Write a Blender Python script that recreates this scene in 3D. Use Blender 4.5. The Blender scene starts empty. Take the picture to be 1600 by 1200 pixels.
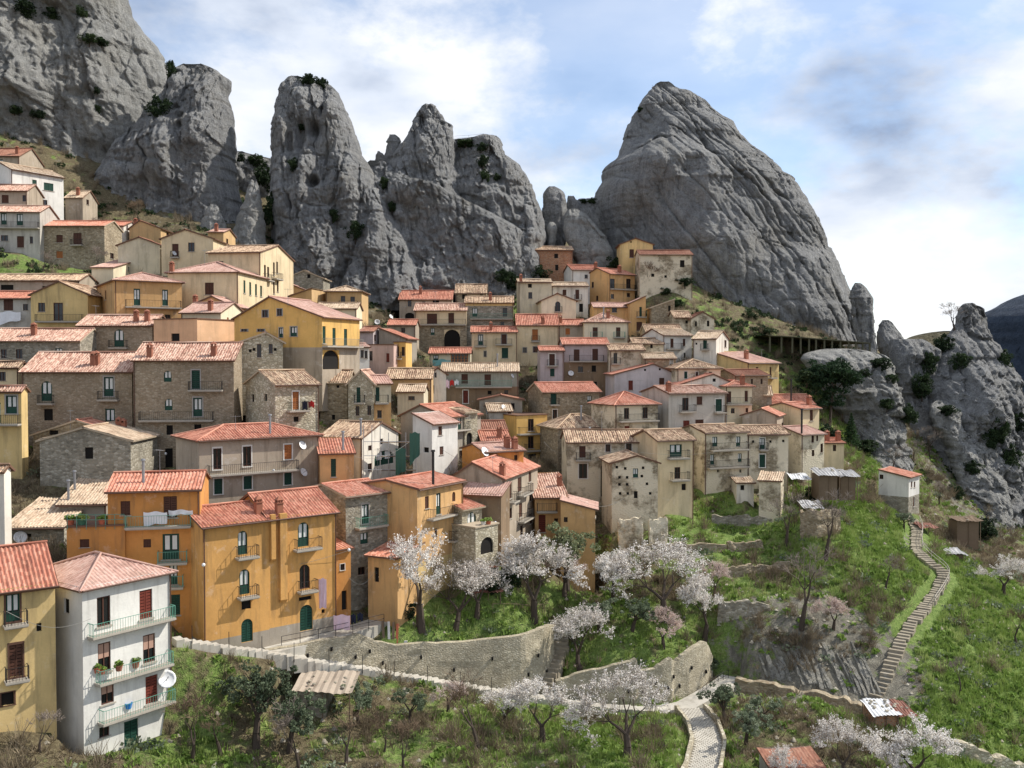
import bpy, math, random
import numpy as np
from mathutils import Vector, Matrix
R = math.radians
SC = bpy.context.scene
COL = SC.collection
rng = np.random.default_rng(7)
random.seed(7)

# ------------------------------------------------------------------ camera
F_PX, CX, CY, HORIZON = 1500.0, 800.0, 600.0, 560.0
PITCH = math.atan((CY - HORIZON) / F_PX)          # camera looks slightly down
cam_d = bpy.data.cameras.new('camera')
cam_d.sensor_width = 36.0
cam_d.lens = 36.0 * F_PX / 1600.0
cam_d.clip_start = 0.5
cam_d.clip_end = 20000
cam = bpy.data.objects.new('camera', cam_d)
COL.objects.link(cam)
cam.rotation_euler = (math.pi / 2 - PITCH, 0, 0)
SC.camera = cam
SC.render.resolution_x, SC.render.resolution_y = 1024, 768

# ------------------------------------------------------------------ sun, sky, exposure
SUN_EL, SUN_AZ = R(44), R(106)        # azimuth measured from "towards the camera" round to the right
sun_vec = Vector((math.sin(SUN_AZ) * math.cos(SUN_EL), -math.cos(SUN_AZ) * math.cos(SUN_EL), math.sin(SUN_EL)))
sd = bpy.data.lights.new('sun', 'SUN')
sd.energy, sd.angle, sd.color = 4.6, R(0.53), (1.0, 0.95, 0.86)
sun = bpy.data.objects.new('sun', sd)
COL.objects.link(sun)
sun.rotation_euler = (-sun_vec).to_track_quat('-Z', 'Y').to_euler()

world = bpy.data.worlds.new('World')
SC.world = world
world.use_nodes = True
nt = world.node_tree
nt.nodes.clear()
def wn(t, **kw):
    n = nt.nodes.new(t)
    for k, v in kw.items():
        setattr(n, k, v)
    return n
sky = wn('ShaderNodeTexSky', sky_type='NISHITA', sun_disc=False)
sky.sun_elevation = SUN_EL
sky.sun_rotation = math.atan2(sun_vec.x, sun_vec.y)
sky.altitude = 900
sky.air_density, sky.dust_density, sky.ozone_density = 1.0, 0.6, 2.0
tc = wn('ShaderNodeTexCoord')
mp = wn('ShaderNodeMapping')
mp.inputs['Scale'].default_value = (1.0, 1.0, 1.7)
mp.inputs['Location'].default_value = (2.13, 2.7, 9.71)
nt.links.new(tc.outputs['Generated'], mp.inputs['Vector'])
n1 = wn('ShaderNodeTexNoise'); n1.inputs['Scale'].default_value = 4.0; n1.inputs['Detail'].default_value = 9; n1.inputs['Roughness'].default_value = 0.6; n1.inputs['Distortion'].default_value = 0.1
nt.links.new(mp.outputs[0], n1.inputs['Vector'])
r1 = wn('ShaderNodeValToRGB')
r1.color_ramp.elements[0].position = 0.42; r1.color_ramp.elements[0].color = (0.34, 0.34, 0.34, 1)
r1.color_ramp.elements[1].position = 0.55; r1.color_ramp.elements[1].color = (1, 1, 1, 1)
nt.links.new(n1.outputs['Fac'], r1.inputs['Fac'])
mp2 = wn('ShaderNodeMapping'); mp2.inputs['Scale'].default_value = (1.0, 1.0, 2.2); mp2.inputs['Location'].default_value = (8.03, 3.04, 8.85)
nt.links.new(tc.outputs['Generated'], mp2.inputs['Vector'])
n2 = wn('ShaderNodeTexNoise'); n2.inputs['Scale'].default_value = 4.6; n2.inputs['Detail'].default_value = 7
nt.links.new(mp2.outputs[0], n2.inputs['Vector'])
r2 = wn('ShaderNodeValToRGB')
r2.color_ramp.elements[0].position = 0.28; r2.color_ramp.elements[0].color = (1.7, 2.2, 3.2, 1)
e_ = r2.color_ramp.elements.new(0.48); e_.color = (4.3, 4.7, 5.4, 1)
r2.color_ramp.elements[2].position = 0.66; r2.color_ramp.elements[2].color = (6.2, 6.2, 6.2, 1)
nt.links.new(n2.outputs['Fac'], r2.inputs['Fac'])
skm = wn('ShaderNodeMix', data_type='RGBA', blend_type='MULTIPLY'); skm.inputs[0].default_value = 1.0
nt.links.new(sky.outputs[0], skm.inputs[6]); skm.inputs[7].default_value = (1.0, 1.0, 1.0, 1)
SKYMUL = skm
mx = wn('ShaderNodeMix', data_type='RGBA')
nt.links.new(r1.outputs[0], mx.inputs[0]); nt.links.new(skm.outputs[2], mx.inputs[6]); nt.links.new(r2.outputs[0], mx.inputs[7])
bg = wn('ShaderNodeBackground'); bg.inputs['Strength'].default_value = 0.15
nt.links.new(mx.outputs[2], bg.inputs['Color'])
wo = wn('ShaderNodeOutputWorld'); nt.links.new(bg.outputs[0], wo.inputs['Surface'])

vs = SC.view_settings
vs.view_transform, vs.look, vs.exposure, vs.gamma = 'Standard', 'None', 0.3, 1.0
vs.use_curve_mapping = False
SC.render.engine = 'CYCLES'
SC.cycles.max_bounces = 5
SC.cycles.diffuse_bounces = 3
SC.cycles.transparent_max_bounces = 4

# ------------------------------------------------------------------ picture <-> place
CP, SP = math.cos(PITCH), math.sin(PITCH)
def ray(px, py):
    a, b = (px - CX) / F_PX, (CY - py) / F_PX
    return np.array([a, CP + b * SP, -SP + b * CP])
def at(px, py, Y):
    r = ray(px, py)
    return Vector(r * (Y / r[1]))

# ------------------------------------------------------------------ numpy noise
def _h(ix, iy, seed):
    n = (ix.astype(np.int64) * 374761393 + iy.astype(np.int64) * 668265263 + seed * 1274126177) & 0xffffffff
    n = ((n ^ (n >> 13)) * 1274126177) & 0xffffffff
    n = n ^ (n >> 16)
    return (n & 0xffff) / 32767.5 - 1.0
def vnoise(x, y, seed=0):
    x = np.asarray(x, float); y = np.asarray(y, float)
    ix, iy = np.floor(x), np.floor(y)
    fx, fy = x - ix, y - iy
    fx = fx * fx * fx * (fx * (fx * 6 - 15) + 10); fy = fy * fy * fy * (fy * (fy * 6 - 15) + 10)
    a, b = _h(ix, iy, seed), _h(ix + 1, iy, seed)
    c, d = _h(ix, iy + 1, seed), _h(ix + 1, iy + 1, seed)
    return (a + (b - a) * fx) * (1 - fy) + (c + (d - c) * fx) * fy
def fbm(x, y, o=4, seed=0, g=0.5):
    s, a, t = 0.0, 1.0, 0.0
    for i in range(o):
        s = s + a * vnoise(x * 2 ** i, y * 2 ** i, seed + 17 * i); t += a; a *= g
    return s / t

# ------------------------------------------------------------------ object helpers
def mesh(name, V, Fc, mats=(), mi=None, uv=None, smooth=False, extra=None):
    me = bpy.data.meshes.new(name)
    if isinstance(V, np.ndarray) and isinstance(Fc, np.ndarray):
        nv, nf, k = len(V), len(Fc), Fc.shape[1]
        me.vertices.add(nv); me.vertices.foreach_set('co', V.astype(np.float32).ravel())
        idx = Fc.astype(np.int32).ravel(); st = np.arange(0, nf * k, k, dtype=np.int32)
        if extra is not None:
            st = np.append(st, np.int32(nf * k)); idx = np.concatenate([idx, np.asarray(extra, np.int32)])
        me.loops.add(len(idx)); me.loops.foreach_set('vertex_index', idx)
        me.polygons.add(len(st)); me.polygons.foreach_set('loop_start', st)
        me.update(calc_edges=True)
    else:
        me.from_pydata([tuple(map(float, v)) for v in V], [], [tuple(map(int, f)) for f in Fc])
    for m in mats:
        me.materials.append(m)
    if mi is not None:
        me.polygons.foreach_set('material_index', np.asarray(mi, dtype=np.int32))
    if uv is not None:
        l = me.uv_layers.new(name='tiles')
        l.data.foreach_set('uv', np.asarray(uv, dtype=np.float32).ravel())
    if smooth:
        me.polygons.foreach_set('use_smooth', np.ones(len(me.polygons), dtype=bool))
    me.update()
    return me
def obj(name, me, parent=None, loc=None, rz=0.0, scale=None):
    o = bpy.data.objects.new(name, me)
    COL.objects.link(o)
    if parent is not None:
        o.parent = parent
    if loc is not None:
        o.location = loc
    if rz:
        o.rotation_euler = (0, 0, rz)
    if scale is not None:
        o.scale = scale
    return o
def tag(o, label, cat=None, group=None, kind=None):
    o['label'] = label
    if cat: o['category'] = cat
    if group: o['group'] = group
    if kind: o['kind'] = kind
    return o
def copy_tree(o, parent=None):
    c = o.copy(); COL.objects.link(c)
    if parent is not None:
        c.parent = parent
    for ch in list(o.children):
        copy_tree(ch, c)
    return c

class MB:
    """collects boxes, bars and polygons into one mesh"""
    def __init__(s):
        s.v, s.f, s.m = [], [], []
    def poly(s, pts, m=0):
        i = len(s.v); s.v += [tuple(p) for p in pts]; s.f.append(tuple(range(i, i + len(pts)))); s.m.append(m)
    def box(s, x0, x1, y0, y1, z0, z1, m=0):
        i = len(s.v)
        s.v += [(x0, y0, z0), (x1, y0, z0), (x1, y1, z0), (x0, y1, z0), (x0, y0, z1), (x1, y0, z1), (x1, y1, z1), (x0, y1, z1)]
        for q in ((0, 3, 2, 1), (4, 5, 6, 7), (0, 1, 5, 4), (1, 2, 6, 5), (2, 3, 7, 6), (3, 0, 4, 7)):
            s.f.append(tuple(i + k for k in q)); s.m.append(m)
    def tube(s, p0, p1, r0, r1=None, n=6, m=0, cap=True):
        r1 = r0 if r1 is None else r1
        p0, p1 = Vector(p0), Vector(p1)
        d = (p1 - p0)
        if d.length < 1e-6: return
        d.normalize()
        a = d.orthogonal().normalized(); b = d.cross(a)
        i = len(s.v)
        for p, r in ((p0, r0), (p1, r1)):
            for k in range(n):
                t = 2 * math.pi * k / n
                s.v.append(tuple(p + a * (r * math.cos(t)) + b * (r * math.sin(t))))
        for k in range(n):
            s.f.append((i + k, i + (k + 1) % n, i + n + (k + 1) % n, i + n + k)); s.m.append(m)
        if cap:
            s.f.append(tuple(i + k for k in reversed(range(n)))); s.m.append(m)
            s.f.append(tuple(i + n + k for k in range(n))); s.m.append(m)
    def mesh(s, name, mats, smooth=False):
        return mesh(name, s.v, s.f, mats, s.m, smooth=smooth)
    def build(s, name, mats, parent=None, loc=None, rz=0.0, smooth=False):
        if not isinstance(mats, (list, tuple)): mats = [mats]
        return obj(name, s.mesh(name, mats, smooth), parent, loc, rz)

# ------------------------------------------------------------------ materials
def lin(c):
    return tuple(((x / 255) / 12.92 if x / 255 <= 0.04045 else ((x / 255 + 0.055) / 1.055) ** 2.4) for x in c) + (1.0,)
class NM:
    def __init__(s, name, rough=0.85):
        s.m = bpy.data.materials.new(name); s.m.use_nodes = True
        s.t = s.m.node_tree; s.b = s.t.nodes['Principled BSDF']
        s.b.inputs['Roughness'].default_value = rough
        s.b.inputs['Specular IOR Level'].default_value = 0.25
    def n(s, t, **kw):
        x = s.t.nodes.new(t)
        for k, v in kw.items():
            if hasattr(x, k) and not k[0].isupper(): setattr(x, k, v)
            else: x.inputs[k.replace('_', ' ')].default_value = v
        return x
    def l(s, a, b): s.t.links.new(a, b)
    def coord(s, which='Object', scale=(1, 1, 1)):
        c = s.n('ShaderNodeTexCoord'); m = s.n('ShaderNodeMapping'); m.inputs['Scale'].default_value = scale
        s.l(c.outputs[which], m.inputs['Vector']); return m.outputs[0]
    def world(s, scale=(1, 1, 1)):
        g = s.n('ShaderNodeNewGeometry'); m = s.n('ShaderNodeMapping'); m.inputs['Scale'].default_value = scale
        s.l(g.outputs['Position'], m.inputs['Vector']); return m.outputs[0]
    def noise(s, vec, scale, detail=5, rough=0.55, dist=0.0):
        x = s.n('ShaderNodeTexNoise', Scale=scale, Detail=detail, Roughness=rough, Distortion=dist)
        s.l(vec, x.inputs['Vector']); return x.outputs['Fac']
    def ramp(s, fac, stops):
        r = s.n('ShaderNodeValToRGB'); e = r.color_ramp.elements
        while len(e) < len(stops): e.new(0.5)
        for k, (p, c) in enumerate(stops):
            e[k].position = p; e[k].color = c if len(c) == 4 else tuple(c) + (1,)
        s.l(fac, r.inputs['Fac']); return r.outputs[0]
    def mix(s, fac, a, b, mode='MIX'):
        x = s.n('ShaderNodeMix', data_type='RGBA', blend_type=mode)
        for i, v in ((0, fac), (6, a), (7, b)):
            if hasattr(v, 'is_linked') or hasattr(v, 'links'): s.l(v, x.inputs[i])
            else: x.inputs[i].default_value = v
        return x.outputs[2]
    def math(s, op, a, b=0.0):
        x = s.n('ShaderNodeMath', operation=op)
        for i, v in ((0, a), (1, b)):
            if hasattr(v, 'links'): s.l(v, x.inputs[i])
            else: x.inputs[i].default_value = v
        return x.outputs[0]
    def bump(s, h, strength=0.4, dist=0.05):
        b = s.n('ShaderNodeBump', Strength=strength, Distance=dist)
        s.l(h, b.inputs['Height']); s.l(b.outputs[0], s.b.inputs['Normal'])
    def col(s, c): 
        if hasattr(c, 'links'): s.l(c, s.b.inputs['Base Color'])
        else: s.b.inputs['Base Color'].default_value = c

def flat(name, c, rough=0.7, metal=0.0, spec=0.3):
    m = NM(name, rough); v = m.coord('Object')
    f = m.noise(v, 3.0, 4)
    k = lin(c)
    m.col(m.mix(f, tuple(x * 0.78 for x in k[:3]) + (1,), tuple(min(1, x * 1.15) for x in k[:3]) + (1,)))
    m.b.inputs['Metallic'].default_value = metal; m.b.inputs['Specular IOR Level'].default_value = spec
    return m.m
def plaster(name, c, dirt=0.5, stain=(96, 84, 70)):
    m = NM(name, 0.92); w = m.world()
    k = lin(c)
    big = m.noise(w, 0.22, 6, 0.6)
    st = m.noise(m.world((1.3, 1.3, 0.16)), 1.0, 5, 0.65)
    fine = m.noise(w, 6.0, 3, 0.6)
    a = m.mix(m.ramp(big, [(0.3, (0,) * 3), (0.7, (1,) * 3)]), tuple(x * 0.76 for x in k[:3]) + (1,), tuple(min(1, x * 1.12) for x in k[:3]) + (1,))
    f1 = m.ramp(st, [(0.50, (0, 0, 0)), (0.72, (dirt, dirt, dirt))])
    a = m.mix(f1, a, lin(stain))
    f2 = m.ramp(m.noise(w, 0.55, 8, 0.7), [(0.56, (0, 0, 0)), (0.68, (dirt * 0.7,) * 3)])
    a = m.mix(f2, a, tuple(x * 0.62 for x in k[:3]) + (1,))
    a = m.mix(m.ramp(fine, [(0.3, (0.0,) * 3), (0.7, (0.22,) * 3)]), a, tuple(x * 0.7 for x in k[:3]) + (1,))
    f3 = m.ramp(m.noise(w, 0.8, 7, 0.7), [(0.58, (0, 0, 0)), (0.66, (dirt * 0.5,) * 3)])
    a = m.mix(f3, a, tuple(min(1, x * 0.6 + 0.34) for x in k[:3]) + (1,))
    m.col(a); m.bump(m.noise(w, 2.5, 6, 0.7), 0.35, 0.06)
    return m.m
def stonewall(name, c1, c2, c3, size=0.42, mortar=(150, 140, 122), plast=0.0, pc=(190, 180, 160)):
    m = NM(name, 0.95); w = m.world((1 / size, 1 / size, 1.7 / size))
    nz = m.n('ShaderNodeTexNoise', Scale=0.8); m.l(w, nz.inputs['Vector'])
    wv = m.mix(0.16, w, nz.outputs['Color'], 'ADD')
    vo = m.n('ShaderNodeTexVoronoi', feature='F1', Scale=1.0); m.l(wv, vo.inputs['Vector'])
    ve = m.n('ShaderNodeTexVoronoi', feature='DISTANCE_TO_EDGE', Scale=1.0); m.l(wv, ve.inputs['Vector'])
    sep = m.n('ShaderNodeSeparateColor'); m.l(vo.outputs['Color'], sep.inputs[0])
    a = m.ramp(sep.outputs[0], [(0.0, lin(c1)), (0.5, lin(c2)), (1.0, lin(c3))])
    e = m.ramp(ve.outputs['Distance'], [(0.02, (1, 1, 1)), (0.12, (0, 0, 0))])
    a = m.mix(e, a, lin(mortar))
    big = m.noise(m.world(), 0.25, 6, 0.65)
    a = m.mix(m.ramp(big, [(0.35, (0.45,) * 3), (0.65, (0,) * 3)]), a, lin(tuple(x * 0.62 for x in c2)))
    if plast:
        pf = m.ramp(m.noise(m.world(), 0.35, 7, 0.65), [(0.62 - 0.25 * plast, (0,) * 3), (0.68 - 0.2 * plast, (1,) * 3)])
        a = m.mix(pf, a, lin(pc))
    m.col(a)
    m.bump(m.math('ADD', ve.outputs['Distance'], m.math('MULTIPLY', m.noise(m.world(), 5, 4), 0.25)), 0.8, 0.10)
    return m.m
def tiles(name, c1, c2, c3, moss=0.2, var=0.5):
    m = NM(name, 0.9)
    u = m.n('ShaderNodeUVMap'); u.uv_map = 'tiles'
    fl = m.n('ShaderNodeVectorMath', operation='FLOOR'); m.l(u.outputs[0], fl.inputs[0])
    wn_ = m.n('ShaderNodeTexWhiteNoise', noise_dimensions='3D')
    oi = m.n('ShaderNodeObjectInfo')
    ad = m.n('ShaderNodeVectorMath', operation='ADD'); m.l(fl.outputs[0], ad.inputs[0])
    cb = m.n('ShaderNodeCombineXYZ'); m.l(oi.outputs['Random'], cb.inputs[2]); m.l(cb.outputs[0], ad.inputs[1])
    m.l(ad.outputs[0], wn_.inputs['Vector'])
    w = m.world()
    big = m.noise(w, 0.5, 5, 0.6)
    sx = m.n('ShaderNodeSeparateXYZ'); m.l(ad.outputs[0], sx.inputs[0]); cx = m.n('ShaderNodeCombineXYZ'); m.l(sx.outputs[0], cx.inputs[0]); m.l(sx.outputs[2], cx.inputs[2])
    wc = m.n('ShaderNodeTexWhiteNoise', noise_dimensions='3D'); m.l(cx.outputs[0], wc.inputs['Vector'])
    tv = m.math('ADD', m.math('MULTIPLY', wn_.outputs['Value'], 0.66 * var), m.math('MULTIPLY', wc.outputs['Value'], 0.34 * var))
    f = m.math('ADD', tv, m.math('MULTIPLY', big, 1 - var * 0.6))
    a = m.ramp(f, [(0.25, lin(c1)), (0.55, lin(c2)), (0.85, lin(c3))])
    mo = m.ramp(m.noise(w, 0.9, 7, 0.7), [(0.50, (0,) * 3), (0.72, (moss,) * 3)])
    a = m.mix(mo, a, lin((92, 88, 66)))
    m.col(a)
    fr = m.n('ShaderNodeVectorMath', operation='FRACTION'); m.l(u.outputs[0], fr.inputs[0])
    sp = m.n('ShaderNodeSeparateXYZ'); m.l(fr.outputs[0], sp.inputs[0])
    m.bump(m.math('ADD', sp.outputs[1], m.math('MULTIPLY', wn_.outputs['Value'], 0.8)), 0.7, 0.06)
    return m.m
def glassy(name, c, rough=0.12):
    m = NM(name, rough); m.col(lin(c)); m.b.inputs['Specular IOR Level'].default_value = 0.5
    v = m.world(); m.bump(m.noise(v, 1.5, 2), 0.06, 0.05)
    return m.m

M = {}
M['cream'] = plaster('plaster_cream', (218, 198, 162), 0.45)
M['creamw'] = plaster('plaster_pale_cream', (228, 214, 184), 0.3)
M['creamg'] = plaster('plaster_grey_cream', (212, 200, 172), 0.5)
M['white'] = plaster('plaster_white', (222, 219, 212), 0.4, (120, 112, 104))
M['whited'] = plaster('plaster_weathered_white', (222, 215, 202), 0.6)
M['yellow'] = plaster('plaster_yellow', (220, 178, 106), 0.45)
M['yellowp'] = plaster('plaster_pale_yellow', (214, 186, 130), 0.5)
M['ochre'] = plaster('plaster_ochre', (208, 158, 94), 0.6)
M['orange'] = plaster('plaster_orange', (208, 166, 114), 0.55)
M['oranged'] = plaster('plaster_deep_orange', (200, 140, 78), 0.6)
M['peach'] = plaster('plaster_peach', (222, 180, 142), 0.25)
M['tan'] = plaster('plaster_tan', (202, 168, 122), 0.4)
M['grey'] = plaster('plaster_grey', (160, 150, 136), 0.6)
M['greyb'] = plaster('plaster_brown_grey', (172, 158, 140), 0.7)
M['greyw'] = plaster('plaster_light_grey', (188, 182, 172), 0.55)
M['greyg'] = plaster('plaster_green_grey', (160, 160, 146), 0.55)
M['pink'] = plaster('plaster_pink', (198, 170, 158), 0.4)
M['lilac'] = plaster('plaster_lilac', (198, 188, 186), 0.35)
M['purple'] = plaster('plaster_purple', (184, 170, 168), 0.4)
M['brown'] = plaster('plaster_brown', (142, 120, 96), 0.6)
M['stone'] = stonewall('masonry_brown', (128, 112, 90), (154, 138, 112), (184, 170, 146))
M['stoneb'] = stonewall('masonry_tan', (140, 124, 102), (158, 142, 120), (178, 164, 144), 0.34, (150, 136, 116))
M['stonel'] = stonewall('masonry_light', (160, 150, 128), (190, 180, 156), (216, 208, 188), 0.45, (150, 140, 120))
M['stoneg'] = stonewall('masonry_grey', (122, 116, 104), (150, 144, 130), (184, 178, 164), 0.42)
M['stonep'] = stonewall('masonry_patched', (128, 114, 92), (152, 138, 112), (192, 178, 154), 0.42, (160, 150, 132), 0.8, (210, 198, 174))
M['brick'] = stonewall('masonry_brick', (150, 96, 66), (174, 118, 84), (190, 142, 108), 0.3, (160, 146, 128))
M['t_red'] = tiles('roof_red_tiles', (138, 86, 72), (174, 112, 92), (200, 144, 122), 0.42, 0.65)
M['t_org'] = tiles('roof_orange_tiles', (154, 96, 78), (190, 126, 104), (212, 158, 136), 0.38, 0.65)
M['t_pink'] = tiles('roof_pink_tiles', (152, 116, 104), (182, 144, 130), (204, 172, 158), 0.35, 0.5)
M['t_mix'] = tiles('roof_mixed_tiles', (132, 94, 80), (176, 134, 116), (212, 180, 160), 0.4, 0.8)
M['t_old'] = tiles('roof_old_tiles', (104, 86, 72), (158, 128, 106), (204, 178, 150), 0.5, 0.8)
M['t_pale'] = tiles('roof_pale_tiles', (140, 118, 98), (182, 158, 134), (208, 188, 164), 0.4, 0.6)
M['t_brn'] = tiles('roof_brown_tiles', (112, 76, 62), (146, 100, 82), (168, 126, 106), 0.3, 0.5)
M['stoner'] = stonewall('masonry_retaining', (158, 148, 126), (178, 168, 146), (198, 189, 167), 0.3, (166, 156, 134))
M['moss'] = flat('mossy_concrete', (86, 84, 66), 0.95)
M['stepst'] = plaster('worn_step_stone', (156, 146, 128), 0.6)
M['trim'] = flat('eave_trim', (112, 84, 68), 0.85)
M['trimw'] = flat('eave_trim_pale', (176, 160, 138), 0.85)
M['glass'] = glassy('window_glass', (30, 32, 34))
M['dark'] = flat('dark_interior', (26, 23, 21), 0.9)
M['curtain'] = flat('white_curtain', (214, 214, 210), 0.8)
M['green'] = flat('green_paint', (28, 66, 54), 0.6)
M['greenl'] = flat('worn_green_paint', (66, 110, 88), 0.7)
M['bwood'] = flat('brown_shutter_wood', (86, 56, 44), 0.7)
M['owood'] = flat('orange_wood', (168, 104, 58), 0.7)
M['rwood'] = flat('red_brown_wood', (112, 52, 40), 0.7)
M['blind'] = flat('pink_blind', (178, 142, 124), 0.7)
M['fr_w'] = flat('white_surround', (212, 208, 200), 0.8)
M['fr_g'] = flat('grey_stone_surround', (160, 154, 148), 0.85)
M['fr_b'] = flat('brown_surround', (92, 66, 54), 0.8)
M['slab'] = flat('balcony_concrete', (170, 162, 150), 0.9)
M['iron'] = flat('dark_iron', (52, 50, 50), 0.6, 0.3)
M['irong'] = flat('green_iron', (98, 150, 132), 0.6)
M['ironw'] = flat('grey_railing', (140, 138, 132), 0.6)
M['pipe'] = flat('brown_pipe', (92, 66, 54), 0.6)
M['metal'] = flat('grey_metal', (150, 150, 152), 0.45, 0.4)
M['dish'] = flat('white_dish', (226, 226, 226), 0.5)
M['chim'] = flat('chimney_brick', (150, 98, 78), 0.9)
M['cloth'] = flat('white_cloth', (226, 226, 230), 0.9)
M['clothp'] = flat('pink_cloth', (226, 196, 208), 0.9)
M['clothr'] = flat('red_cloth', (190, 54, 50), 0.9)
M['clothb'] = flat('navy_cloth', (34, 38, 58), 0.9)
M['clotht'] = flat('turquoise_cloth', (120, 170, 170), 0.9)
M['blue'] = flat('blue_plastic', (40, 120, 200), 0.4)
M['terra'] = flat('terracotta', (186, 104, 78), 0.85)
M['wood'] = flat('weathered_wood', (118, 100, 82), 0.9)
M['net'] = flat('green_netting', (62, 98, 86), 0.9)
M['tin'] = flat('corrugated_tin', (176, 174, 172), 0.5, 0.3)
M['rust'] = flat('rusty_sheet', (140, 98, 84), 0.8)
M['t_pale2'] = flat('old_tile_sheet', (166, 152, 136), 0.9)
M['tinw'] = flat('white_tin_sheet', (214, 214, 214), 0.6)
M['conc'] = plaster('concrete', (182, 174, 160), 0.5)
M['path'] = plaster('pale_paving', (190, 184, 172), 0.5)
# ------------------------------------------------------------------ houses: frames from the table, meshes later
HOUSES = []
def H(label, xl, xr, ye, yr, yb, d, yaw, L, roof, wall, tile, wins='', ch=(), plinth=None, rail='iron', fr=None, xa=None, pipe=None, name='house', amp=None):
    HOUSES.append(dict(label=label, xl=xl, xr=xr, ye=ye, yr=yr, yb=yb, d=d, yaw=R(yaw), L=L, roof=roof, wall=wall, tile=tile,
                       wins=wins, ch=ch, plinth=plinth, rail=rail, fr=fr, xa=xa, pipe=pipe, name=name, amp=amp))
class Frame:
    def __init__(s, h):
        s.h = h
        xc = (h['xl'] + h['xr']) / 2
        C = at(xc, h['ye'], h['d'])
        t = (math.cos(h['yaw']), math.sin(h['yaw']))
        def sol(px):
            r = ray(px, h['ye']); a = r[0] / r[1]
            return (a * C.y - C.x) / (t[0] - a * t[1])
        sl, sr = sol(h['xl']), sol(h['xr'])
        s.W = sr - sl
        s.zb = at(xc, h['yb'], h['d']).z
        s.o = Vector((C.x + t[0] * sl, C.y + t[1] * sl, s.zb))
        s.yaw = h['yaw']; s.L = h['L']
        s.H = C.z - s.zb
        s.inv = Matrix.Rotation(-s.yaw, 3, 'Z')
        c = s.inv @ (-s.o)
        s.cam = c
        rt = h['roof']; s.ua = s.W / 2; s.rise = 0.0
        if rt in ('gs', 'hip', 'sh'):
            yy = {'gs': s.L / 2, 'hip': min(s.W, s.L) / 2, 'sh': s.L}[rt]
            p = s.hit(xc, h['yr'], 'y', yy)
            s.rise = max(p.z - s.H, 0.13 * yy); s.rise = min(s.rise, 0.62 * yy)
        elif rt == 'gf':
            p = s.hit(h['xa'] if h['xa'] else xc, h['yr'], 'y', 0.0)
            s.ua = min(max(p.x, 0.15 * s.W), 0.85 * s.W); s.rise = max(p.z - s.H, 0.3)
        elif rt in ('shr', 'shl'):
            p = s.hit(h['xl'] if rt == 'shr' else h['xr'], h['yr'], 'y', 0.0)
            q = s.hit(h['xr'] if rt == 'shr' else h['xl'], h['ye'], 'y', 0.0)
            s.H = q.z; s.rise = max(p.z - q.z, 0.4)
    def hit(s, px, py, ax, val):
        r = s.inv @ Vector(ray(px, py)); k = {'x': 0, 'y': 1, 'z': 2}[ax]
        t = (val - s.cam[k]) / r[k]
        return s.cam + r * t
    def side(s, sd, px, py):
        if sd == 'F': p = s.hit(px, py, 'y', 0.0); return p.x, p.z
        p = s.hit(px, py, 'x', s.W if sd == 'R' else 0.0); return p.y, p.z
    def world(s, x, y):
        return (s.o.x + x * math.cos(s.yaw) - y * math.sin(s.yaw), s.o.y + x * math.sin(s.yaw) + y * math.cos(s.yaw))

def clip(poly, planes):
    for (a, b, c) in planes:                      # keep z <= a*u + b  (c unused)
        out = []
        for i in range(len(poly)):
            p, q = poly[i], poly[(i + 1) % len(poly)]
            dp, dq = a * p[0] + b - p[1], a * q[0] + b - q[1]
            if dp >= 0: out.append(p)
            if (dp >= 0) != (dq >= 0):
                t = dp / (dp - dq); out.append((p[0] + (q[0] - p[0]) * t, p[1] + (q[1] - p[1]) * t))
        poly = out
        if len(poly) < 3: return []
    return poly

def wall_side(mb, ulen, ztop, planes, holes, place, inward, zp, z0=-3.5, depth=0.2):
    us = sorted({0.0, ulen, *[x for h in holes for x in h[:2]]})
    zs = sorted({z0, ztop, *[x for h in holes for x in h[2:4]], *([zp] if zp is not None else [])})
    for i in range(len(us) - 1):
        for j in range(len(zs) - 1):
            u0, u1, a, b = us[i], us[i + 1], zs[j], zs[j + 1]
            if u1 - u0 < 1e-5 or b - a < 1e-5: continue
            cu, cz = (u0 + u1) / 2, (a + b) / 2
            if any(h[0] < cu < h[1] and h[2] < cz < h[3] for h in holes): continue
            p = clip([(u0, a), (u1, a), (u1, b), (u0, b)], planes)
            if p: mb.poly([place(u, z, 0) for u, z in p], 1 if (zp is not None and cz < zp) else 0)
    for h in holes:
        u0, u1, a, b = h[:4]
        if h[4]:
            r = (u1 - u0) / 2; rz = min(r, (b - a) * 0.5); n = 8
            arc = [(u0 + r - r * math.cos(math.pi * k / n), b - rz + rz * math.sin(math.pi * k / n)) for k in range(n + 1)]
            for k in range(n):
                (x0, y0), (x1, y1) = arc[k], arc[k + 1]
                mb.poly([place(x0, y0, 0), place(x1, y1, 0), place(x1, b, 0), place(x0, b, 0)], 0)
                mb.poly([place(x0, y0, 0), place(x1, y1, 0), place(x1, y1, depth), place(x0, y0, depth)], 0)
            rim = [(u0, a), (u1, a)]
            mb.poly([place(u0, a, 0), place(u1, a, 0), place(u1, a, depth), place(u0, a, depth)], 0)
            for u in (u0, u1): mb.poly([place(u, a, 0), place(u, b - rz, 0), place(u, b - rz, depth), place(u, a, depth)], 0)
        else:
            for p, q in (((u0, a), (u1, a)), ((u1, a), (u1, b)), ((u1, b), (u0, b)), ((u0, b), (u0, a))):
                mb.poly([place(*p, 0), place(*q, 0), place(*q, depth), place(*p, depth)], 0)

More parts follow.
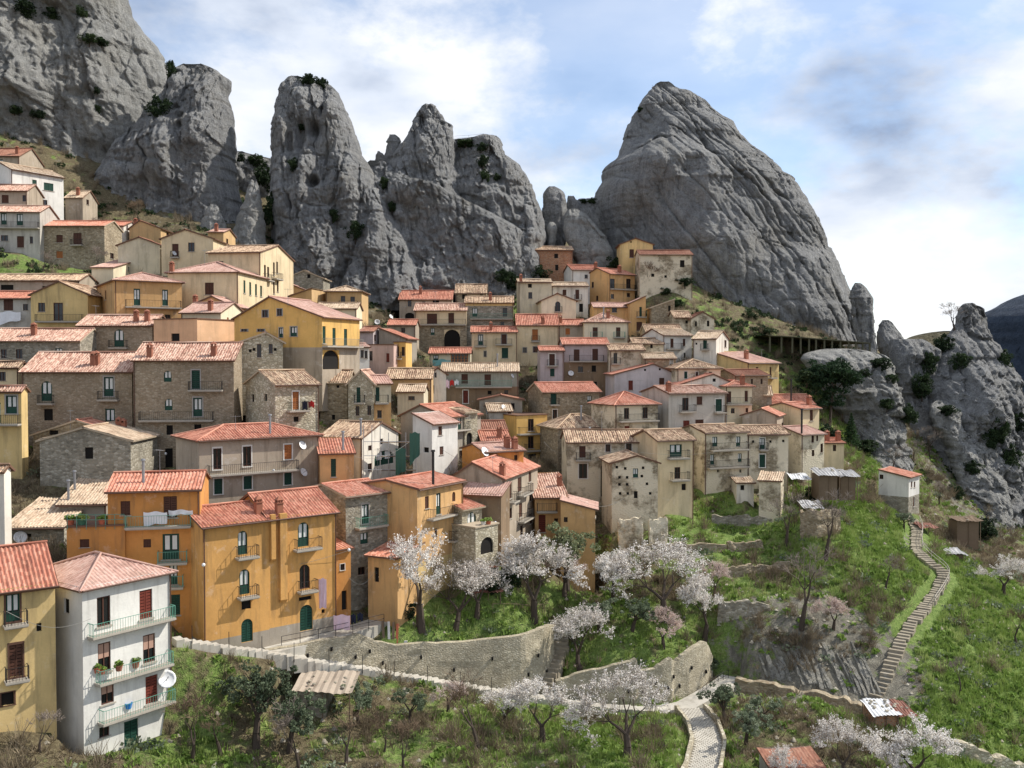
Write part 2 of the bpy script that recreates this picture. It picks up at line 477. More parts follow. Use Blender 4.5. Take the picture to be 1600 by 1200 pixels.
def tile_patch(acc, O, e, s, ln, vh, ul, ur, amp, pitch=0.31, seed=0, jag=0.0):
    """corrugated roof slope: eave at v=0 from 0..ln, top edge ul..ur at v=vh"""
    O, e, s = np.array(O, float), np.array(e, float), np.array(s, float)
    n = np.cross(e, s); n /= np.linalg.norm(n)
    if n[2] < 0: n = -n
    nu = max(4, int(ln / pitch * 4)); u = np.linspace(0, ln, nu + 1)
    vm = np.full_like(u, vh)
    if ul > 1e-4: vm = np.minimum(vm, u / ul * vh)
    if ln - ur > 1e-4: vm = np.minimum(vm, (ln - u) / (ln - ur) * vh)
    vm = np.maximum(vm, 0.0)
    nr = max(2, int(vh / 0.9))
    U = np.repeat(u[None, :], nr + 1, 0); V = np.linspace(0, 1, nr + 1)[:, None] * vm[None, :]
    off = amp * np.cos(2 * np.pi * U / pitch)
    off = off - 0.10 * np.sin(np.pi * U / ln) * np.sin(np.pi * np.clip(V / max(vh, .1), 0, 1) * .5 + .3) + jag * vnoise(U * 0.8 + seed * 3.1, V * 0.9 + seed, 5) + 0.6 * jag * vnoise(U * 4.7 + seed * 3.1, V * 2.3 + seed, 9)
    P = O + U[..., None] * e + V[..., None] * s + off[..., None] * n
    base = len(acc['v'])
    k = nu + 1
    acc['v'] += [tuple(p) for p in P.reshape(-1, 3)]
    for r in range(nr):
        for c in range(nu):
            q = (r * k + c, r * k + c + 1, (r + 1) * k + c + 1, (r + 1) * k + c)
            acc['f'].append(tuple(base + x for x in q)); acc['m'].append(0)
            acc['uv'] += [(U.flat[x] / pitch * 2 + .5, V.flat[x] / 0.42) for x in q]
    # underside and fascia
    poly = [(0, 0), (ln, 0), (ur, vh), (ul, vh)]
    b2 = len(acc['v'])
    for (uu, vv) in poly: acc['v'].append(tuple(O + uu * e + vv * s - 0.16 * n))
    for (uu, vv) in poly: acc['v'].append(tuple(O + uu * e + vv * s + (amp + .0) * n * 0.6))
    acc['f'].append((b2 + 3, b2 + 2, b2 + 1, b2)); acc['m'].append(1); acc['uv'] += [(0, 0)] * 4
    for i in range(4):
        if i == 2: continue
        j = (i + 1) % 4
        acc['f'].append((b2 + i, b2 + j, b2 + 4 + j, b2 + 4 + i)); acc['m'].append(1); acc['uv'] += [(0, 0)] * 4

def bar(acc, p, q, r, m=0, n=6):
    mb = MB(); mb.tube(p, q, r, r, n)
    b = len(acc['v']); acc['v'] += mb.v
    L_ = (Vector(p) - Vector(q)).length
    for f in mb.f:
        acc['f'].append(tuple(b + i for i in f)); acc['m'].append(m)
        acc['uv'] += [(i * 0.5, k * .2) for k, i in enumerate(f)]

# shared window meshes, unit size in x and z
WIN = {}
def win_mesh(st):
    if st in WIN: return WIN[st]
    b = MB(); mats = []
    def mi(n):
        if M[n] not in mats: mats.append(M[n])
        return mats.index(M[n])
    def frame_(mn, w=0.07, y0=0.07, y1=0.15):
        k = mi(mn)
        b.box(-.5, -.5 + w, y0, y1, -.5, .5, k); b.box(.5 - w, .5, y0, y1, -.5, .5, k)
        b.box(-.5 + w, .5 - w, y0, y1, .5 - w * .6, .5, k); b.box(-.5 + w, .5 - w, y0, y1, -.5, -.5 + w * .6, k)
        b.box(-.04, .04, y0 + .01, y1, -.5 + w * .6, .5 - w * .6, k)
    if st == 'k':
        b.box(-.5, .5, .15, .17, -.5, .5, mi('glass')); frame_('bwood', .07)
    elif st == 'x':
        b.box(-.5, .5, .17, .19, -.5, .5, mi('dark'))
    elif st == 'c':
        b.box(-.5, .5, .15, .17, -.5, .5, mi('glass')); frame_('green', .10)
        k = mi('curtain'); b.box(-.36, -.08, .13, .148, -.12, .42, k); b.box(.08, .36, .13, .148, -.12, .42, k)
        b.box(-.4, .4, .09, .14, -.44, -.16, mi('green'))
    elif st in 'ngorG':
        mn = {'n': 'bwood', 'g': 'green', 'o': 'owood', 'r': 'rwood', 'G': 'green'}[st]; k = mi(mn)
        b.box(-.5, .5, .15, .17, -.5, .5, mi('dark'))
        for x0, x1 in ((-.48, -.02), (.02, .48)):
            b.box(x0, x0 + .07, .08, .13, -.49, .49, k); b.box(x1 - .07, x1, .08, .13, -.49, .49, k)
            for i in range(9):
                z = -.49 + i * .109; b.box(x0 + .07, x1 - .07, .095, .125, z, z + .085, k)
    elif st == 'p':
        b.box(-.5, .5, .15, .17, -.5, .5, mi('glass')); frame_('bwood', .08)
        b.box(-.44, .44, .09, .13, -.02, .47, mi('blind'))
    elif st == 'v':
        b.box(-.5, .5, .15, .17, -.5, .5, mi('glass')); k = mi('owood')
        for i in range(6): x = -.5 + i * .19; b.box(x, x + .04, .06, .14, -.5, .5, k)
        for i in range(4): z = -.5 + i * .315; b.box(-.5, .5, .07, .13, z, z + .05, k)
    WIN[st] = mesh('window_' + st, b.v, b.f, mats, b.m)
    return WIN[st]
SURR = {}
def surround_mesh(mn):
    if mn not in SURR:
        b = MB(); w = .13
        b.box(-.5 - w, -.5, -.035, .10, -.5, .5); b.box(.5, .5 + w, -.035, .10, -.5, .5)
        b.box(-.5 - w, .5 + w, -.04, .10, .5, .5 + w * .6); b.box(-.5 - w * 1.2, .5 + w * 1.2, -.09, .10, -.5 - w * .45, -.5)
        SURR[mn] = mesh('surround', b.v, b.f, [M[mn]], b.m)
    return SURR[mn]
SILL = {}
def sill_mesh():
    if 's' not in SILL:
        b = MB(); b.box(-.62, .62, -.10, .08, -.56, -.5)
        SILL['s'] = mesh('sill', b.v, b.f, [M['slab']], b.m)
    return SILL['s']

def build_house(fr):
    h = fr.h; W, L, Hh, rise = fr.W, fr.L, fr.H, fr.rise
    root = obj(h['name'], None, None, fr.o, fr.yaw); root.empty_display_size = 0.3
    tag(root, h['label'], 'house' if 'shed' not in h['name'] and 'hut' not in h['name'] else 'shed', 'houses of the hillside village')
    rt = h['roof']
    pl = {'F': [], 'B': [], 'R': [], 'L': []}; top = Hh
    flatp = [(0.0, Hh, 0)]
    if rt == 'gs':
        k = rise / (L / 2); pl = {'F': flatp, 'B': flatp, 'R': [(k, Hh, 0), (-k, Hh + k * L, 0)], 'L': [(k, Hh, 0), (-k, Hh + k * L, 0)]}
    elif rt == 'gf':
        k1, k2 = rise / fr.ua, rise / (W - fr.ua)
        g = [(k1, Hh, 0), (-k2, Hh + k2 * W, 0)]; pl = {'F': g, 'B': g, 'R': flatp, 'L': flatp}
    elif rt == 'sh':
        k = rise / L; pl = {'F': flatp, 'B': [(0, Hh + rise, 0)], 'R': [(k, Hh, 0)], 'L': [(k, Hh, 0)]}
    elif rt == 'shr':
        k = rise / W; pl = {'F': [(-k, Hh + rise, 0)], 'B': [(-k, Hh + rise, 0)], 'R': flatp, 'L': [(0, Hh + rise, 0)]}
    elif rt == 'shl':
        k = rise / W; pl = {'F': [(k, Hh, 0)], 'B': [(k, Hh, 0)], 'R': [(0, Hh + rise, 0)], 'L': flatp}
    else:
        pl = {x: flatp for x in 'FBRL'}
    ztop = Hh + rise + 0.01
    place = {'F': lambda u, z, d: (u, d, z), 'B': lambda u, z, d: (u, L - d, z), 'R': lambda u, z, d: (W - d, u, z), 'L': lambda u, z, d: (d, u, z)}
    # windows and balconies
    holes = {'F': [], 'R': [], 'L': [], 'B': []}; todo = []
    for tok in h['wins'].split():
        sd = 'F'
        if tok[0] in 'RL': sd, tok = tok[0], tok[1:]
        if tok[0] == 'b':
            x1, x2, y = map(float, tok[1:].split(',')); todo.append(('b', sd, x1, x2, y)); continue
        x, y, w, hh, st = tok.split(','); x, y, w, hh = map(float, (x, y, w, hh))
        u0, v0 = fr.side(sd, x - w / 2, y); u1, v1 = fr.side(sd, x + w / 2, y)
        uc = (u0 + u1) / 2; ww = abs(u1 - u0); vc = (v0 + v1) / 2
        _, za = fr.side(sd, x, y + hh / 2); _, zb = fr.side(sd, x, y - hh / 2)
        hgt = zb - za
        ul = W if sd == 'F' else L
        ww = min(max(ww, 0.5 if hgt > 1 else 0.35), ul * 0.8)
        if sd != 'F': ww = min(max(ww, 0.75), 1.6) if 'A' not in st else ww
        hgt = max(hgt, 0.35)
        uc = min(max(uc, ww / 2 + 0.12), ul - ww / 2 - 0.12)
        zc = (za + zb) / 2
        zmax = min(a * u_ + b for (a, b, _) in pl[sd] for u_ in (uc - ww / 2, uc + ww / 2)) - 0.12
        if zc + hgt / 2 > zmax: zc = zmax - hgt / 2
        r4 = (uc - ww / 2, uc + ww / 2, zc - hgt / 2, zc + hgt / 2)
        if any(not (r4[1] < q[0] or r4[0] > q[1] or r4[3] < q[2] or r4[2] > q[3]) for q in holes[sd]): continue
        holes[sd].append(r4 + ('A' in st,)); todo.append(('w', sd, uc, zc, ww, hgt, st))
    zp = None
    if h['plinth']: zp = fr.side('F', (h['xl'] + h['xr']) / 2, h['plinth'][0])[1]
    mb = MB()
    for sd in 'FBRL':
        wall_side(mb, W if sd in 'FB' else L, ztop, pl[sd], holes[sd], place[sd], 0, zp)
    mats = [M[h['wall']]] + ([M[h['plinth'][1]]] if h['plinth'] else [])
    mb.build('wall', mats, root)
    # roof
    acc = dict(v=[], f=[], m=[], uv=[])
    old = h['tile'] in ('t_old', 't_pale', 't_mix')
    amp = h['amp'] if h['amp'] is not None else (0.05 if h['tile'] != 't_pink' else 0.03)
    jag = 0.07 if h['tile'] in ('t_old', 't_pale') else (0.04 if old else 0.022)
    o, o2, sdn = 0.42, 0.22, int(W * 100) % 50
    nsl = lambda dx, dy, k: tuple(np.array((dx, dy, k)) / math.sqrt(1 + k * k))
    if rt == 'gs':
        k = rise / (L / 2); vh = (L / 2 + o) * math.sqrt(1 + k * k)
        tile_patch(acc, (-o2, -o, Hh - o * k), (1, 0, 0), nsl(0, 1, k), W + 2 * o2, vh, 0, W + 2 * o2, amp, seed=sdn, jag=jag)
        tile_patch(acc, (W + o2, L + o, Hh - o * k), (-1, 0, 0), nsl(0, -1, k), W + 2 * o2, vh, 0, W + 2 * o2, amp, seed=sdn + 3, jag=jag)
        bar(acc, (-o2, L / 2, Hh + rise + .03), (W + o2, L / 2, Hh + rise + .03), .11)
    elif rt == 'gf':
        for sgn, x0, run in ((1, W, W - fr.ua), (-1, 0.0, fr.ua)):
            k = rise / run; vh = (run + o) * math.sqrt(1 + k * k); ln = L + 2 * o2
            if sgn == 1: tile_patch(acc, (W + o, -o2, Hh - o * k), (0, 1, 0), nsl(-1, 0, k), ln, vh, 0, ln, amp, seed=sdn, jag=jag)
            else: tile_patch(acc, (-o, L + o2, Hh - o * k), (0, -1, 0), nsl(1, 0, k), ln, vh, 0, ln, amp, seed=sdn, jag=jag)
        bar(acc, (fr.ua, -o2, Hh + rise + .03), (fr.ua, L + o2, Hh + rise + .03), .11)
    elif rt == 'hip':
        m_ = min(W, L) / 2; k = rise / m_; run = m_ + o; vh = run * math.sqrt(1 + k * k); z0 = Hh - o * k
        lw, ll = W + 2 * o, L + 2 * o
        tile_patch(acc, (-o, -o, z0), (1, 0, 0), nsl(0, 1, k), lw, vh, run, lw - run, amp, seed=sdn, jag=jag)
        tile_patch(acc, (W + o, L + o, z0), (-1, 0, 0), nsl(0, -1, k), lw, vh, run, lw - run, amp, seed=sdn, jag=jag)
        tile_patch(acc, (W + o, -o, z0), (0, 1, 0), nsl(-1, 0, k), ll, vh, run, ll - run, amp, seed=sdn, jag=jag)
        tile_patch(acc, (-o, L + o, z0), (0, -1, 0), nsl(1, 0, k), ll, vh, run, ll - run, amp, seed=sdn, jag=jag)
        zt = Hh + rise
        if W >= L: ra, rb = (m_, m_, zt), (W - m_, m_, zt)
        else: ra, rb = (m_, m_, zt), (m_, L - m_, zt)
        if (Vector(ra) - Vector(rb)).length > .3: bar(acc, ra, rb, .11)
        for c, e in (((-o, -o, z0), ra), ((W + o, -o, z0), rb if W >= L else ra), ((W + o, L + o, z0), rb), ((-o, L + o, z0), ra if W >= L else rb)):
            bar(acc, c, e, .10)
    elif rt == 'sh':
        k = rise / L; vh = (L + o + .1) * math.sqrt(1 + k * k)
        tile_patch(acc, (-o2, -o, Hh - o * k), (1, 0, 0), nsl(0, 1, k), W + 2 * o2, vh, 0, W + 2 * o2, amp, seed=sdn, jag=jag)
    elif rt in ('shr', 'shl'):
        k = rise / W; vh = (W + o + .1) * math.sqrt(1 + k * k); ln = L + 2 * o2
        if rt == 'shr': tile_patch(acc, (W + o, -o2, Hh - o * k), (0, 1, 0), nsl(-1, 0, k), ln, vh, 0, ln, amp, seed=sdn, jag=jag)
        else: tile_patch(acc, (-o, L + o2, Hh - o * k), (0, -1, 0), nsl(1, 0, k), ln, vh, 0, ln, amp, seed=sdn, jag=jag)
    else:
        b = MB(); b.box(-.12, W + .12, -.12, L + .12, Hh, Hh + .14)
        acc['v'], acc['f'] = b.v, b.f; acc['m'] = [1] * len(b.f); acc['uv'] = [(0, 0)] * (4 * len(b.f))
    ro = obj('roof', mesh('roof', acc['v'], acc['f'], [M[h['tile']], M['trim' if h['wall'] not in ('stonel', 'stone', 'stoneg') else 'trimw']], acc['m'], acc['uv']), root)
    # chimneys stand on the roof
    for c in h['ch']:
        px, py = c[0], c[1]; kind = c[2] if len(c) > 2 else 0
        if rt in ('gs', 'hip', 'sh'):
            run = {'gs': L / 2, 'hip': min(W, L) / 2, 'sh': L}[rt]; k = rise / run
            r_ = fr.inv @ Vector(ray(px, py)); # plane z = H + k*y
            den = r_.z - k * r_.y
            t = (Hh + k * fr.cam.y - fr.cam.z) / den if abs(den) > 1e-6 else 0
            p = fr.cam + r_ * t
            y = min(max(p.y, 0.3), run); x = min(max(p.x, 0.4), W - 0.4); z = Hh + k * y
        else:
            p = fr.hit(px, py, 'y', 1.2); x, y = min(max(p.x, .4), W - .4), 1.2
            k1 = rise / fr.ua if rt == 'gf' else 0
            z = Hh + (rise * (x / fr.ua if x < fr.ua else (W - x) / (W - fr.ua)) if rt == 'gf' else rise * (1 - x / W) if rt == 'shr' else rise * x / W if rt == 'shl' else 0.1)
        b = MB()
        if kind == 1:
            b.tube((x, y, z - .2), (x, y, z + 1.9), .13, .13, 8); b.tube((x, y, z + 1.9), (x, y, z + 2.05), .22, .18, 8)
            b.build('chimney', M['metal'], ro)
        elif kind == 2:
            b.tube((x, y, z - .2), (x, y, z + 3.4), .14, .14, 8); b.tube((x, y, z + 3.4), (x, y, z + 3.6), .24, .2, 8)
            b.build('chimney', M['iron'], ro)
        else:
            s_ = .30
            b.box(x - s_, x + s_, y - s_, y + s_, z - .5, z + .95, 0); b.box(x - s_ - .07, x + s_ + .07, y - s_ - .07, y + s_ + .07, z + .95, z + 1.03, 0)
            for dx in (-1, 1):
                for dy in (-1, 1): b.box(x + dx * s_ * .7 - .07, x + dx * s_ * .7 + .07, y + dy * s_ * .7 - .07, y + dy * s_ * .7 + .07, z + 1.03, z + 1.28, 0)
            q = s_ + .06
            for a_, b_ in (((x - q, y - q), (x + q, y - q)), ((x + q, y - q), (x + q, y + q)), ((x + q, y + q), (x - q, y + q)), ((x - q, y + q), (x - q, y - q))):
                b.poly([(a_[0], a_[1], z + 1.28), (b_[0], b_[1], z + 1.28), (x, y, z + 1.62)], 0)
            b.build('chimney', M['chim'], ro)
    # windows
    for t in todo:
        if t[0] == 'w':
            _, sd, u, z, ww, hg, st = t; arch = 'A' in st; s0 = st[0]
            loc = {'F': (u, 0, z), 'R': (W, u, z), 'L': (0, u, z)}[sd]; rz = {'F': 0, 'R': math.pi / 2, 'L': -math.pi / 2}[sd]
            nm = 'door' if s0 in 'Gr' and hg > 1.7 else 'window'
            if ww * hg < 0.3: nm = 'vent'
            w = obj(nm, win_mesh(s0), root, loc, rz, (ww, 1, hg))
            f_ = 'fr_w' if 'w' in st[1:] else 'fr_g' if 's' in st[1:] else h['fr']
            if f_ and not arch and ww * hg > .3: obj('frame', surround_mesh(f_), w)
            elif not arch and ww * hg > .5 and s0 != 'x': obj('sill', sill_mesh(), w)
        else:
            _, sd, x1, x2, y = t
            u1, z = fr.side(sd, x1, y); u2, z2 = fr.side(sd, x2, y)
            if u1 > u2: u1, u2 = u2, u1
            ul = W if sd == 'F' else L
            u1, u2 = max(u1, 0.0), min(u2, ul); z = (z + z2) / 2
            if u2 - u1 < 1.1: m_ = (u1 + u2) / 2; u1, u2 = m_ - .65, m_ + .65
            dp = 0.85
            b = MB(); b.box(u1, u2, -dp, -.003, z - .16, z); b.box(u1 + .06, u2 - .06, -dp + .08, -.003, z - .24, z - .161)
            loc, rz = {'F': ((0, 0, 0), 0), 'R': ((W, 0, 0), math.pi / 2), 'L': ((0, 0, 0), -math.pi / 2)}[sd]
            if sd == 'L':
                b = MB(); b.box(-u2, -u1, -dp, -.003, z - .16, z)
            bo = b.build('balcony', M['slab'], root, loc, rz)
            a0, a1 = (u1, u2) if sd != 'L' else (-u2, -u1)
            g = MB(); e = .05; zt = z + .98
            g.box(a0 + e, a1 - e, -dp + .04, -dp + .075, zt, zt + .035); g.box(a0 + e, a1 - e, -dp + .05, -dp + .07, z + .10, z + .12)
            for xx in (a0 + e, a1 - e - .045):
                g.box(xx, xx + .045, -dp + .09, -.01, zt, zt + .045); g.box(xx, xx + .03, -dp + .08, -.01, z + .10, z + .13)
            n = max(3, int((a1 - a0) / .22))
            for i in range(n + 1):
                xx = a0 + e + (a1 - a0 - 2 * e - .03) * i / n; wd = .04 if i in (0, n) else .019
                g.box(xx, xx + wd, -dp + .05, -dp + .07, z, zt)
            for xx in (a0 + e, a1 - e - .03):
                for i in range(1, 4): yy = -dp + i * dp / 4; g.box(xx, xx + .026, yy, yy + .026, z, zt)
            g.build('railing', M[h['rail']], bo)
    if h['pipe'] or (h['pipe'] is None and rt in ('gs', 'hip', 'sh') and W > 4):
        b = MB(); x = 0.12 if (int(W * 10) % 2) else W - .12
        b.tube((x, -.09, -1.5), (x, -.09, Hh - .05), .06, .06, 6)
        b.tube((-.2, -.46, Hh - .22), (W + .2, -.46, Hh - .22), .075, .075, 6)
        b.build('gutter', M['pipe'], root)
    return root
# ------------------------------------------------------------------ the houses as the photograph shows them
# H(label, x_left, x_right, y_eave, y_ridge, y_base, distance, yaw, depth, roof, wall, tiles, windows ...)
# bottom left
H('tall white house with four floors of green-railed balconies at the bottom left', 128, 267, 904, 857, 1168, 75, 54, 8.5, 'hip', 'white', 't_pink',
  '162,955,21,46,k 228,944,20,45,r b136,266,978 163,1027,20,46,p 233,1013,19,44,p b147,263,1050 168,1083,20,33,p 237,1077,19,43,r b152,266,1110 163,1143,16,16,k 205,1147,22,44,G L104,947,4,23,x', rail='irong', pipe=True)
H('yellow house with red tiled roof cut by the left edge beside the white house', -70, 86, 920, 853, 1135, 70, 36, 8, 'gs', 'yellowp', 't_red',
  '20,949,22,44,c b4,42,974 61,980,8,13,x 25,1032,21,50,n b6,44,1060 12,1092,20,20,x', fr='fr_b')
H('ochre house with one small low roof, lower of the joined ochre pair', 316, 420, 815.5, 785, 1005, 86.2, 40, 8, 'gs', 'ochre', 't_red',
  '379,848,15,37,cA b367,400,869 382,909,16,39,cA b370,400,931 385,945,15,14,x 386,985,18,36,GA', ch=((412, 800),), plinth=(994, 'grey'))
H('ochre house with arched green door and two flue shafts, uphill of its twin', 420, 525, 803, 763, 988, 90.5, 40, 8, 'gs', 'ochre', 't_red',
  '474,835,17,38,cA b458,498,856 476,901,16,38,kA b464,492,922 477,935,20,6,x 478.5,965,20,40,GA 505,955,5,6,x', ch=((436, 802),), plinth=(972, 'grey'))
H('narrow ochre annex at the end of the ochre pair', 525, 548, 856, 850, 962, 94, 40, 4, 'sh', 'oranged', 't_org', '535,886,7,10,kw 538,938,8,30,x')
H('deep orange house with white sheets hung along its balcony', 168, 312, 764, 737, 945, 85.6, 12, 8, 'gs', 'oranged', 't_org',
  '196,794,15,22,n 266,792,21,33,n b197,300,821 230,849,12,13,n 267,854,26,40,c b247,294,877 271,896,13,34,c b262,288,915 274,945,15,32,G 171,851,17,20,n', ch=((224, 752, 1),), rail='irong')
H('low orange wing with a planted roof terrace beside the laundry house', 104, 195, 823, 822, 890, 84.3, 12, 5, 'flat', 'oranged', 't_org', '132,849,15,13,n', pipe=False)
H('grey house cut by the left edge above the satellite dish', -60, 6, 733, 716, 880, 86, 0, 1.2, 'gs', 'whited', 't_old', '')
H('low stone shed under a broken mossy tile roof behind the orange wing', 8, 100, 822, 777, 865, 94, 5, 9, 'sh', 'stoneg', 't_pale', '43,842,12,16,x', name='stone_shed')
H('low shed with pale broken tiles and two thin flue pipes', 92, 166, 786, 734, 830, 99, 8, 10, 'sh', 'grey', 't_pale', '', ch=((94, 765, 1), (107, 780, 1)), name='stone_shed')
H('grey stone gabled house with a single square window in its gable', 62, 204, 687, 667, 748, 106, 0, 8, 'gf', 'stoneg', 't_pale', '139,708,13,18,x', xa=131)
H('brick gable with an orange roof edge rising behind the grey stone gable', 52, 196, 678, 656, 720, 112, 0, 5, 'gf', 'stone', 't_org', '84,676,14,7,x', xa=120, ch=((186, 676), (193, 677)))
H('yellow house with blue-grey window surround at the left edge', -50, 33, 609, 600, 740, 107, 0, 1.4, 'gs', 'yellowp', 't_mix', '18,632,17,28,cs -4,645,10,32,c b-20,44,662')
H('big grey plastered house with long balcony and two dishes', 311, 498, 682, 661, 815, 104, 36, 8, 'hip', 'greyb', 't_red',
  '339.5,717,13,33,kw 386,713,13,31,kw 450,706,12,23,ow b323,463,737 341,760,13,24,Gw 387,754,13,21,Gw 450,748,12,19,Gw', ch=((422, 676, 1),))
H('wide tan stone house with two small balconies and a pink-striped roof', 34, 206, 579, 550, 700, 116, 2, 10, 'gs', 'stoneb', 't_mix',
  '73,611,17,31,cA b62,86,630 170,604,15,30,cs b155,187,624 75.5,648,14,18,x 172,653,15,29,c', ch=((146, 569), (151, 568)))
H('tall tan stone house with a long and a short balcony on its front', 208, 365, 561, 535, 730, 115, 4, 9, 'gs', 'stoneb', 't_mix',
  '262,588,12,17,cA 306,593,13,29,Gs b296,349,609 263.5,632,12,18,cA 309,636,14,29,cs b219,335,656 265,672,10,15,x 309,669,11,12,x 264,717,12,33,x', ch=((234, 556), (334, 554)))
H('low cream house with old tile edge at the left margin', -40, 29, 572, 563, 625, 119, 0, 2.0, 'gs', 'cream', 't_old', '4,588,10,14,k')
H('grey stone house with striped tile roof and one chimney at left', -30, 125, 531, 513, 590, 127, 0, 8, 'gs', 'stoneg', 't_mix', '30,553,10,15,k 92,551,11,14,c 6,553,9,14,k', ch=((53, 522),))
H('brown stone house with arched balcony window and twin chimneys', 122, 238, 507, 492, 575, 132, 0, 7, 'gs', 'stoneb', 't_mix', '186,528,15,27,cA b172,201,543', ch=((213, 501), (230, 501)))
H('grey house with a red roof and washing line at the left margin', -40, 48, 465, 455, 520, 146, 0, 8, 'gs', 'greyw', 't_red', '13,476,15,18,n 40,480,8,10,k')
H('low brownish house with a long old roof below the green bank', -40, 124, 437, 428, 470, 158, 0, 7, 'gs', 'greyb', 't_old', '11,449,20,8,x 70,450,8,6,x')
H('small yellow gabled house with a wide balcony', 48, 137, 459, 439, 520, 145, 0, 10, 'gf', 'yellowp', 't_old', '65,480,11,14,k 91,487,15,28,k b58,131,502', xa=92)
H('orange house with a hipped roof and a balcony along its front', 179, 284, 438, 426, 530, 143, 32, 16, 'hip', 'orange', 't_pink',
  '214,464,10,26,c 258,465,9,25,c b195,282,480 262,496,9,9,k L157,464,2,13,k L165,461,2,15,k L149,466,2,11,k')
H('pale pink house with a long sloping roof and bright white side', 143, 177, 417, 400, 455, 165, 0, 17, 'sh', 'creamw', 't_pink', 'R203,421,7,7,k')
H('peach box house with a flat roof and one square window', 240, 308, 499, 498, 560, 130, -25, 9, 'flat', 'peach', 't_pink', '274,527,13,12,x')
H('cream house with pink roof and a narrow arched side window', 283, 345, 487, 473, 530, 138, -10, 8, 'gs', 'creamw', 't_pink', 'R356,504,3,17,oA', ch=((329, 484),))
H('tan gable peeping out above the arched-window cream house', 296, 362, 477, 462, 500, 143, -5, 7, 'gf', 'orange', 't_pink', '', xa=331, ch=((300, 470),))
H('large cream house with pink hipped roof and pilastered sunlit side', 262, 372, 424, 409, 495, 149, -5, 13, 'hip', 'cream', 't_pink',
  '327,451,14,19,n R382,448,3,20,g R391,451,3,20,g R400,453,3,18,g R408,455,3,17,g', ch=((268, 424),))
H('tall cream house with brown eaves and balconies on its bright side', 325, 407, 393.5, 384, 475, 161, -8, 15, 'gs', 'cream', 't_old',
  '344,411,10,6,k R414,424,3,20,k R419,425,3,16,k R428,420,2,20,k R433,418,2,18,k R428,449,2,20,k R434,447,2,18,k Rb411,422,438 Rb425,436,436')
H('cream gabled house with two windows under the left cliff', 252, 333, 372, 358, 425, 168, 0, 8, 'gf', 'cream', 't_brn', '274,391,10,20,n b268,281,402 299,386,10,14,k', xa=289)
H('pinkish house with a flat roof just below the leaning boulder', 325, 349, 362, 358, 400, 185, 0, 8, 'gs', 'tan', 't_pink', 'R355,377,3,8,k', ch=((338, 361),))
H('cream gabled house with sunlit side next to the stone house', 184, 250, 382, 370, 430, 172, 0, 6.5, 'gf', 'creamg', 't_brn', 'R259,401,3,13,k', xa=217)
H('dull cream house with brown roof behind two cream gables', 202, 251, 356, 344, 395, 190, 0, 8, 'gf', 'tan', 't_brn', 'R262,366,4,6,k', xa=218, ch=((212, 352),))
H('small house with red roof and a white side wall with a tank', 168, 193, 352, 346, 385, 189, 0, 8, 'gs', 'whited', 't_red', 'R205,366,4,6,k')
H('brown stone house with orange-red ridge and bare trees in front', 64, 163, 352, 345, 420, 178, 0, 8, 'gs', 'stone', 't_org', '93,373,10,12,n 121,373,13,18,n b112,130,383 93,398,10,11,o R175,400,6,9,k')
H('small grey house with chimney beside the white upper house', 102, 129, 308, 298, 345, 197, 0, 7, 'gs', 'greyb', 't_pale', 'R137,316,4,8,k', ch=((122, 304),))
H('white house with dark green shutters, highest on the left', 17, 99, 270, 263, 350, 190, 57, 8, 'gs', 'white', 't_pale', '54,287,7,12,g 76,292,15,12,g 69,319,10,14,k')
H('grey house with cream side above the white shuttered house', -40, 30, 243, 232, 300, 196, 0, 10, 'gs', 'greyb', 't_brn', '2,256,5,14,c', ch=((27, 240),))
H('grey house with shallow tiled roof left of the white shuttered house', -50, 42, 297, 288, 335, 182, 3, 7, 'gs', 'greyb', 't_mix', '8,311,11,13,n 51,310,6,10,k')
H('grey two-floor house at the left edge with a full-width ledge', -50, 62, 330, 321, 395, 176, 3, 8, 'gs', 'greyw', 't_mix', '6,342,9,18,c 31,343,10,18,c b-20,62,356 7,372,11,9,k 32,378,11,18,n 49,375,5,11,k')
# left centre
H('bright yellow gabled house with balcony and arched porch beneath', 366, 503, 495, 463, 600, 128, -20, 10, 'gf', 'yellow', 't_pink',
  '414.5,490,9,11,ks 437,488,8,11,ks 439,519.5,6,15,cs 459,518,10,15,cs 382,516,10,4,ks 408,516,11,4,ks R504,523,5,27,G R522,526,5,27,G R540,527,5,26,G Rb498,560,541 R515,562,26,30,xA', xa=421, plinth=(543, 'greyb'), rail='ironw')
H('pale stone gabled house with putlog holes below the yellow gable', 376, 442, 533, 519, 605, 121, 18, 8, 'gf', 'stonel', 't_mix', '405,548,7,21,k 423,545,5,15,k 391,548,2,2,x 397,546,2,2,x 430,546,2,2,x', xa=416)
H('crumbling stone house with a saddle roof and brown balcony door', 430, 498, 599, 578, 700, 113.5, 40, 8, 'gs', 'stonel', 't_old', '462,626,10,28,ow b448,480,641 L395,622,3,12,x L415,621,3,11,x 463,655,8,8,x')
H('small stone house under the rubble roof left of the scaffolding', 500, 543, 596, 578, 670, 127, 0, 7, 'gs', 'stone', 't_old', '528,604,4,4,x 521,652,5,8,x')
H('pale house with a triangular pediment and narrow green windows', 544, 583, 597, 578, 668, 125, 0, 8, 'gf', 'stonel', 't_mix', '560,617,5,24,G b554,571,629 558.5,642,4,15,k 577,641,4,15,k')
H('pale house with a curly balcony right of the pediment house', 583, 611, 598, 586, 668, 126, 18, 7, 'gs', 'creamg', 't_pink', '590,616,6,22,G b585,606,629 593,647,7,12,k', plinth=(629, 'orange'))
H('white gable house wrapped in scaffolding with a rubble-tile roof', 502, 566, 681, 657, 775, 114, -25, 8, 'gs', 'whited', 't_old', 'R578,700,5,8,k R596,690,4,9,x R600,715,30,22,cA R578,730,6,12,k', ch=((540, 700, 1),))
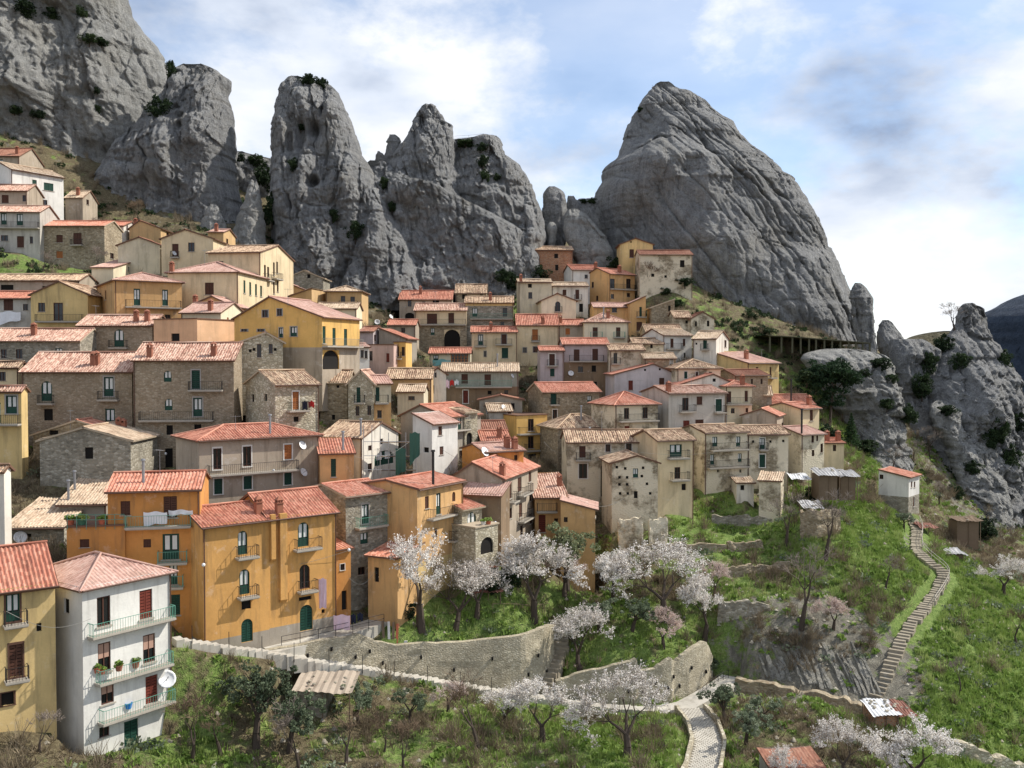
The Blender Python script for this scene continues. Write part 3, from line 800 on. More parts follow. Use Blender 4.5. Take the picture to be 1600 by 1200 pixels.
H('small yellow house with a red sloping roof and green door canopy', 500, 553, 707, 683, 765, 106, 15, 6, 'sh', 'orange', 't_red', '521,731,8,28,G', ch=((536, 702, 1),))
H('stone-fronted house with red roof and one green-railed balcony', 540, 610, 770, 748, 945, 98, 45, 8, 'gs', 'stoneg', 't_org', '570.5,803,11,30,cs b554,600,821 569,841,12,17,c 565,892,11,12,k', rail='irong')
H('tall orange house behind the big blossom tree with black flue', 652, 723, 756, 735, 925, 101, 58, 8, 'gs', 'orange', 't_org',
  '667,785,6,19,n 685,787,7,33,c b667,706,806 709,776,5,15,nA 711,824,5,24,n 681,833,4,14,k 714,882,5,24,nA b700,718,842', ch=((697, 762, 2),), plinth=(870, 'yellowp'))
H('small orange outbuilding with a dark door beside leaning planks', 575, 621, 868, 858, 955, 95, -25, 5, 'sh', 'orange', 't_org', '588.5,898,7,23,x R636,895,5,12,k')
H('curved white terrace house with a broad orange roof', 706, 785, 745, 722, 885, 109, -18, 14, 'gf', 'greyb', 't_org',
  'R797,766,5,26,n R812,757,6,22,n R828,745,4,16,n R798,802,4,16,k R813.5,797,5,22,n R815,836,4,30,k R829,775,4,16,k R830,810,4,16,k Rb793,802,783 Rb808,824,771 Rb809,825,811', xa=738, ch=((806, 718),), rail='iron')
H('lean-to with a pink ribbed roof below the grey gable', 722, 783, 771, 751, 850, 106, -18, 3, 'sh', 'brown', 't_pink', '', pipe=False)
H('small stone house with red roof and a white arched window', 722, 753, 792, 773, 905, 103.5, 50, 6, 'gs', 'stonel', 't_org', '737,813,14,26,cA')
H('stone terrace block with a dark arched opening', 743, 778, 822, 821, 900, 102, 50, 6, 'flat', 'stonel', 't_org', '761,852,20,26,xA', pipe=False)
H('orange house with pink striped roof behind the silvery tree', 836, 886, 776, 738, 870, 118, 5, 9, 'sh', 'orange', 't_mix', '847,818,11,27,r b838,870,798 869,815,6,10,k', ch=((880, 758),))
H('orange block with a pink coping sloping down beside the alley', 876, 930, 795, 781, 935, 114, -5, 6, 'shr', 'orange', 't_pink', '884,812,6,8,k R931,850,4,10,k', pipe=False)
H('tall yellow house with stacked balconies in the middle of the village', 807, 855, 649, 648, 735, 145, 30, 8, 'flat', 'yellow', 't_pink', '829.5,664,9,19,k b808,853,677 829.5,691,9,19,k b818,853,703 831,716,14,13,x')
# middle cluster
H('green-grey house with a long roof and brown shuttered balcony doors', 690, 810, 579, 567, 650, 156, 0, 7, 'gs', 'greyg', 't_pale', '726,592,10,15,n 762,593.5,10,17,n b712,800,604 727.5,620,8,20,rw 765,613.5,6,6,x 791,613,6,7,k', plinth=(604, 'brown'), rail='irong', ch=((777, 572, 1),))
H('narrow whitish gable house beside hanging pink washing', 671, 697, 583, 574, 640, 150, 12, 6, 'gf', 'whited', 't_mix', '680.5,586,3,8,k 676,608,4,12,k')
H('tan house with a ragged tile roof in the middle cluster', 604, 674, 590, 575, 620, 146, 0, 7, 'gs', 'tan', 't_old', '')
H('pale low house with sagging tiles above the red-edged gable', 621, 662, 611, 600, 650, 138, 0, 7, 'gs', 'creamg', 't_pale', '643,622,10,6,k')
H('grey gable with red roof edge and a white balconied side', 626, 700, 649, 632, 735, 126, -30, 8, 'gf', 'grey', 't_org', 'R706,668,3,14,k R718,659,5,21,c Rb706,728,671 R708,720,4,14,k R720,712,4,16,k', xa=657)
H('white house sliver with stacked brown windows beside green netting', 645, 675, 661, 645, 745, 117, -35, 5, 'shr', 'white', 't_pink', 'R688,673,4,14,n R690,704,4,13,n 666,703,8,8,x')
H('old ochre stone house with a dark archway in the middle cluster', 726, 746, 643, 636, 725, 128, 45, 6, 'gs', 'stonel', 't_old', '733.5,690,9,28,xA')
H('low house with a purple-brown roof beside the yellow balconied house', 748, 792, 672, 657, 700, 134, 10, 6, 'gs', 'whited', 't_brn', '', pipe=False)
H('small gable with red tiles just above the orange chimneys', 753, 797, 687, 672, 710, 128, 10, 6, 'gs', 'whited', 't_red', '', ch=((780, 682),), pipe=False)
H('orange house with brick chimneys and peach roof in the centre', 757, 818, 703, 690, 745, 118, 30, 6, 'gs', 'oranged', 't_pink', '806,715,5,8,k', ch=((792, 698), (806, 702)))
H('blue-grey gable behind the rooftop terrace', 749, 816, 624, 617, 655, 150, 0, 5, 'gf', 'grey', 't_brn', '800,635,8,10,x', pipe=False)
H('low roof with a white dormer wall beside the rooftop terrace', 764, 800, 641, 630, 655, 147, 10, 5, 'gs', 'greyw', 't_pale', '796,644,5,8,x', pipe=False)
H('white sliver house below the yellow balconied gable', 558, 577, 541, 536, 595, 148, 25, 5, 'gs', 'white', 't_pink', '566,553,3,12,k 572,554,3,12,k')
H('pink plaster house with a roof terrace in the upper middle', 576, 615, 539, 538, 590, 150, -8, 6, 'flat', 'pink', 't_pink', '606,559,4,14,r 579,556,4,15,k')
H('dull mauve house with a dark awning in the upper middle', 562, 583, 517, 510, 552, 157, -10, 6, 'gs', 'purple', 't_brn', 'R586,528,3,10,k')
H('grey house with red sloping roof and small white side', 592, 634, 528, 512, 555, 158, -12, 6, 'shr', 'grey', 't_red', 'R640,545,3,12,k')
H('narrow lemon yellow house with brown shutters', 615, 634, 535, 534, 585, 152, -5, 5, 'flat', 'yellow', 't_pink', '621,549,5,16,n 630,549,3,14,k b616,628,560')
H('stone gable with one dark window against the pillar rock', 446, 505, 434, 422, 465, 190, 0, 7, 'gf', 'stoneg', 't_old', '482.5,431.5,5,6,x', xa=475)
H('tan gable tucked under the stone gable', 441, 476, 452, 444, 475, 178, 0, 6, 'gf', 'tan', 't_pink', '447,458,4,5,k', xa=455)
H('tan wall house with a lean-to roof falling left', 452, 487, 462, 450, 485, 172, -12, 8, 'shl', 'tan', 't_old', '')
H('tan house with a low hipped roof and two balcony doors', 509, 565, 454, 446, 505, 175, 0, 8, 'hip', 'tan', 't_pale', '536,470,7,15,k 551,471,7,15,k b530,560,479')
H('low pale roofed house just behind the yellow gable', 495, 557, 481, 473, 505, 160, 0, 6, 'gs', 'creamw', 't_pale', '')
H('grey house with a red double roof under the cliff', 624, 706, 467, 454, 510, 196, 0, 8, 'gs', 'greyb', 't_red', '640,474,6,10,k 681,472,10,5,x 640,493,14,9,xA 662,475,5,8,k', ch=((657, 458),))
H('ruined stone hut with rough roof behind the red double roof', 712, 760, 457, 444, 476, 200, 0, 7, 'gs', 'stone', 't_old', '726,463,8,8,x 752,461,5,5,x')
H('cream house with brown shutters above a large stone arch', 648, 729, 484, 474, 565, 188, 0, 7, 'gs', 'cream', 't_mix', '675,498,16,16,n 705,497,9,16,n b650,728,507 676,518,6,11,c 706.5,530,25,30,xA', plinth=(507, 'stone'))
H('yellowish house with grey balcony wall and a chimney on top', 727, 802, 472, 463, 540, 190, 0, 7, 'gs', 'yellowp', 't_old', '742,488,8,14,c 789,488,7,14,k b735,801,498 785,506,6,6,k', plinth=(478, 'stoneg'), ch=((766, 468),), rail='irong')
H('low grey house with red roof and a leaning mast', 606, 649, 507, 499, 545, 178, 0, 7, 'gs', 'greyb', 't_red', '630,516,6,8,k')
H('pale house with a gridded veranda and turquoise washing', 671, 735, 551, 543, 590, 172, 0, 6, 'gs', 'creamg', 't_red', '681,559,8,8,c 718,560,27,14,v')
H('cream house with small balcony windows and red roof, lower of two joined', 737, 808, 518, 510, 572, 178, 2, 7, 'gs', 'cream', 't_red', '751,531,7,16,cs b741,760,541 787.5,530,8,15,ns b774,800,538 758,553,4,9,ks 789,551.5,10,16,g', ch=((767, 515),))
H('cream house with an orange shutter and taller red roof of two joined', 808, 873, 507, 491, 572, 180, 2, 8, 'gs', 'cream', 't_red', '836,523,9,17,o b830,843,533 820,547,6,8,ks 836.5,546,7,9,ks', ch=((848, 505),))
H('small grey house with red roof and an orange shutter', 873, 913, 507, 499, 540, 184, 2, 6, 'gs', 'grey', 't_org', '887,518,7,10,o', ch=((875, 504),))
H('pale yellow house with hipped brown-pink roof and two balconies', 913, 982, 502, 489, 545, 182, 3, 8, 'hip', 'creamw', 't_mix', '930,519,8,15,n b922,941,527 966,519,7,15,n b958,976,527', ch=((950, 496), (943, 496, 1)), rail='irong')
H('lilac house with a long balcony above bare brown plaster', 880, 951, 537, 528, 625, 168, 3, 7, 'gs', 'purple', 't_org', '901,555,9,18,n 930,554,9,18,n b889,943,564 928,576,7,10,x 930,601,6,9,x 907,577,8,9,k', plinth=(566, 'brown'))
H('narrow lilac wing with one small balcony', 844, 881, 547, 541, 605, 165, 3, 6, 'gs', 'purple', 't_org', '862.5,562,9,18,nw b854,872,571 863,582,7,12,g')
H('cream gabled house with an arched window in the upper village', 846, 900, 469, 458, 510, 192, 4, 8, 'gf', 'creamw', 't_brn', '871.5,479,8,16,kA b866,878,487 865,494.5,4,7,x', xa=871)
H('grey-cream house with two small dark windows beside a bushy bank', 810, 862, 440, 436, 495, 200, 3, 7, 'gs', 'creamg', 't_pale', '828,446.5,6,6,x 828.5,461.5,6,10,k', ch=((814, 440),))
H('weathered pale house with pinkish shutters left of the orange tower house', 862, 919, 446, 441, 495, 203, 3, 7, 'gs', 'whited', 't_pale', '882,457,6,9,n 902,460,6,15,n b897,909,468 908,481,6,13,x')
H('roofless brown stone house under the boulders', 836, 895, 390, 385, 440, 216, 3, 8, 'gs', 'brick', 't_old', '869,400,6,7,x 870,418,5,9,x')
H('white house with low red roof behind the orange tower house', 894, 935, 421, 414, 450, 210, 12, 7, 'gs', 'white', 't_red', '916,432,5,6,k', ch=((940, 420),))
H('orange tower house with four dark windows high in the village', 952, 992, 428, 421, 480, 207, 35, 8, 'gs', 'orange', 't_org', '957,443,7,15,k 982,443,7,15,k b953,991,452 957,463,5,7,k 982,461,5,6,k L926,445,3,9,k L933,466,3,8,k', ch=((968, 425),))
H('low orange house with a pink lean-to roof below the orange tower house', 928, 985, 479, 473, 530, 196, 3, 6, 'gs', 'orange', 't_pink', '960,484,8,8,k')
H('orange house end with a green balcony door and tall gable', 984, 1009, 473, 462, 528, 194, 5, 6, 'shl', 'orange', 't_pink', '1001,487,4,15,G b994,1010,495 999,510,9,14,n')
H('pale yellow gabled house, highest beneath the great rock', 969, 1020, 381, 372, 418, 212, 0, 7, 'gf', 'yellowp', 't_brn', '987,396,7,13,n 986,378,2,2,x', xa=993)
H('long ruined house with ragged roof at the foot of the great rock', 1000, 1082, 397, 391, 455, 206, 2, 7, 'gs', 'stonep', 't_brn', '1066,412,7,11,x 1020,430,5,5,x 1040,432,4,4,x')
H('stone ruin with a collapsed slanting roof beside the orange house end', 1018, 1054, 480, 467, 520, 192, 0, 6, 'shl', 'stone', 't_pale', '1046,482,4,9,x')
H('tan gabled house with two small windows beneath the green terrace', 1080, 1116, 497, 487, 525, 186, 3, 6, 'gf', 'stonep', 't_brn', '1087.5,506,3,8,x 1106.5,505.5,4,9,x')
H('low stone wing left of the small tan gable', 1054, 1080, 495, 486, 522, 187, 3, 6, 'gs', 'stonep', 't_old', '1073,503,4,5,x')
H('house hidden under a heap of old tiles above the white balcony house', 1010, 1066, 517, 507, 535, 178, 3, 6, 'gs', 'stone', 't_old', '', pipe=False)
H('whitewashed house with a flaking corner and shuttered balcony', 1036, 1081, 523, 514, 572, 172, 24, 7, 'gs', 'white', 't_pale', '1050,536,5,14,n b1040,1064,545 1069,535,4,11,n 1070,555.5,3,8,x')
H('house with a pinkish sunlit gable and a green shuttered front', 1083, 1119, 528, 517, 570, 168, -30, 7, 'gs', 'whited', 't_pale', '1101.5,538,6,13,G b1096,1108,546 1088,537,3,3,x R1133.5,537,3,11,k')
H('stone house with a green window box and mossy roof', 953, 1007, 546, 537, 595, 165, 2, 7, 'gs', 'stonep', 't_old', '961.5,560,6,17,k b955,969,568')
H('stone house with a single slit window between two old roofs', 990, 1037, 536, 528, 565, 170, 2, 6, 'gs', 'stonep', 't_old', '1018,541,4,6,x')
H('grey roofed stone house right of the lilac gable', 1007, 1056, 559, 551, 590, 162, 2, 6, 'gs', 'stone', 't_pale', '1049,567,5,11,cw')
H('pale lilac gabled house with a red door canopy', 960, 1057, 584, 568, 635, 158, 5, 8, 'gf', 'lilac', 't_org', '985.5,602,7,15,r 1034,596.5,8,12,n 1008,578,2,2,x 1031,577,2,2,x', xa=1021)
H('stone house with hipped rubble roof and a green door', 1058, 1126, 574, 561, 605, 155, 5, 8, 'hip', 'stonep', 't_old', '1071.5,586,5,11,Gw 1089,584.5,4,7,kw 1110,584,5,6,x')
H('pinkish gable with orange tiles behind the big white house', 1062, 1150, 600, 584, 625, 150, 3, 6, 'gf', 'whited', 't_org', '1116,594,5,5,x', xa=1114)
H('ochre house with a broad pink roof at the right end of the village', 1168, 1217, 566, 549, 612, 165, 38, 8, 'sh', 'yellowp', 't_pink', '1204,581,3,15,n b1199,1209,590 1183,576,4,5,k', ch=((1166, 560),))
H('stone house with brown tile roof and white-rimmed windows', 1148, 1200, 585, 577, 618, 156, 18, 6, 'gs', 'stoneb', 't_brn', '1160,594,5,5,kw 1175,596,3,8,k 1190,596,3,8,k')
H('white house with orange hipped roof and a full balcony', 1134, 1175, 602, 594, 665, 148, 5, 7, 'hip', 'creamw', 't_org', '1139,620,7,17,n b1134,1173,631 1166,619,5,17,n 1145,642,6,8,k 1167,641,4,7,k', ch=((1160, 600),))
H('big white house with patched orange roof and red door', 1045, 1134, 613, 602, 695, 142, 22, 8, 'gs', 'greyw', 't_mix', '1071,631.5,10,20,k b1060,1084,643 1093,626,9,13,n 1123,633,10,19,gw b1115,1131,644 1072.5,666,10,18,r 1093,660,13,9,n', ch=((1012, 612),))
H('tan house with bright red hipped roof and a railed balcony', 961, 1028, 630, 611, 700, 138, 24, 7, 'hip', 'stonep', 't_org', '979,646,8,17,k 1008,645,8,17,k b966,1026,657 980,670,8,9,r')
H('brown stone house with an orange roof over half its width', 848, 938, 611, 597, 690, 150, 18, 7, 'gs', 'stone', 't_org', '865,623.5,9,17,g b858,872,632 921,624,7,11,c 867,648,7,16,kw')
H('stone house with a red and grey hipped roof above the long house', 872, 958, 666, 646, 710, 140, 20, 7, 'hip', 'stone', 't_old', '', ch=((908, 655, 1),))
H('long stone house with a tall dark archway and rubble tiles', 886, 1010, 689, 671, 800, 130, 3, 7, 'gs', 'stonep', 't_old', '910,706,10,18,n b899,922,718 911,736,13,23,kw 950,700,8,12,kw 982.5,700,9,14,kw 946,750,15,52,xA')
H('square stone tower house full of putlog holes', 956, 1028, 722, 711, 830, 122, 5, 7, 'gf', 'stonep', 't_old',
  '993,739,8,14,c 993.5,773,6,11,x 964,730,2,2,x 977,732,2,2,x 1005,731,2,2,x 968,746,2,2,x 980,746,2,2,x 1003,744,2,2,x 968,757,2,2,x 980,757,2,2,x 1011,756,2,2,x 969,771,2,2,x 981,771,2,2,x 1016,771,2,2,x', xa=996)
H('cream house with three stacked windows beside the square tower', 1027, 1084, 686, 670, 800, 126, 20, 7, 'gs', 'cream', 't_old', '1056,704,19,19,c b1042,1074,715 1058.5,739,9,18,k b1046,1074,749 1068.5,761,7,10,x')
H('stone house with cream upper wall and two long balconies', 1101, 1168, 674, 662, 765, 134, 22, 7, 'gs', 'stonep', 't_old', '1117,690,8,15,c 1153.5,690,7,16,c b1109,1166,702 1113,718,6,16,c 1156,715,6,13,c b1104,1167,729 1122,736,3,4,x 1157,736,3,5,x')
H('tan stone house with blue shutters at the village edge', 1168, 1232, 677, 664, 760, 136, 5, 7, 'gs', 'stonep', 't_old', '1191,693,8,17,cw b1185,1198,702 1191,720,9,20,gw 1177,690,2,2,x 1204,690,2,2,x 1224,689,3,3,x')
H('narrow house with pink roof and a tall flue on its corner', 1252, 1288, 677, 664, 750, 140, 30, 7, 'gs', 'stonep', 't_pink', '1270,686,4,11,k 1277,685,3,9,k 1270.5,708,4,10,k 1284,700,4,14,k', ch=((1248, 680, 2),))
H('small cream house with a red roof beyond the narrow house', 1288, 1319, 691, 684, 730, 143, 5, 6, 'gs', 'cream', 't_org', '1304,700,5,10,k', ch=((1292, 688), (1314, 688)))
H('dark gabled house with an orange roof near the pine', 1160, 1214, 648, 638, 680, 145, -25, 6, 'gf', 'greyb', 't_org', 'R1228,662,3,7,k R1240,656,3,9,k', xa=1190)
H('cream house with brown window and orange roof beside the pine', 1251, 1280, 637, 627, 680, 150, 35, 7, 'gs', 'cream', 't_org', '1268,649,5,17,n', ch=((1270, 632),))
H('low house with a broad salmon roof behind the pine-side houses', 1205, 1272, 630, 616, 650, 158, 10, 6, 'gs', 'cream', 't_org', '', ch=((1236, 626, 2),))
H('small stone house with rough tiles above the salmon roofs', 1177, 1206, 616, 603, 645, 157, -10, 6, 'gs', 'stoneg', 't_pale', '1189,624,3,5,x 1196,624,4,6,x')
# right side
H('lone white house with red roof on the green slope', 1373, 1420, 745, 733, 800, 144, -40, 5, 'shr', 'white', 't_org', '1377,745,6,7,k R1424.5,757,2,9,n R1429,757,2,9,n R1428,784,2,15,n', plinth=(775, 'stoneg'))
H('stone shed with flapping tin roof on the terraced garden', 1186, 1220, 750, 736, 800, 128, -20, 5, 'sh', 'stonep', 't_pale', 'R1228,752,3,4,x', name='garden_shed', pipe=False)
H('tiny white-walled shed below the stone house balconies', 1151, 1178, 753, 744, 772, 131, 0, 3, 'sh', 'whited', 't_pale', '1160,762,6,8,x', name='garden_shed', pipe=False)
H('red-roofed cottage cut by the bottom edge beside blossom', 1215, 1296, 1212, 1168, 1250, 80, 5, 4.5, 'sh', 'greyw', 't_brn', '', name='garden_hut', pipe=False, amp=0.01)
FR = [Frame(h) for h in HOUSES]
# ------------------------------------------------------------------ walls, stairs and paths: (x, y_top, y_bottom, distance) / (x, y, distance)
WALLS = [
 ('retaining_wall', 'high stone retaining wall above the long stairs', 'stoner', 0.6, [(414, 1016, 1024, 87), (500, 1000, 1034, 89.4), (560, 990, 1042, 91.4), (600, 1006, 1049, 92.6), (700, 1003, 1064, 95), (816, 992, 1082, 97.4), (846, 979, 1086, 99.5), (862, 975, 1070, 102)]),
 ('retaining_wall', 'stone retaining wall with buttresses below the blossom garden', 'stoner', 0.6, [(868, 1064, 1096, 98.2), (900, 1052, 1096, 98.6), (960, 1038, 1100, 99), (992, 1030, 1100, 99.4), (998, 1046, 1099, 99.6), (1022, 1044, 1097, 100), (1046, 1026, 1094, 100.6), (1050, 1036, 1092, 101), (1072, 1018, 1086, 102), (1100, 1000, 1070, 104.5), (1110, 1024, 1062, 107)]),
 ('terrace_wall', 'dark dry-stone terrace wall below the pale plot', 'stoneg', 0.5, [(1122, 940, 958, 109), (1160, 939, 957, 109), (1202, 942, 958, 109.5)]),
 ('terrace_wall', 'mossy terrace wall across the middle of the garden slope', 'stone', 0.5, [(1118, 888, 902, 116.5), (1160, 884, 900, 117), (1200, 882, 898, 118), (1234, 876, 892, 119)]),
 ('terrace_wall', 'short terrace wall under the vegetable strip', 'stone', 0.5, [(1136, 848, 862, 122.5), (1192, 846, 860, 123)]),
 ('terrace_wall', 'rubble terrace wall just below the tower house', 'stone', 0.5, [(978, 850, 868, 119), (1050, 850, 866, 120), (1134, 848, 862, 122)]),
 ('terrace_wall', 'upper terrace wall in front of the stone garden shed', 'stoneg', 0.5, [(1112, 806, 822, 128.5), (1160, 806, 822, 128.5), (1206, 808, 824, 128)]),
 ('garden_wall', 'broken stone wall at the foot of the square tower', 'stonep', 0.5, [(966, 812, 842, 119.5), (1004, 810, 842, 119.5)]),
 ('garden_wall', 'right half of the broken wall at the square tower', 'stonep', 0.5, [(1014, 812, 840, 120), (1042, 810, 838, 120.5)]),
 ('path_wall', 'pale-topped wall carrying the path to the brick hut', 'stone', 0.9, [(1150, 1060, 1082, 104), (1228, 1073, 1098, 101), (1320, 1091, 1116, 98), (1368, 1103, 1130, 96.6)]),
 ('path_wall', 'pale path wall leaving the picture at the lower right', 'stonel', 0.9, [(1474, 1150, 1168, 90), (1540, 1174, 1194, 90.5), (1612, 1200, 1222, 91.5)]),
 ('ruin_wall', 'ruined square stone pen on the grassy slope', 'stone', 0.6, [(1252, 800, 836, 121.5), (1276, 798, 838, 120), (1310, 794, 832, 121.5)]),
]
STAIRS = [
 ('stairway', 'long pale stepped path running down along the retaining wall', [(272, 998, 80), (340, 1010, 82.4), (420, 1020, 86), (500, 1034, 88.2), (600, 1050, 91.2), (760, 1077, 94.6), (870, 1094, 96.4), (950, 1104, 97), (1038, 1110, 97.4)], 1.3, 74, 'path'),
 ('stairway', 'short stone stairs climbing between the two retaining walls', [(848, 1080, 97.6), (862, 1046, 99.8), (877, 1012, 102.4), (873, 968, 106)], 1.5, 16, 'stepst'),
 ('stairway', 'stone stairs climbing the green slope towards the lone white house', [(1366, 1096, 0), (1382, 1066, 0), (1392, 1040, 0), (1402, 1016, 0), (1412, 994, 0), (1424, 976, 0), (1438, 960, 0), (1456, 935, 0), (1468, 918, 0), (1475, 901, 0), (1470, 892, 0), (1458, 884, 0), (1444, 872, 0), (1432, 860, 0), (1430, 846, 0), (1433, 830, 0), (1426, 812, 0)], 1.3, 80, 'stepst'),
]
RIBBONS = [
 ('ramp', 'pale ramp rising past the ochre houses', [(418, 1015, 87.2), (480, 1001, 89.8), (540, 986, 92.2), (590, 970, 95.2), (622, 957, 98)], 2.3, 'path'),
 ('path', 'pale path curving round the buttressed wall', [(1030, 1110, 97.4), (1070, 1102, 98.5), (1100, 1086, 100.5), (1126, 1070, 103), (1144, 1057, 105.5)], 2.4, 'path'),
]
COBBLE = [(1078, 1106, 97.6), (1098, 1130, 93.4), (1107, 1160, 88.6), (1099, 1198, 83.4), (1086, 1235, 79)]
# ------------------------------------------------------------------ ground
def mat_ground():
    m = NM('hillside_ground', 0.97); w = m.world()
    at_ = m.n('ShaderNodeAttribute', attribute_name='green'); rk = m.n('ShaderNodeAttribute', attribute_name='rocky')
    n_ = m.noise(w, 0.35, 8, 0.68); f_ = m.noise(w, 2.2, 6, 0.7); g_ = m.noise(w, 9.0, 3, 0.6)
    grass = m.ramp(f_, [(0.28, lin((84, 102, 50))), (0.5, lin((118, 142, 70))), (0.72, lin((158, 168, 104)))])
    dry = m.ramp(f_, [(0.28, lin((70, 60, 46))), (0.5, lin((112, 100, 76))), (0.72, lin((148, 138, 108)))])
    fac = m.math('ADD', at_.outputs['Fac'], m.math('MULTIPLY', m.math('SUBTRACT', n_, 0.5), 1.7))
    fr_ = m.ramp(fac, [(0.36, (0,) * 3), (0.58, (1,) * 3)])
    a = m.mix(fr_, dry, grass)
    stone = m.ramp(m.noise(m.world((1, 1, .35)), 1.4, 7, .7), [(0.3, lin((96, 92, 84))), (0.6, lin((150, 144, 130))), (0.8, lin((184, 178, 164)))])
    rf = m.math('ADD', rk.outputs['Fac'], m.math('MULTIPLY', m.math('SUBTRACT', m.noise(w, 0.6, 7, .7), 0.5), 1.2))
    a = m.mix(m.ramp(rf, [(0.45, (0,) * 3), (0.56, (1,) * 3)]), a, stone)
    a = m.mix(m.ramp(g_, [(0.35, (0.35,) * 3), (0.65, (0,) * 3)]), a, lin((40, 44, 26)))
    m.col(a); m.bump(m.math('ADD', f_, g_), 0.9, 0.25)
    return m.m
def mat_rock(name, c0, c1, c2, streak=0.5, lichen=0.25):
    m = NM(name, 0.95); w = m.world()
    big = m.noise(w, 0.06, 6, 0.6)
    mid = m.noise(m.world((1, 1, 0.35)), 0.45, 8, 0.72)
    fine = m.noise(w, 1.6, 7, 0.75)
    f = m.math('ADD', m.math('MULTIPLY', mid, 0.6), m.math('MULTIPLY', fine, 0.4))
    a = m.ramp(f, [(0.30, lin(c0)), (0.50, lin(c1)), (0.70, lin(c2))])
    a = m.mix(m.ramp(big, [(0.40, (0.4,) * 3), (0.60, (0,) * 3)]), a, lin(tuple(x * 0.8 for x in c1)))
    st = m.noise(m.world((1.0, 1.0, 0.07)), 0.8, 6, 0.65)
    a = m.mix(m.ramp(st, [(0.54, (0,) * 3), (0.68, (streak * 1.3,) * 3)]), a, lin((80, 80, 82)))
    li = m.noise(w, 0.9, 8, 0.75)
    a = m.mix(m.ramp(li, [(0.58, (0,) * 3), (0.68, (lichen,) * 3)]), a, lin((198, 192, 176)))
    wm = m.noise(w, 0.10, 5, 0.6)
    a = m.mix(m.ramp(wm, [(0.52, (0,) * 3), (0.66, (0.26,) * 3)]), a, lin((156, 148, 132)))
    s2 = m.noise(m.world((0.9, 0.9, 0.04)), 1.7, 5, 0.7)
    a = m.mix(m.ramp(s2, [(0.57, (0,) * 3), (0.66, (0.35,) * 3)]), a, lin((206, 202, 192)))
    sp = m.noise(w, 3.2, 5, 0.8)
    a = m.mix(m.ramp(sp, [(0.34, (0.5,) * 3), (0.44, (0,) * 3)]), a, lin((62, 60, 56)))
    m.col(a)
    m.bump(m.math('ADD', m.math('MULTIPLY', mid, 1.2), m.math('ADD', fine, m.math('MULTIPLY', sp, 0.35))), 1.0, 1.3)
    return m.m
M['ground'] = mat_ground()
M['rockp'] = mat_rock('lightened_strata', (150, 146, 136), (190, 186, 174), (220, 216, 206), 0.3, 0.4)  # strata rock coloured paler to offset the shade on its faces
M['rock'] = mat_rock('grey_sandstone', (110, 111, 112), (162, 162, 162), (206, 205, 202), 0.4)
M['rockl'] = mat_rock('pale_sandstone', (128, 128, 126), (178, 177, 173), (216, 214, 208), 0.3, 0.3)

CT = []           # control points of the ground, X, Y, Z
def ct(px, py, d): p = at(px, py, d); CT.append((p.x, p.y, p.z))
for c in [(0, 1205, 66), (200, 1205, 68), (110, 1160, 71), (270, 1140, 79), (320, 1200, 76), (450, 1200, 77), (600, 1200, 78), (750, 1200, 79), (900, 1200, 80), (1000, 1200, 80), (1100, 1200, 81),
          (1200, 1200, 80), (1320, 1200, 82), (1450, 1200, 86), (1600, 1200, 92),
          (300, 1010, 86), (420, 1025, 88), (600, 1058, 91), (870, 1100, 95), (1040, 1112, 95), (1140, 1075, 101), (350, 1080, 83), (480, 1110, 84), (700, 1120, 87), (900, 1150, 88), (1090, 1150, 88),
          (600, 972, 94.6), (615, 971, 94.2), (632, 973, 94.5), (650, 974, 95), (640, 962, 97), (700, 965, 98), (830, 960, 100), (720, 935, 101), (560, 960, 97), (800, 900, 105), (950, 990, 102), (900, 930, 107), (1000, 1000, 102), (1080, 1000, 104),
          (1000, 900, 113), (930, 860, 118), (1050, 860, 120), (1150, 1000, 105), (1150, 920, 113), (1150, 850, 123), (1100, 810, 129), (1200, 800, 134), (1250, 1050, 99), (1250, 950, 108), (1250, 870, 118),
          (1300, 790, 138), (1340, 750, 144), (1330, 860, 123), (1385, 1098, 96), (1400, 1050, 100), (1440, 980, 108), (1478, 890, 122), (1440, 840, 134), (1425, 812, 141),
          (1300, 1110, 92), (1500, 1100, 95), (1500, 1000, 106), (1600, 1100, 98), (1600, 1000, 112), (1600, 900, 138), (1540, 860, 146), (1560, 790, 172), (1500, 800, 158), (1470, 740, 168), (1400, 700, 167), (1330, 690, 163),
          (1290, 640, 174), (1262, 600, 180), (1240, 570, 185), (1200, 545, 192), (1120, 505, 198), (1090, 470, 208), (1060, 440, 216), (960, 420, 222), (830, 432, 215), (760, 452, 213), (600, 490, 195), (560, 475, 196),
          (440, 430, 198), (380, 395, 200), (290, 352, 200), (200, 338, 206), (110, 300, 206), (60, 262, 208), (0, 215, 212), (-100, 170, 215), (60, 420, 166), (120, 430, 164), (30, 400, 172),
          (1400, 640, 184), (1370, 570, 192), (1340, 552, 196)]: ct(*c)
for X, Y, Z in [(-60, 40, -38), (0, 40, -46), (60, 40, -50), (-90, 20, -42), (0, 5, -64), (90, 20, -60), (110, 90, -52), (120, 140, -40), (130, 190, -30), (120, 240, -20), (-130, 100, -12), (-150, 150, 14), (-160, 220, 52), (-60, 60, -34),
                (40, 60, -42), (-100, 260, 60), (0, 260, 34), (60, 260, 20)]:
    CT.append((X, Y, Z))
for f in FR:
    x, y = f.world(f.W / 2, -0.6); CT.append((x, y, f.zb))
    x, y = f.world(f.W / 2, f.L); CT.append((x, y, f.zb + 0.22 * f.L))
for w in WALLS:
    for (px, yt, yb_, d) in w[4]: ct(px, yb_ - 1, d - 0.4); ct(px, yt + 1, d + 1.1)
for st in STAIRS + RIBBONS:
    for (px, py, d) in st[2]:
        if d: p = at(px, py, d); CT.append((p.x, p.y, p.z - 0.15))
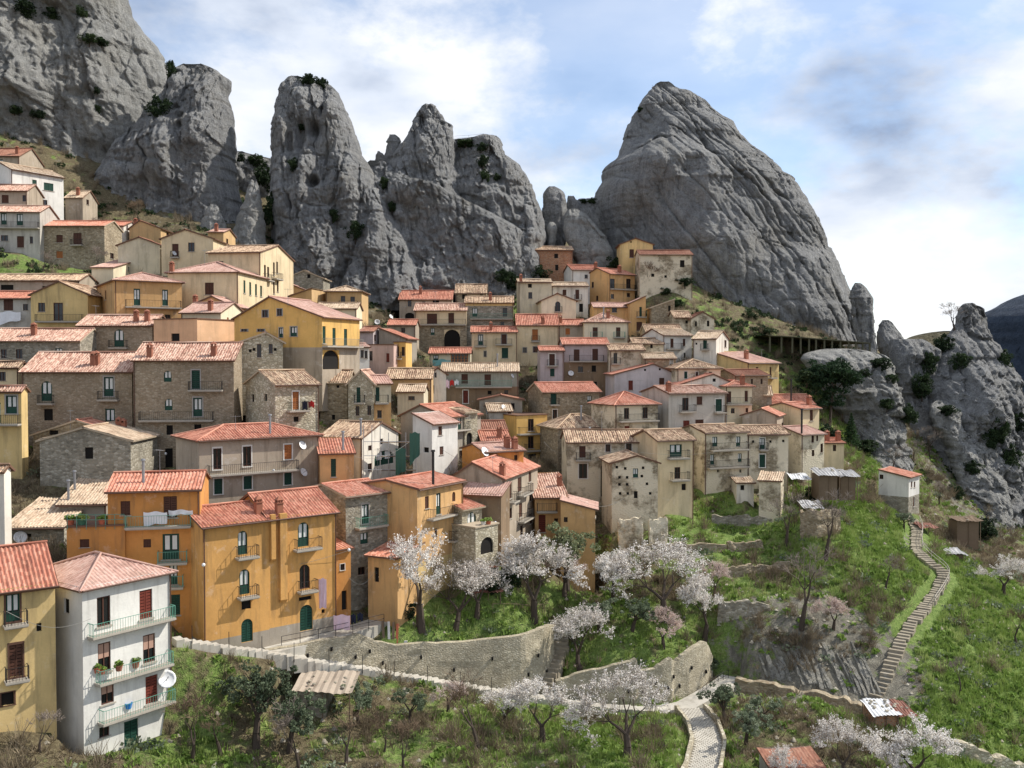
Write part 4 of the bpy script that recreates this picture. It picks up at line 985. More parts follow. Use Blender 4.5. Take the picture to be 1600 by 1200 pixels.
for (px, py, d) in COBBLE: p = at(px, py, d); CT.append((p.x, p.y, p.z - 0.15))
CT = np.array(CT)
def rbf_fit(P, Z, lam):
    n = len(P); D = np.linalg.norm(P[:, None] - P[None], axis=2)
    A = np.zeros((n + 3, n + 3)); A[:n, :n] = -D + lam * np.eye(n)
    A[:n, n] = 1; A[:n, n + 1:] = P; A[n, :n] = 1; A[n + 1:, :n] = P.T
    return np.linalg.solve(A, np.concatenate([Z, np.zeros(3)]))
_w = rbf_fit(CT[:, :2], CT[:, 2], 1.6)
def rbf(x, y):
    s = np.asarray(x, float); out = np.full(s.shape, _w[-3]) + _w[-2] * x + _w[-1] * y
    for i in range(len(CT)):
        out = out - _w[i] * np.hypot(x - CT[i, 0], y - CT[i, 1])
    return out
GX = np.concatenate([np.linspace(-4000, -160, 14), np.arange(-150, 150.01, 0.9), np.linspace(160, 4000, 14)])
GY = np.concatenate([np.linspace(-1500, 10, 10), np.arange(18, 262, 0.9), np.linspace(270, 6000, 16)])
XX, YY = np.meshgrid(GX, GY)
hz = rbf(np.clip(XX, -170, 160), np.clip(YY, 0, 275))
hz += 0.5 * fbm(XX / 5, YY / 5, 4, 3) + 0.18 * fbm(XX / 1.3, YY / 1.3, 2, 8)
dist = np.hypot(XX * 0.9, YY - 140)
tt = np.clip((dist - 190) / 220, 0, 1); tt = tt * tt * (3 - 2 * tt)
hz = hz * (1 - tt) + (-95 + 25 * fbm(XX / 300, YY / 300, 3, 4)) * tt
def stamp(x0, y0, yaw, W, L, zmax, margin=1.2, front=2.0):
    c, s = math.cos(yaw), math.sin(yaw)
    lx = (XX - x0) * c + (YY - y0) * s; ly = -(XX - x0) * s + (YY - y0) * c
    msk = (lx > -margin) & (lx < W + margin) & (ly > -front) & (ly < L + 0.3)
    hz[msk] = np.minimum(hz[msk], zmax)
for f in FR:
    stamp(f.o.x, f.o.y, f.yaw, f.W, f.L, f.zb + 0.05)
def ground_z(x, y):
    i = int(np.clip(np.searchsorted(GX, x) - 1, 0, len(GX) - 2)); j = int(np.clip(np.searchsorted(GY, y) - 1, 0, len(GY) - 2))
    u = (x - GX[i]) / (GX[i + 1] - GX[i]); v = (y - GY[j]) / (GY[j + 1] - GY[j])
    return (hz[j, i] * (1 - u) + hz[j, i + 1] * u) * (1 - v) + (hz[j + 1, i] * (1 - u) + hz[j + 1, i + 1] * u) * v
def ground_hit(px, py, y0=45.0, y1=300.0):
    r = ray(px, py); r = r / r[1]
    y = y0; prev = None
    while y < y1:
        g = r[2] * y - ground_z(r[0] * y, y)
        if g < 0:
            return Vector((r[0] * y, y, ground_z(r[0] * y, y)))
        y += max(0.15, g * 0.25)
    return None
# ------------------------------------------------------------------ rocks
def seg_dist(px, py, pts):
    best = np.full(px.shape, 1e9); para = np.zeros(px.shape); n_ = len(pts) - 1
    for k_, ((x0, y0), (x1, y1)) in enumerate(zip(pts[:-1], pts[1:])):
        dx, dy = x1 - x0, y1 - y0; L2 = dx * dx + dy * dy
        t = np.clip(((px - x0) * dx + (py - y0) * dy) / L2, 0, 1)
        q = np.hypot(px - x0 - t * dx, py - y0 - t * dy); w_ = q < best
        best = np.where(w_, q, best); para = np.where(w_, (k_ + t) / n_, para)
    return best, para
def facets(x, y, seed):
    """broken-slab relief: every cell is a tilted plane of its own"""
    ix, iy = np.floor(x), np.floor(y); best = np.full(x.shape, 1e9); out = np.zeros(x.shape)
    for ox in (-1, 0, 1):
        for oy in (-1, 0, 1):
            cx, cy = ix + ox, iy + oy
            fx, fy = cx + .5 + .46 * _h(cx, cy, seed), cy + .5 + .46 * _h(cx, cy, seed + 1)
            dx, dy = x - fx, y - fy; q = dx * dx + dy * dy; w_ = q < best
            v = _h(cx, cy, seed + 2) * .55 + dx * _h(cx, cy, seed + 3) * 1.3 + dy * _h(cx, cy, seed + 4) * .8
            out = np.where(w_, v, out); best = np.where(w_, q, best)
    return out
def rock(name, label, rows, d, thick=None, lean=0.10, cracks=(), blobs=(), flow=(0.05, 1.0), amp=1.0, step=1.7, seed=1, mat='rock', edge=1.6, tmul=0.45, prof_e=0.55, groove=1.0, wobble=9.0, rough=1.0, turn=0.0, facet=1.0, kind=None, cat='rock'):
    rows = np.array([(r[0], *r[1]) for r in rows], float)
    y0, y1 = rows[0, 0], rows[-1, 0]
    ny = max(12, int((y1 - y0) / step))
    # extra rows at the top so the crown closes round
    tv = np.linspace(0, 1, ny + 1)
    ys = y0 + (y1 - y0) * tv
    xl = np.interp(ys, rows[:, 0], rows[:, 1]); xr = np.interp(ys, rows[:, 0], rows[:, 2])
    ker = np.array([1, 2, 3, 2, 1]) / 9.0
    for a in (xl, xr):
        b = np.convolve(np.pad(a, 2, mode='edge'), ker, 'valid'); a[2:-2] = b[2:-2]
    xl = xl + edge * (fbm(ys / 9, ys * 0 + seed, 3, seed) + 1.1 * facets(ys / 13, ys * 0 + .5, seed)); xr = xr + edge * (fbm(ys / 9, ys * 0 + seed + 9, 3, seed + 1) + 1.1 * facets(ys / 15, ys * 0 + .5, seed + 5))
    nx = max(12, int(np.max(xr - xl) / step))
    u = np.linspace(0, 1, nx + 1); s = 0.5 - 0.5 * np.cos(np.pi * u); s = 0.45 * s + 0.55 * u
    PX = xl[:, None] + (xr - xl)[:, None] * s[None, :]; PY = np.repeat(ys[:, None], nx + 1, 1)
    dr = d - lean * (ys - y0) * d / F_PX
    width = (xr - xl) * d / F_PX
    T = tmul * width
    if thick: T = np.minimum(T, thick)
    vtop = np.clip((ys - y0) / max(6.0, 0.18 * (y1 - y0)), 0, 1) ** 0.5
    T = T * (0.35 + 0.65 * vtop)
    pr = np.power(np.clip(np.sin(np.pi * u), 0, 1), prof_e)
    fx, fy = np.array(flow) / np.hypot(*flow)
    al = PX * fx + PY * fy; ac = -PX * fy + PY * fx
    wob = wobble * fbm(PX / 55, PY / 55, 3, seed + 30)
    rid = lambda w_, l_, sd: (1 - np.abs(vnoise((ac + wob) / w_, al / l_, sd)))
    disp = 3.2 * fbm(PX / 70, PY / 90, 3, seed + 2) * amp
    disp += groove * amp * (1.1 * rid(34, 190, seed + 3) ** 7 + 0.6 * rid(15, 90, seed + 5) ** 8 + 0.28 * rid(6.5, 40, seed + 7) ** 5)
    disp += rough * amp * (0.9 * fbm(PX / 19, PY / 19, 5, seed + 11, .6) + 0.5 * fbm(PX / 5.0, PY / 5.0, 3, seed + 13, .65))
    iso = lambda w_, sd: 1 - np.abs(vnoise((PX + wob * 1.5) / w_ + sd, (PY + wob) / (w_ * 1.6), sd))
    disp += amp * (0.9 * iso(46, seed + 51) ** 14 + 0.55 * iso(21, seed + 53) ** 12 + 0.30 * iso(9, seed + 55) ** 9)
    w1, w2 = 7 * fbm(PX / 23, PY / 23, 3, seed + 61), 7 * fbm(PX / 23, PY / 23, 3, seed + 63)
    disp += facet * amp * (1.15 * facets((ac + w1) / 36, (al + w2) / 80, seed + 65) + 0.55 * facets((ac + w1) / 15, (al + w2) / 30, seed + 69) + 0.22 * facets((ac + w1 * .5) / 6, (al + w2 * .5) / 10, seed + 73))
    led = vnoise((PY + wob) / 26, PX / 120, seed + 21); disp += 0.5 * amp * np.tanh(led * 6)
    for c in cracks:
        w_, a_ = (1.2, 1.5) if not isinstance(c[0], (int, float)) else (c[0] * .62, c[1] * .62)
        pts = c if not isinstance(c[0], (int, float)) else c[2]
        wob2 = 4.5 * fbm(PX / 16, PY / 16, 4, seed + 41)
        a_ = a_ * (.55 + .9 * np.clip(.5 + vnoise(PX / 14, PY / 14, seed + 43), 0, 1))
        ds, pa = seg_dist(PX + wob2, PY - wob2, pts); tp = np.sin(np.pi * np.clip(pa, 0.02, .98)) ** .6
        disp += a_ * .8 * tp * np.exp(-(ds / (w_ * (.45 + .75 * tp * (.6 + .8 * np.abs(vnoise(PX / 9, PY / 9, seed + 47)))))) ** 1.5)
    for (cx, cy, rx, ry, a_) in blobs:
        q = ((PX - cx) / rx) ** 2 + ((PY - cy) / ry) ** 2
        disp += a_ * np.exp(-q ** 1.5)
    ef = np.power(np.clip(np.sin(np.pi * u), 0, 1), 0.35)
    tn = turn * np.maximum(0, np.max(xr) - PX)
    Yf = dr[:, None] - T[:, None] * pr[None, :] + disp * ef[None, :] - tn
    Yb = dr[:, None] + 0.8 * T[:, None] * pr[None, :] - tn
    r0 = np.stack([(PX - CX) / F_PX, np.full_like(PX, CP) + (CY - PY) / F_PX * SP, -SP + (CY - PY) / F_PX * CP], -1)
    base = r0 * (dr[:, None] / r0[..., 1])[..., None]
    Fv = base.copy(); Fv[..., 1] = Yf; Bv = base.copy(); Bv[..., 1] = Yb
    nb = 10; cols = np.linspace(0, nx, nb + 2).round().astype(int)[1:-1]        # the unseen back is coarser
    V = np.concatenate([Fv.reshape(-1, 3), Bv[:, cols].reshape(-1, 3)])
    k = nx + 1; nf = (ny + 1) * k
    j, i = np.meshgrid(np.arange(ny), np.arange(nx), indexing='ij')
    front = np.stack([j * k + i, (j + 1) * k + i, (j + 1) * k + i + 1, j * k + i + 1], -1).reshape(-1, 4)
    idx = np.empty((ny + 1, nb + 2), int); jj = np.arange(ny + 1)
    idx[:, 1:-1] = nf + jj[:, None] * nb + np.arange(nb)[None]; idx[:, 0] = jj * k; idx[:, -1] = jj * k + nx
    back = np.stack([idx[:-1, :-1], idx[:-1, 1:], idx[1:, 1:], idx[1:, :-1]], -1).reshape(-1, 4)
    o = obj(name, mesh(name, V, np.concatenate([front, back]), [M[mat]], smooth=True, extra=list(range(nx + 1)) + list(idx[0, 1:-1][::-1])))
    tag(o, label, cat, kind=kind)
    return o

def mat_forest():
    m = NM('hazed_forest', 0.98); w = m.world()
    a = m.ramp(m.noise(w, 0.12, 8, 0.75), [(0.3, lin((44, 56, 72))), (0.5, lin((62, 74, 92))), (0.7, lin((84, 96, 112)))])  # blue distance haze is mixed into the forest colour
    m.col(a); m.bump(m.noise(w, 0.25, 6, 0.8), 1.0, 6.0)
    return m.m
M['forest'] = mat_forest()
def mat_scrubhill():
    m = NM('scrub_hillside', 0.98); w = m.world()
    a = m.ramp(m.noise(w, 0.5, 8, 0.75), [(0.3, lin((62, 60, 46))), (0.5, lin((96, 90, 70))), (0.7, lin((132, 124, 100)))])
    m.col(a); m.bump(m.noise(w, 0.8, 6, 0.8), 1.0, 1.5)
    return m.m
M['scrubhill'] = mat_scrubhill()
rock('cliff', 'huge pale grey cliff filling the upper left corner', [(-160, (-150, 160)), (-60, (-150, 190)), (0, (-150, 212)), (22, (-150, 224)), (45, (-150, 228)), (65, (-150, 240)), (90, (-150, 262)), (112, (-150, 272)), (150, (-150, 285)), (220, (-150, 300)), (300, (-150, 310)), (400, (-150, 330))],
     250, thick=13, lean=0.06, seed=3, turn=0.085, flow=(0.25, 1), amp=1.1, mat='rockl', step=2.0, tmul=0.3,
     cracks=[[(118, 70), (120, 105), (116, 150)], [(150, 130), (152, 190)], [(182, 75), (180, 100)], (3, 2.5, [(50, 25), (120, 60), (175, 68), (225, 78)]), [(205, 60), (200, 95), (188, 140), (186, 160)], [(240, 100), (240, 135)], (3, 2, [(0, 120), (25, 122)]), (4, 3, [(52, 28), (52, 40), (85, 60)]), [(62, 160), (70, 130)], [(214, 205), (216, 260), (225, 295)]],
     blobs=[(205, 115, 26, 34, -4), (200, 165, 28, 20, -2.5), (60, 90, 60, 50, -5), (150, 40, 60, 22, -4), (100, 170, 60, 40, -4), (40, 170, 20, 12, 2), (200, 20, 30, 18, -3)])
rock('rock_pillar', 'broad grey rock pillar with an overhanging nose beside the cliff', [(99, (288, 312)), (103, (278, 324)), (110, (270, 340)), (122, (266, 354)), (128, (264, 362)), (136, (261, 362)), (146, (256, 355)), (158, (248, 357)), (175, (236, 365)), (205, (212, 367)), (240, (186, 368)), (270, (165, 370)), (300, (148, 373)), (350, (130, 386)), (420, (115, 405))],
     231, thick=13, lean=0.22, seed=5, amp=0.9, prof_e=.35, cracks=[[(244, 212), (247, 240), (262, 265), (258, 290), (262, 320)], [(357, 185), (360, 210)], [(300, 230), (305, 300), (300, 350)], [(330, 300), (325, 340)], (2.5, 3, [(272, 120), (268, 150), (270, 200)])],
     blobs=[(292, 180, 5, 5, 2), (302, 196, 6, 6, 2.5), (305, 212, 5, 5, 2), (330, 190, 25, 60, -3), (280, 260, 25, 50, -3), (345, 330, 22, 40, -3)])
rock('rock_wall', 'dark rock saddle between the cliff pillar and the tall pillar', [(236, (368, 378)), (242, (362, 395)), (248, (356, 432)), (262, (350, 440)), (300, (345, 445)), (440, (335, 455))], 246, thick=8, lean=0.2, seed=7, amp=1.0, step=2.4)
rock('rock_spire', 'pale pointed rock slab standing in the dark gap', [(281, (391, 401)), (290, (388, 404)), (310, (384, 408)), (330, (374, 411)), (350, (368, 413)), (385, (355, 417)), (430, (345, 425))], 210, thick=6, lean=0.2, seed=8, amp=0.5, mat='rockl')
rock('boulder', 'small grey boulder wedged at the cliff foot above the cream houses', [(318, (330, 338)), (328, (322, 345)), (345, (314, 352)), (380, (305, 362))], 208, thick=5, lean=0.2, seed=9, amp=0.4, mat='rockl')
rock('rock_pillar', 'tall bulging grey pillar crowned by bushes, centre left', [(118, (456, 466)), (120, (449, 472)), (125, (443, 492)), (132, (438, 515)), (145, (435, 527)), (160, (433, 537)), (175, (430, 542)), (190, (428, 550)), (215, (426, 558)), (245, (426, 568)), (258, (426, 577)), (300, (426, 600)), (350, (428, 628)), (400, (432, 655)), (490, (440, 700))],
     229, thick=16, lean=0.28, seed=11, amp=0.95, prof_e=.38, flow=(0.12, 1), step=1.5,
     cracks=[(2.2, 4, [(453, 240), (458, 270), (463, 310), (470, 340), (472, 358), (466, 395)]), (2.2, 3.5, [(497, 312), (488, 335), (480, 360), (470, 392)]), (2.5, 3.5, [(545, 255), (541, 300), (537, 340), (528, 380), (515, 430)]), [(462, 165), (464, 200), (458, 240)], [(490, 160), (500, 210), (505, 250), (522, 262)], (2.2, 3, [(520, 175), (522, 240), (520, 330)]), [(585, 275), (575, 330), (571, 372), (560, 420), (545, 470)], (3, 3.5, [(612, 360), (618, 400), (622, 430), (632, 450)]), (5, 5, [(560, 390), (552, 430), (545, 460)]), [(440, 170), (462, 180)], [(520, 280), (545, 275)], [(590, 410), (580, 460)]],
     blobs=[(502, 297, 10, 9, 4.5), (499, 213, 7, 13, 4), (511, 182, 3, 9, 2), (452, 205, 13, 26, -3.5), (478, 160, 20, 24, -3), (452, 290, 18, 60, -4), (487, 290, 14, 40, -3.5), (480, 220, 7, 22, 3), (463, 232, 5, 20, 2.5), (560, 320, 20, 60, -3), (600, 330, 16, 60, -3), (530, 200, 16, 40, -2)])
rock('rock_spire', 'small thin spire left of the domed pinnacle', [(236, (590, 594)), (242, (588, 599)), (252, (586, 604)), (290, (584, 610))], 228, seed=13, amp=0.25, thick=4)
rock('rock_spire', 'stubby spire close beside the domed pinnacle', [(210, (609, 618)), (214, (606, 624)), (222, (604, 627)), (240, (600, 626)), (256, (597, 626)), (300, (592, 630))], 230, seed=14, amp=0.3, thick=6)
rock('rock_pinnacle', 'domed grey pinnacle in the middle of the skyline', [(163, (665, 675)), (166, (660, 680)), (172, (655, 686)), (180, (650, 690)), (192, (645, 696)), (196, (644, 708)), (206, (640, 708)), (218, (633, 708)), (235, (620, 710)), (260, (606, 713)), (300, (590, 722)), (350, (572, 735)), (400, (556, 748)), (480, (540, 775))],
     232, thick=15, lean=0.26, seed=15, amp=0.9, prof_e=.38, flow=(0.2, 1), step=1.5,
     cracks=[[(657, 180), (658, 208)], [(661, 178), (662, 205)], [(640, 276), (650, 304), (652, 340)], (2.5, 3.5, [(682, 280), (694, 296), (704, 330), (706, 360), (719, 400)]), [(672, 396), (676, 438)], [(600, 300), (620, 330), (628, 370)], (2.2, 3, [(622, 260), (618, 300), (610, 340)]), (4, 4, [(596, 400), (588, 440)]), [(640, 330), (655, 380), (660, 430)]],
     blobs=[(693, 197, 4, 4, 2), (703, 199, 4, 4, 2.5), (665, 240, 24, 30, -3), (680, 340, 30, 40, -3), (630, 300, 18, 40, -3), (604, 285, 10, 16, 2.5)])
rock('rock_shoulder', 'wide grey rock shoulder with fence and ivy patches right of the dome', [(212, (756, 775)), (216, (742, 779)), (220, (700, 783)), (228, (698, 786)), (245, (696, 788)), (250, (695, 798)), (260, (694, 812)), (285, (692, 828)), (310, (688, 837)), (330, (684, 846)), (355, (676, 851)), (375, (668, 853)), (400, (655, 850)), (440, (640, 836)), (500, (630, 826))],
     236, thick=15, lean=0.32, seed=17, amp=1.0, prof_e=.38, flow=(0.25, 1), step=1.5,
     cracks=[[(790, 294), (795, 320)], [(752, 240), (756, 290), (752, 310)], [(705, 222), (708, 260)], (2.5, 3, [(780, 250), (784, 270)]), [(740, 255), (760, 250)], [(820, 350), (822, 380)], (3, 2.5, [(720, 330), (760, 350), (800, 390), (830, 420)]), [(760, 360), (780, 400)]],
     blobs=[(765, 225, 22, 16, -3), (830, 315, 10, 16, -2), (745, 300, 30, 40, -2), (835, 390, 20, 25, -2.5), (811, 340, 8, 6, 2)])
rock('rock_massif', 'broad rugged rock wall joining the pillars above the village', [(250, (579, 597)), (256, (572, 606)), (268, (562, 620)), (280, (558, 645)), (300, (556, 700)), (330, (545, 760)), (360, (535, 815)), (400, (520, 842)), (440, (505, 845)), (490, (495, 840))], 224, thick=9, lean=0.26, seed=18, amp=1.0, flow=(0.2, 1), step=1.6, prof_e=.3, cracks=[(2.5, 3, [(612, 360), (618, 400), (630, 446)]), (3, 4, [(592, 400), (584, 440), (578, 470)]), [(672, 396), (676, 438)], [(719, 380), (730, 430)], [(770, 370), (790, 410)], (2.5, 3, [(560, 400), (548, 450)])])
rock('boulder', 'upright rounded boulder in the saddle left of the great rock', [(291, (857, 867)), (295, (852, 876)), (303, (849, 884)), (325, (847, 887)), (345, (847, 889)), (370, (850, 884)), (420, (850, 885))], 234, seed=19, amp=0.35, thick=7)
rock('boulder', 'thin boulder squeezed between two larger boulders', [(306, (888, 897)), (312, (886, 902)), (325, (885, 904)), (360, (884, 905))], 236, seed=20, amp=0.3, thick=5)
rock('boulder', 'big sloping pale boulder above the ruined stone house', [(325, (892, 902)), (330, (886, 912)), (342, (882, 922)), (360, (880, 938)), (378, (884, 951)), (392, (892, 958)), (408, (900, 961)), (440, (905, 960))], 226, seed=21, amp=0.45, thick=9, mat='rockl', lean=0.25)
rock('boulder', 'little round boulder stacked below the upright boulder', [(347, (860, 864)), (350, (856, 868)), (358, (854, 869)), (372, (856, 868)), (390, (856, 868))], 226, seed=22, amp=0.15, thick=3, mat='rockl')
rock('rock_wall', 'dark green saddle wall beside the great rock', [(311, (903, 934)), (316, (900, 945)), (340, (896, 955)), (430, (890, 975))], 240, seed=23, amp=0.6, thick=6, step=2.4)
rock('great_rock', 'great grey leaning rock peak with long diagonal grooves', [(127, (1033, 1045)), (130, (1026, 1050)), (136, (1021, 1056)), (142, (1015, 1076)), (147, (1011, 1087)), (158, (1003, 1102)), (175, (992, 1120)), (186, (986, 1132)), (195, (981, 1147)), (210, (976, 1153)), (230, (970, 1173)), (248, (963, 1196)), (256, (953, 1203)), (264, (944, 1214)), (270, (941, 1219)), (276, (938, 1222)), (285, (940, 1235)), (300, (932, 1244)), (320, (926, 1257)), (345, (927, 1274)), (385, (935, 1291)), (430, (950, 1312)), (460, (958, 1325)), (490, (975, 1335)), (520, (990, 1343)), (550, (1005, 1350)), (610, (1030, 1362))],
     250, thick=22, lean=0.20, seed=25, amp=0.8, flow=(0.58, 0.8), step=1.4, tmul=0.42, groove=1.5, wobble=2.5, rough=0.35, facet=0.32,
     cracks=[(2.6, 3.6, [(1050, 150), (1062, 180), (1074, 213), (1086, 249), (1107, 267), (1140, 297), (1170, 327), (1188, 360), (1212, 384), (1227, 408)]), (2.2, 2.6, [(1026, 198), (1056, 225), (1083, 252)]), (2.6, 3, [(1131, 261), (1161, 294), (1200, 327), (1227, 351), (1254, 378), (1272, 405)]), (2.2, 2.4, [(1090, 150), (1119, 198), (1149, 231), (1188, 270), (1200, 309)]), (2.4, 2.8, [(1164, 390), (1200, 402), (1218, 426), (1236, 465), (1260, 498), (1278, 525)]), (2.4, 2.8, [(1239, 411), (1260, 444), (1281, 483), (1302, 519), (1310, 545)]), (2.2, 2.2, [(1134, 417), (1152, 450), (1167, 492)]), (2.2, 2.2, [(1083, 297), (1110, 330), (1140, 363), (1170, 402), (1190, 440), (1215, 490)]), (2.2, 2.4, [(1239, 342), (1272, 372), (1299, 405), (1315, 450)]), (3.0, 4.0, [(963, 252), (985, 248), (1003, 240), (1020, 228), (1038, 236), (1056, 252), (1080, 275)]), (2, 2, [(1010, 150), (1025, 175)]), (1.8, 2, [(1062, 190), (1095, 235), (1125, 262)]), (2.2, 3, [(938, 270), (955, 290), (975, 300)]), (2, 2, [(1110, 445), (1120, 480)]), (2, 2, [(1320, 460), (1335, 500), (1342, 540)])],
     blobs=[(1003, 208, 22, 30, 5), (985, 228, 16, 18, 3), (1012, 262, 34, 34, -5), (960, 340, 20, 40, -3), (1090, 420, 60, 80, -4), (1230, 470, 70, 60, -4), (1008, 190, 6, 5, -1.5), (1060, 285, 16, 14, 1.5)])
rock('rock_pillar', 'rounded pillar leaning on the right foot of the great rock', [(442, (1337, 1345)), (446, (1332, 1351)), (453, (1329, 1357)), (466, (1328, 1363)), (500, (1332, 1366)), (530, (1338, 1369)), (560, (1340, 1372)), (600, (1340, 1375))], 214, seed=27, amp=0.4, thick=7, lean=0.2, cracks=[[(1334, 460), (1338, 500), (1346, 540)]])
rock('rock_spire', 'brown crag behind the end of the walkway', [(500, (1379, 1388)), (508, (1374, 1398)), (520, (1371, 1408)), (535, (1370, 1416)), (560, (1376, 1424)), (640, (1390, 1440))], 216, seed=28, amp=0.5, thick=8, lean=0.2)
rock('rock_slab', 'smooth pale rock slab sloping down below the walkway', [(545, (1292, 1330)), (549, (1262, 1360)), (555, (1250, 1384)), (562, (1250, 1392)), (575, (1262, 1396)), (600, (1280, 1401)), (625, (1296, 1406)), (650, (1312, 1410)), (668, (1322, 1414)), (720, (1335, 1424)), (770, (1340, 1430))], 182, seed=29, amp=0.8, facet=1.3, thick=8, lean=0.9, edge=3, flow=(0.6, 0.8), mat='rockl', cracks=[[(1262, 570), (1290, 600), (1320, 640)], [(1320, 560), (1350, 600), (1380, 640)], [(1350, 650), (1380, 630), (1400, 640)], [(1375, 560), (1395, 610), (1404, 650)]])
rock('rock_buttress', 'tall crag with a domed head at the right edge', [(474, (1506, 1515)), (477, (1500, 1524)), (483, (1496, 1536)), (492, (1494, 1541)), (510, (1491, 1544)), (528, (1478, 1550)), (545, (1462, 1558)), (565, (1452, 1572)), (590, (1444, 1586)), (610, (1440, 1590)), (660, (1442, 1593)), (720, (1452, 1594)), (780, (1462, 1596)), (840, (1478, 1600)), (890, (1500, 1605))],
     200, seed=31, amp=0.9, facet=1.4, thick=14, lean=0.70, flow=(0.45, 1), mat='rock', cracks=[(2.2, 3, [(1512, 545), (1520, 590), (1530, 640)]), (2.2, 3, [(1478, 560), (1484, 590), (1480, 620)]), [(1545, 560), (1560, 600), (1566, 640)], [(1500, 650), (1530, 690), (1550, 730)], [(1490, 690), (1520, 740), (1545, 800)], [(1560, 640), (1568, 720), (1570, 790)], [(1475, 640), (1500, 680)]], blobs=[(1500, 600, 26, 30, -2), (1500, 640, 30, 30, -3)])
rock('rock_wall', 'shadowy rock wall of the ravine between slab and crag', [(530, (1392, 1440)), (545, (1388, 1462)), (575, (1392, 1470)), (610, (1398, 1474)), (650, (1404, 1480)), (700, (1412, 1490))], 192, seed=38, amp=0.9, thick=7, lean=0.5, step=1.6, prof_e=.35)
rock('rock_slab', 'bright scree slab running down below the domed crag', [(626, (1462, 1530)), (632, (1452, 1540)), (645, (1450, 1546)), (670, (1462, 1552)), (700, (1478, 1560)), (740, (1492, 1566)), (790, (1500, 1572)), (850, (1516, 1580)), (900, (1530, 1590))], 181, seed=33, amp=0.7, facet=1.6, thick=3.2, lean=0.85, prof_e=.3, edge=3, flow=(0.5, 0.85), mat='rockl', cracks=[[(1480, 640), (1520, 700), (1550, 770)], [(1500, 760), (1530, 830)]])
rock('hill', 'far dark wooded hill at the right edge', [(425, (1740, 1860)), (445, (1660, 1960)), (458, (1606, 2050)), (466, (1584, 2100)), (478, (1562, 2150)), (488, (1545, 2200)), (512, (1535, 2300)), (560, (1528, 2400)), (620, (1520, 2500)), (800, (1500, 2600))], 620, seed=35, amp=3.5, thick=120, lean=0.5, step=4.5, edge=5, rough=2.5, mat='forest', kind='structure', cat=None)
rock('hill', 'brown scrubby ridge behind the right crags', [(517, (1470, 1500)), (521, (1440, 1520)), (527, (1420, 1535)), (536, (1408, 1545)), (552, (1398, 1552)), (600, (1390, 1560)), (680, (1380, 1570))], 300, seed=36, amp=1.6, thick=22, lean=0.8, step=2.0, edge=5, rough=2, mat='scrubhill', kind='structure', cat=None)
# ------------------------------------------------------------------ walls, stairs, paths
def resample(pts, n):
    P = np.array([tuple(p) for p in pts]); L_ = np.concatenate([[0], np.cumsum(np.linalg.norm(np.diff(P, axis=0), axis=1))])
    t = np.linspace(0, L_[-1], n); return np.stack([np.interp(t, L_, P[:, k]) for k in range(3)], 1)
def stamp_path(P, hw, dz=0.14, lift=False):
    for (x, y, z) in P:
        m_ = (np.abs(XX - x) < hw + 1.8) & (np.abs(YY - y) < hw + 1.8)
        jj, ii = np.nonzero(m_)
        for j_, i_ in zip(jj, ii):
            q_ = math.hypot(GX[i_] - x, GY[j_] - y)
            if lift and q_ < hw + 1.7: hz[j_, i_] = max(hz[j_, i_], z - .5 - max(0, q_ - hw - .6) * .9)
            if q_ < hw + 0.75: hz[j_, i_] = min(hz[j_, i_], z - dz)
def thicken(P, hw):
    T = np.gradient(P[:, :2], axis=0); T /= np.linalg.norm(T, axis=1)[:, None] + 1e-9
    N = np.stack([-T[:, 1], T[:, 0]], 1)
    return P[:, :2] + N * hw, P[:, :2] - N * hw
for nm, lab, mt, th, pts in WALLS:                # keep the soil in front of each wall down
    for (xa_, yt_, yb_, d_) in [tuple(np.array(u_) + (np.array(v_) - np.array(u_)) * t_) for u_, v_ in zip(pts[:-1], pts[1:]) for t_ in np.linspace(0, 1, 9)]:
        q_ = at(xa_, yb_, d_); w_ = (np.abs(XX - q_.x) < .9) & (YY < q_.y + .25) & (YY > q_.y - 1.6); hz[w_] = np.minimum(hz[w_], q_.z + .05)
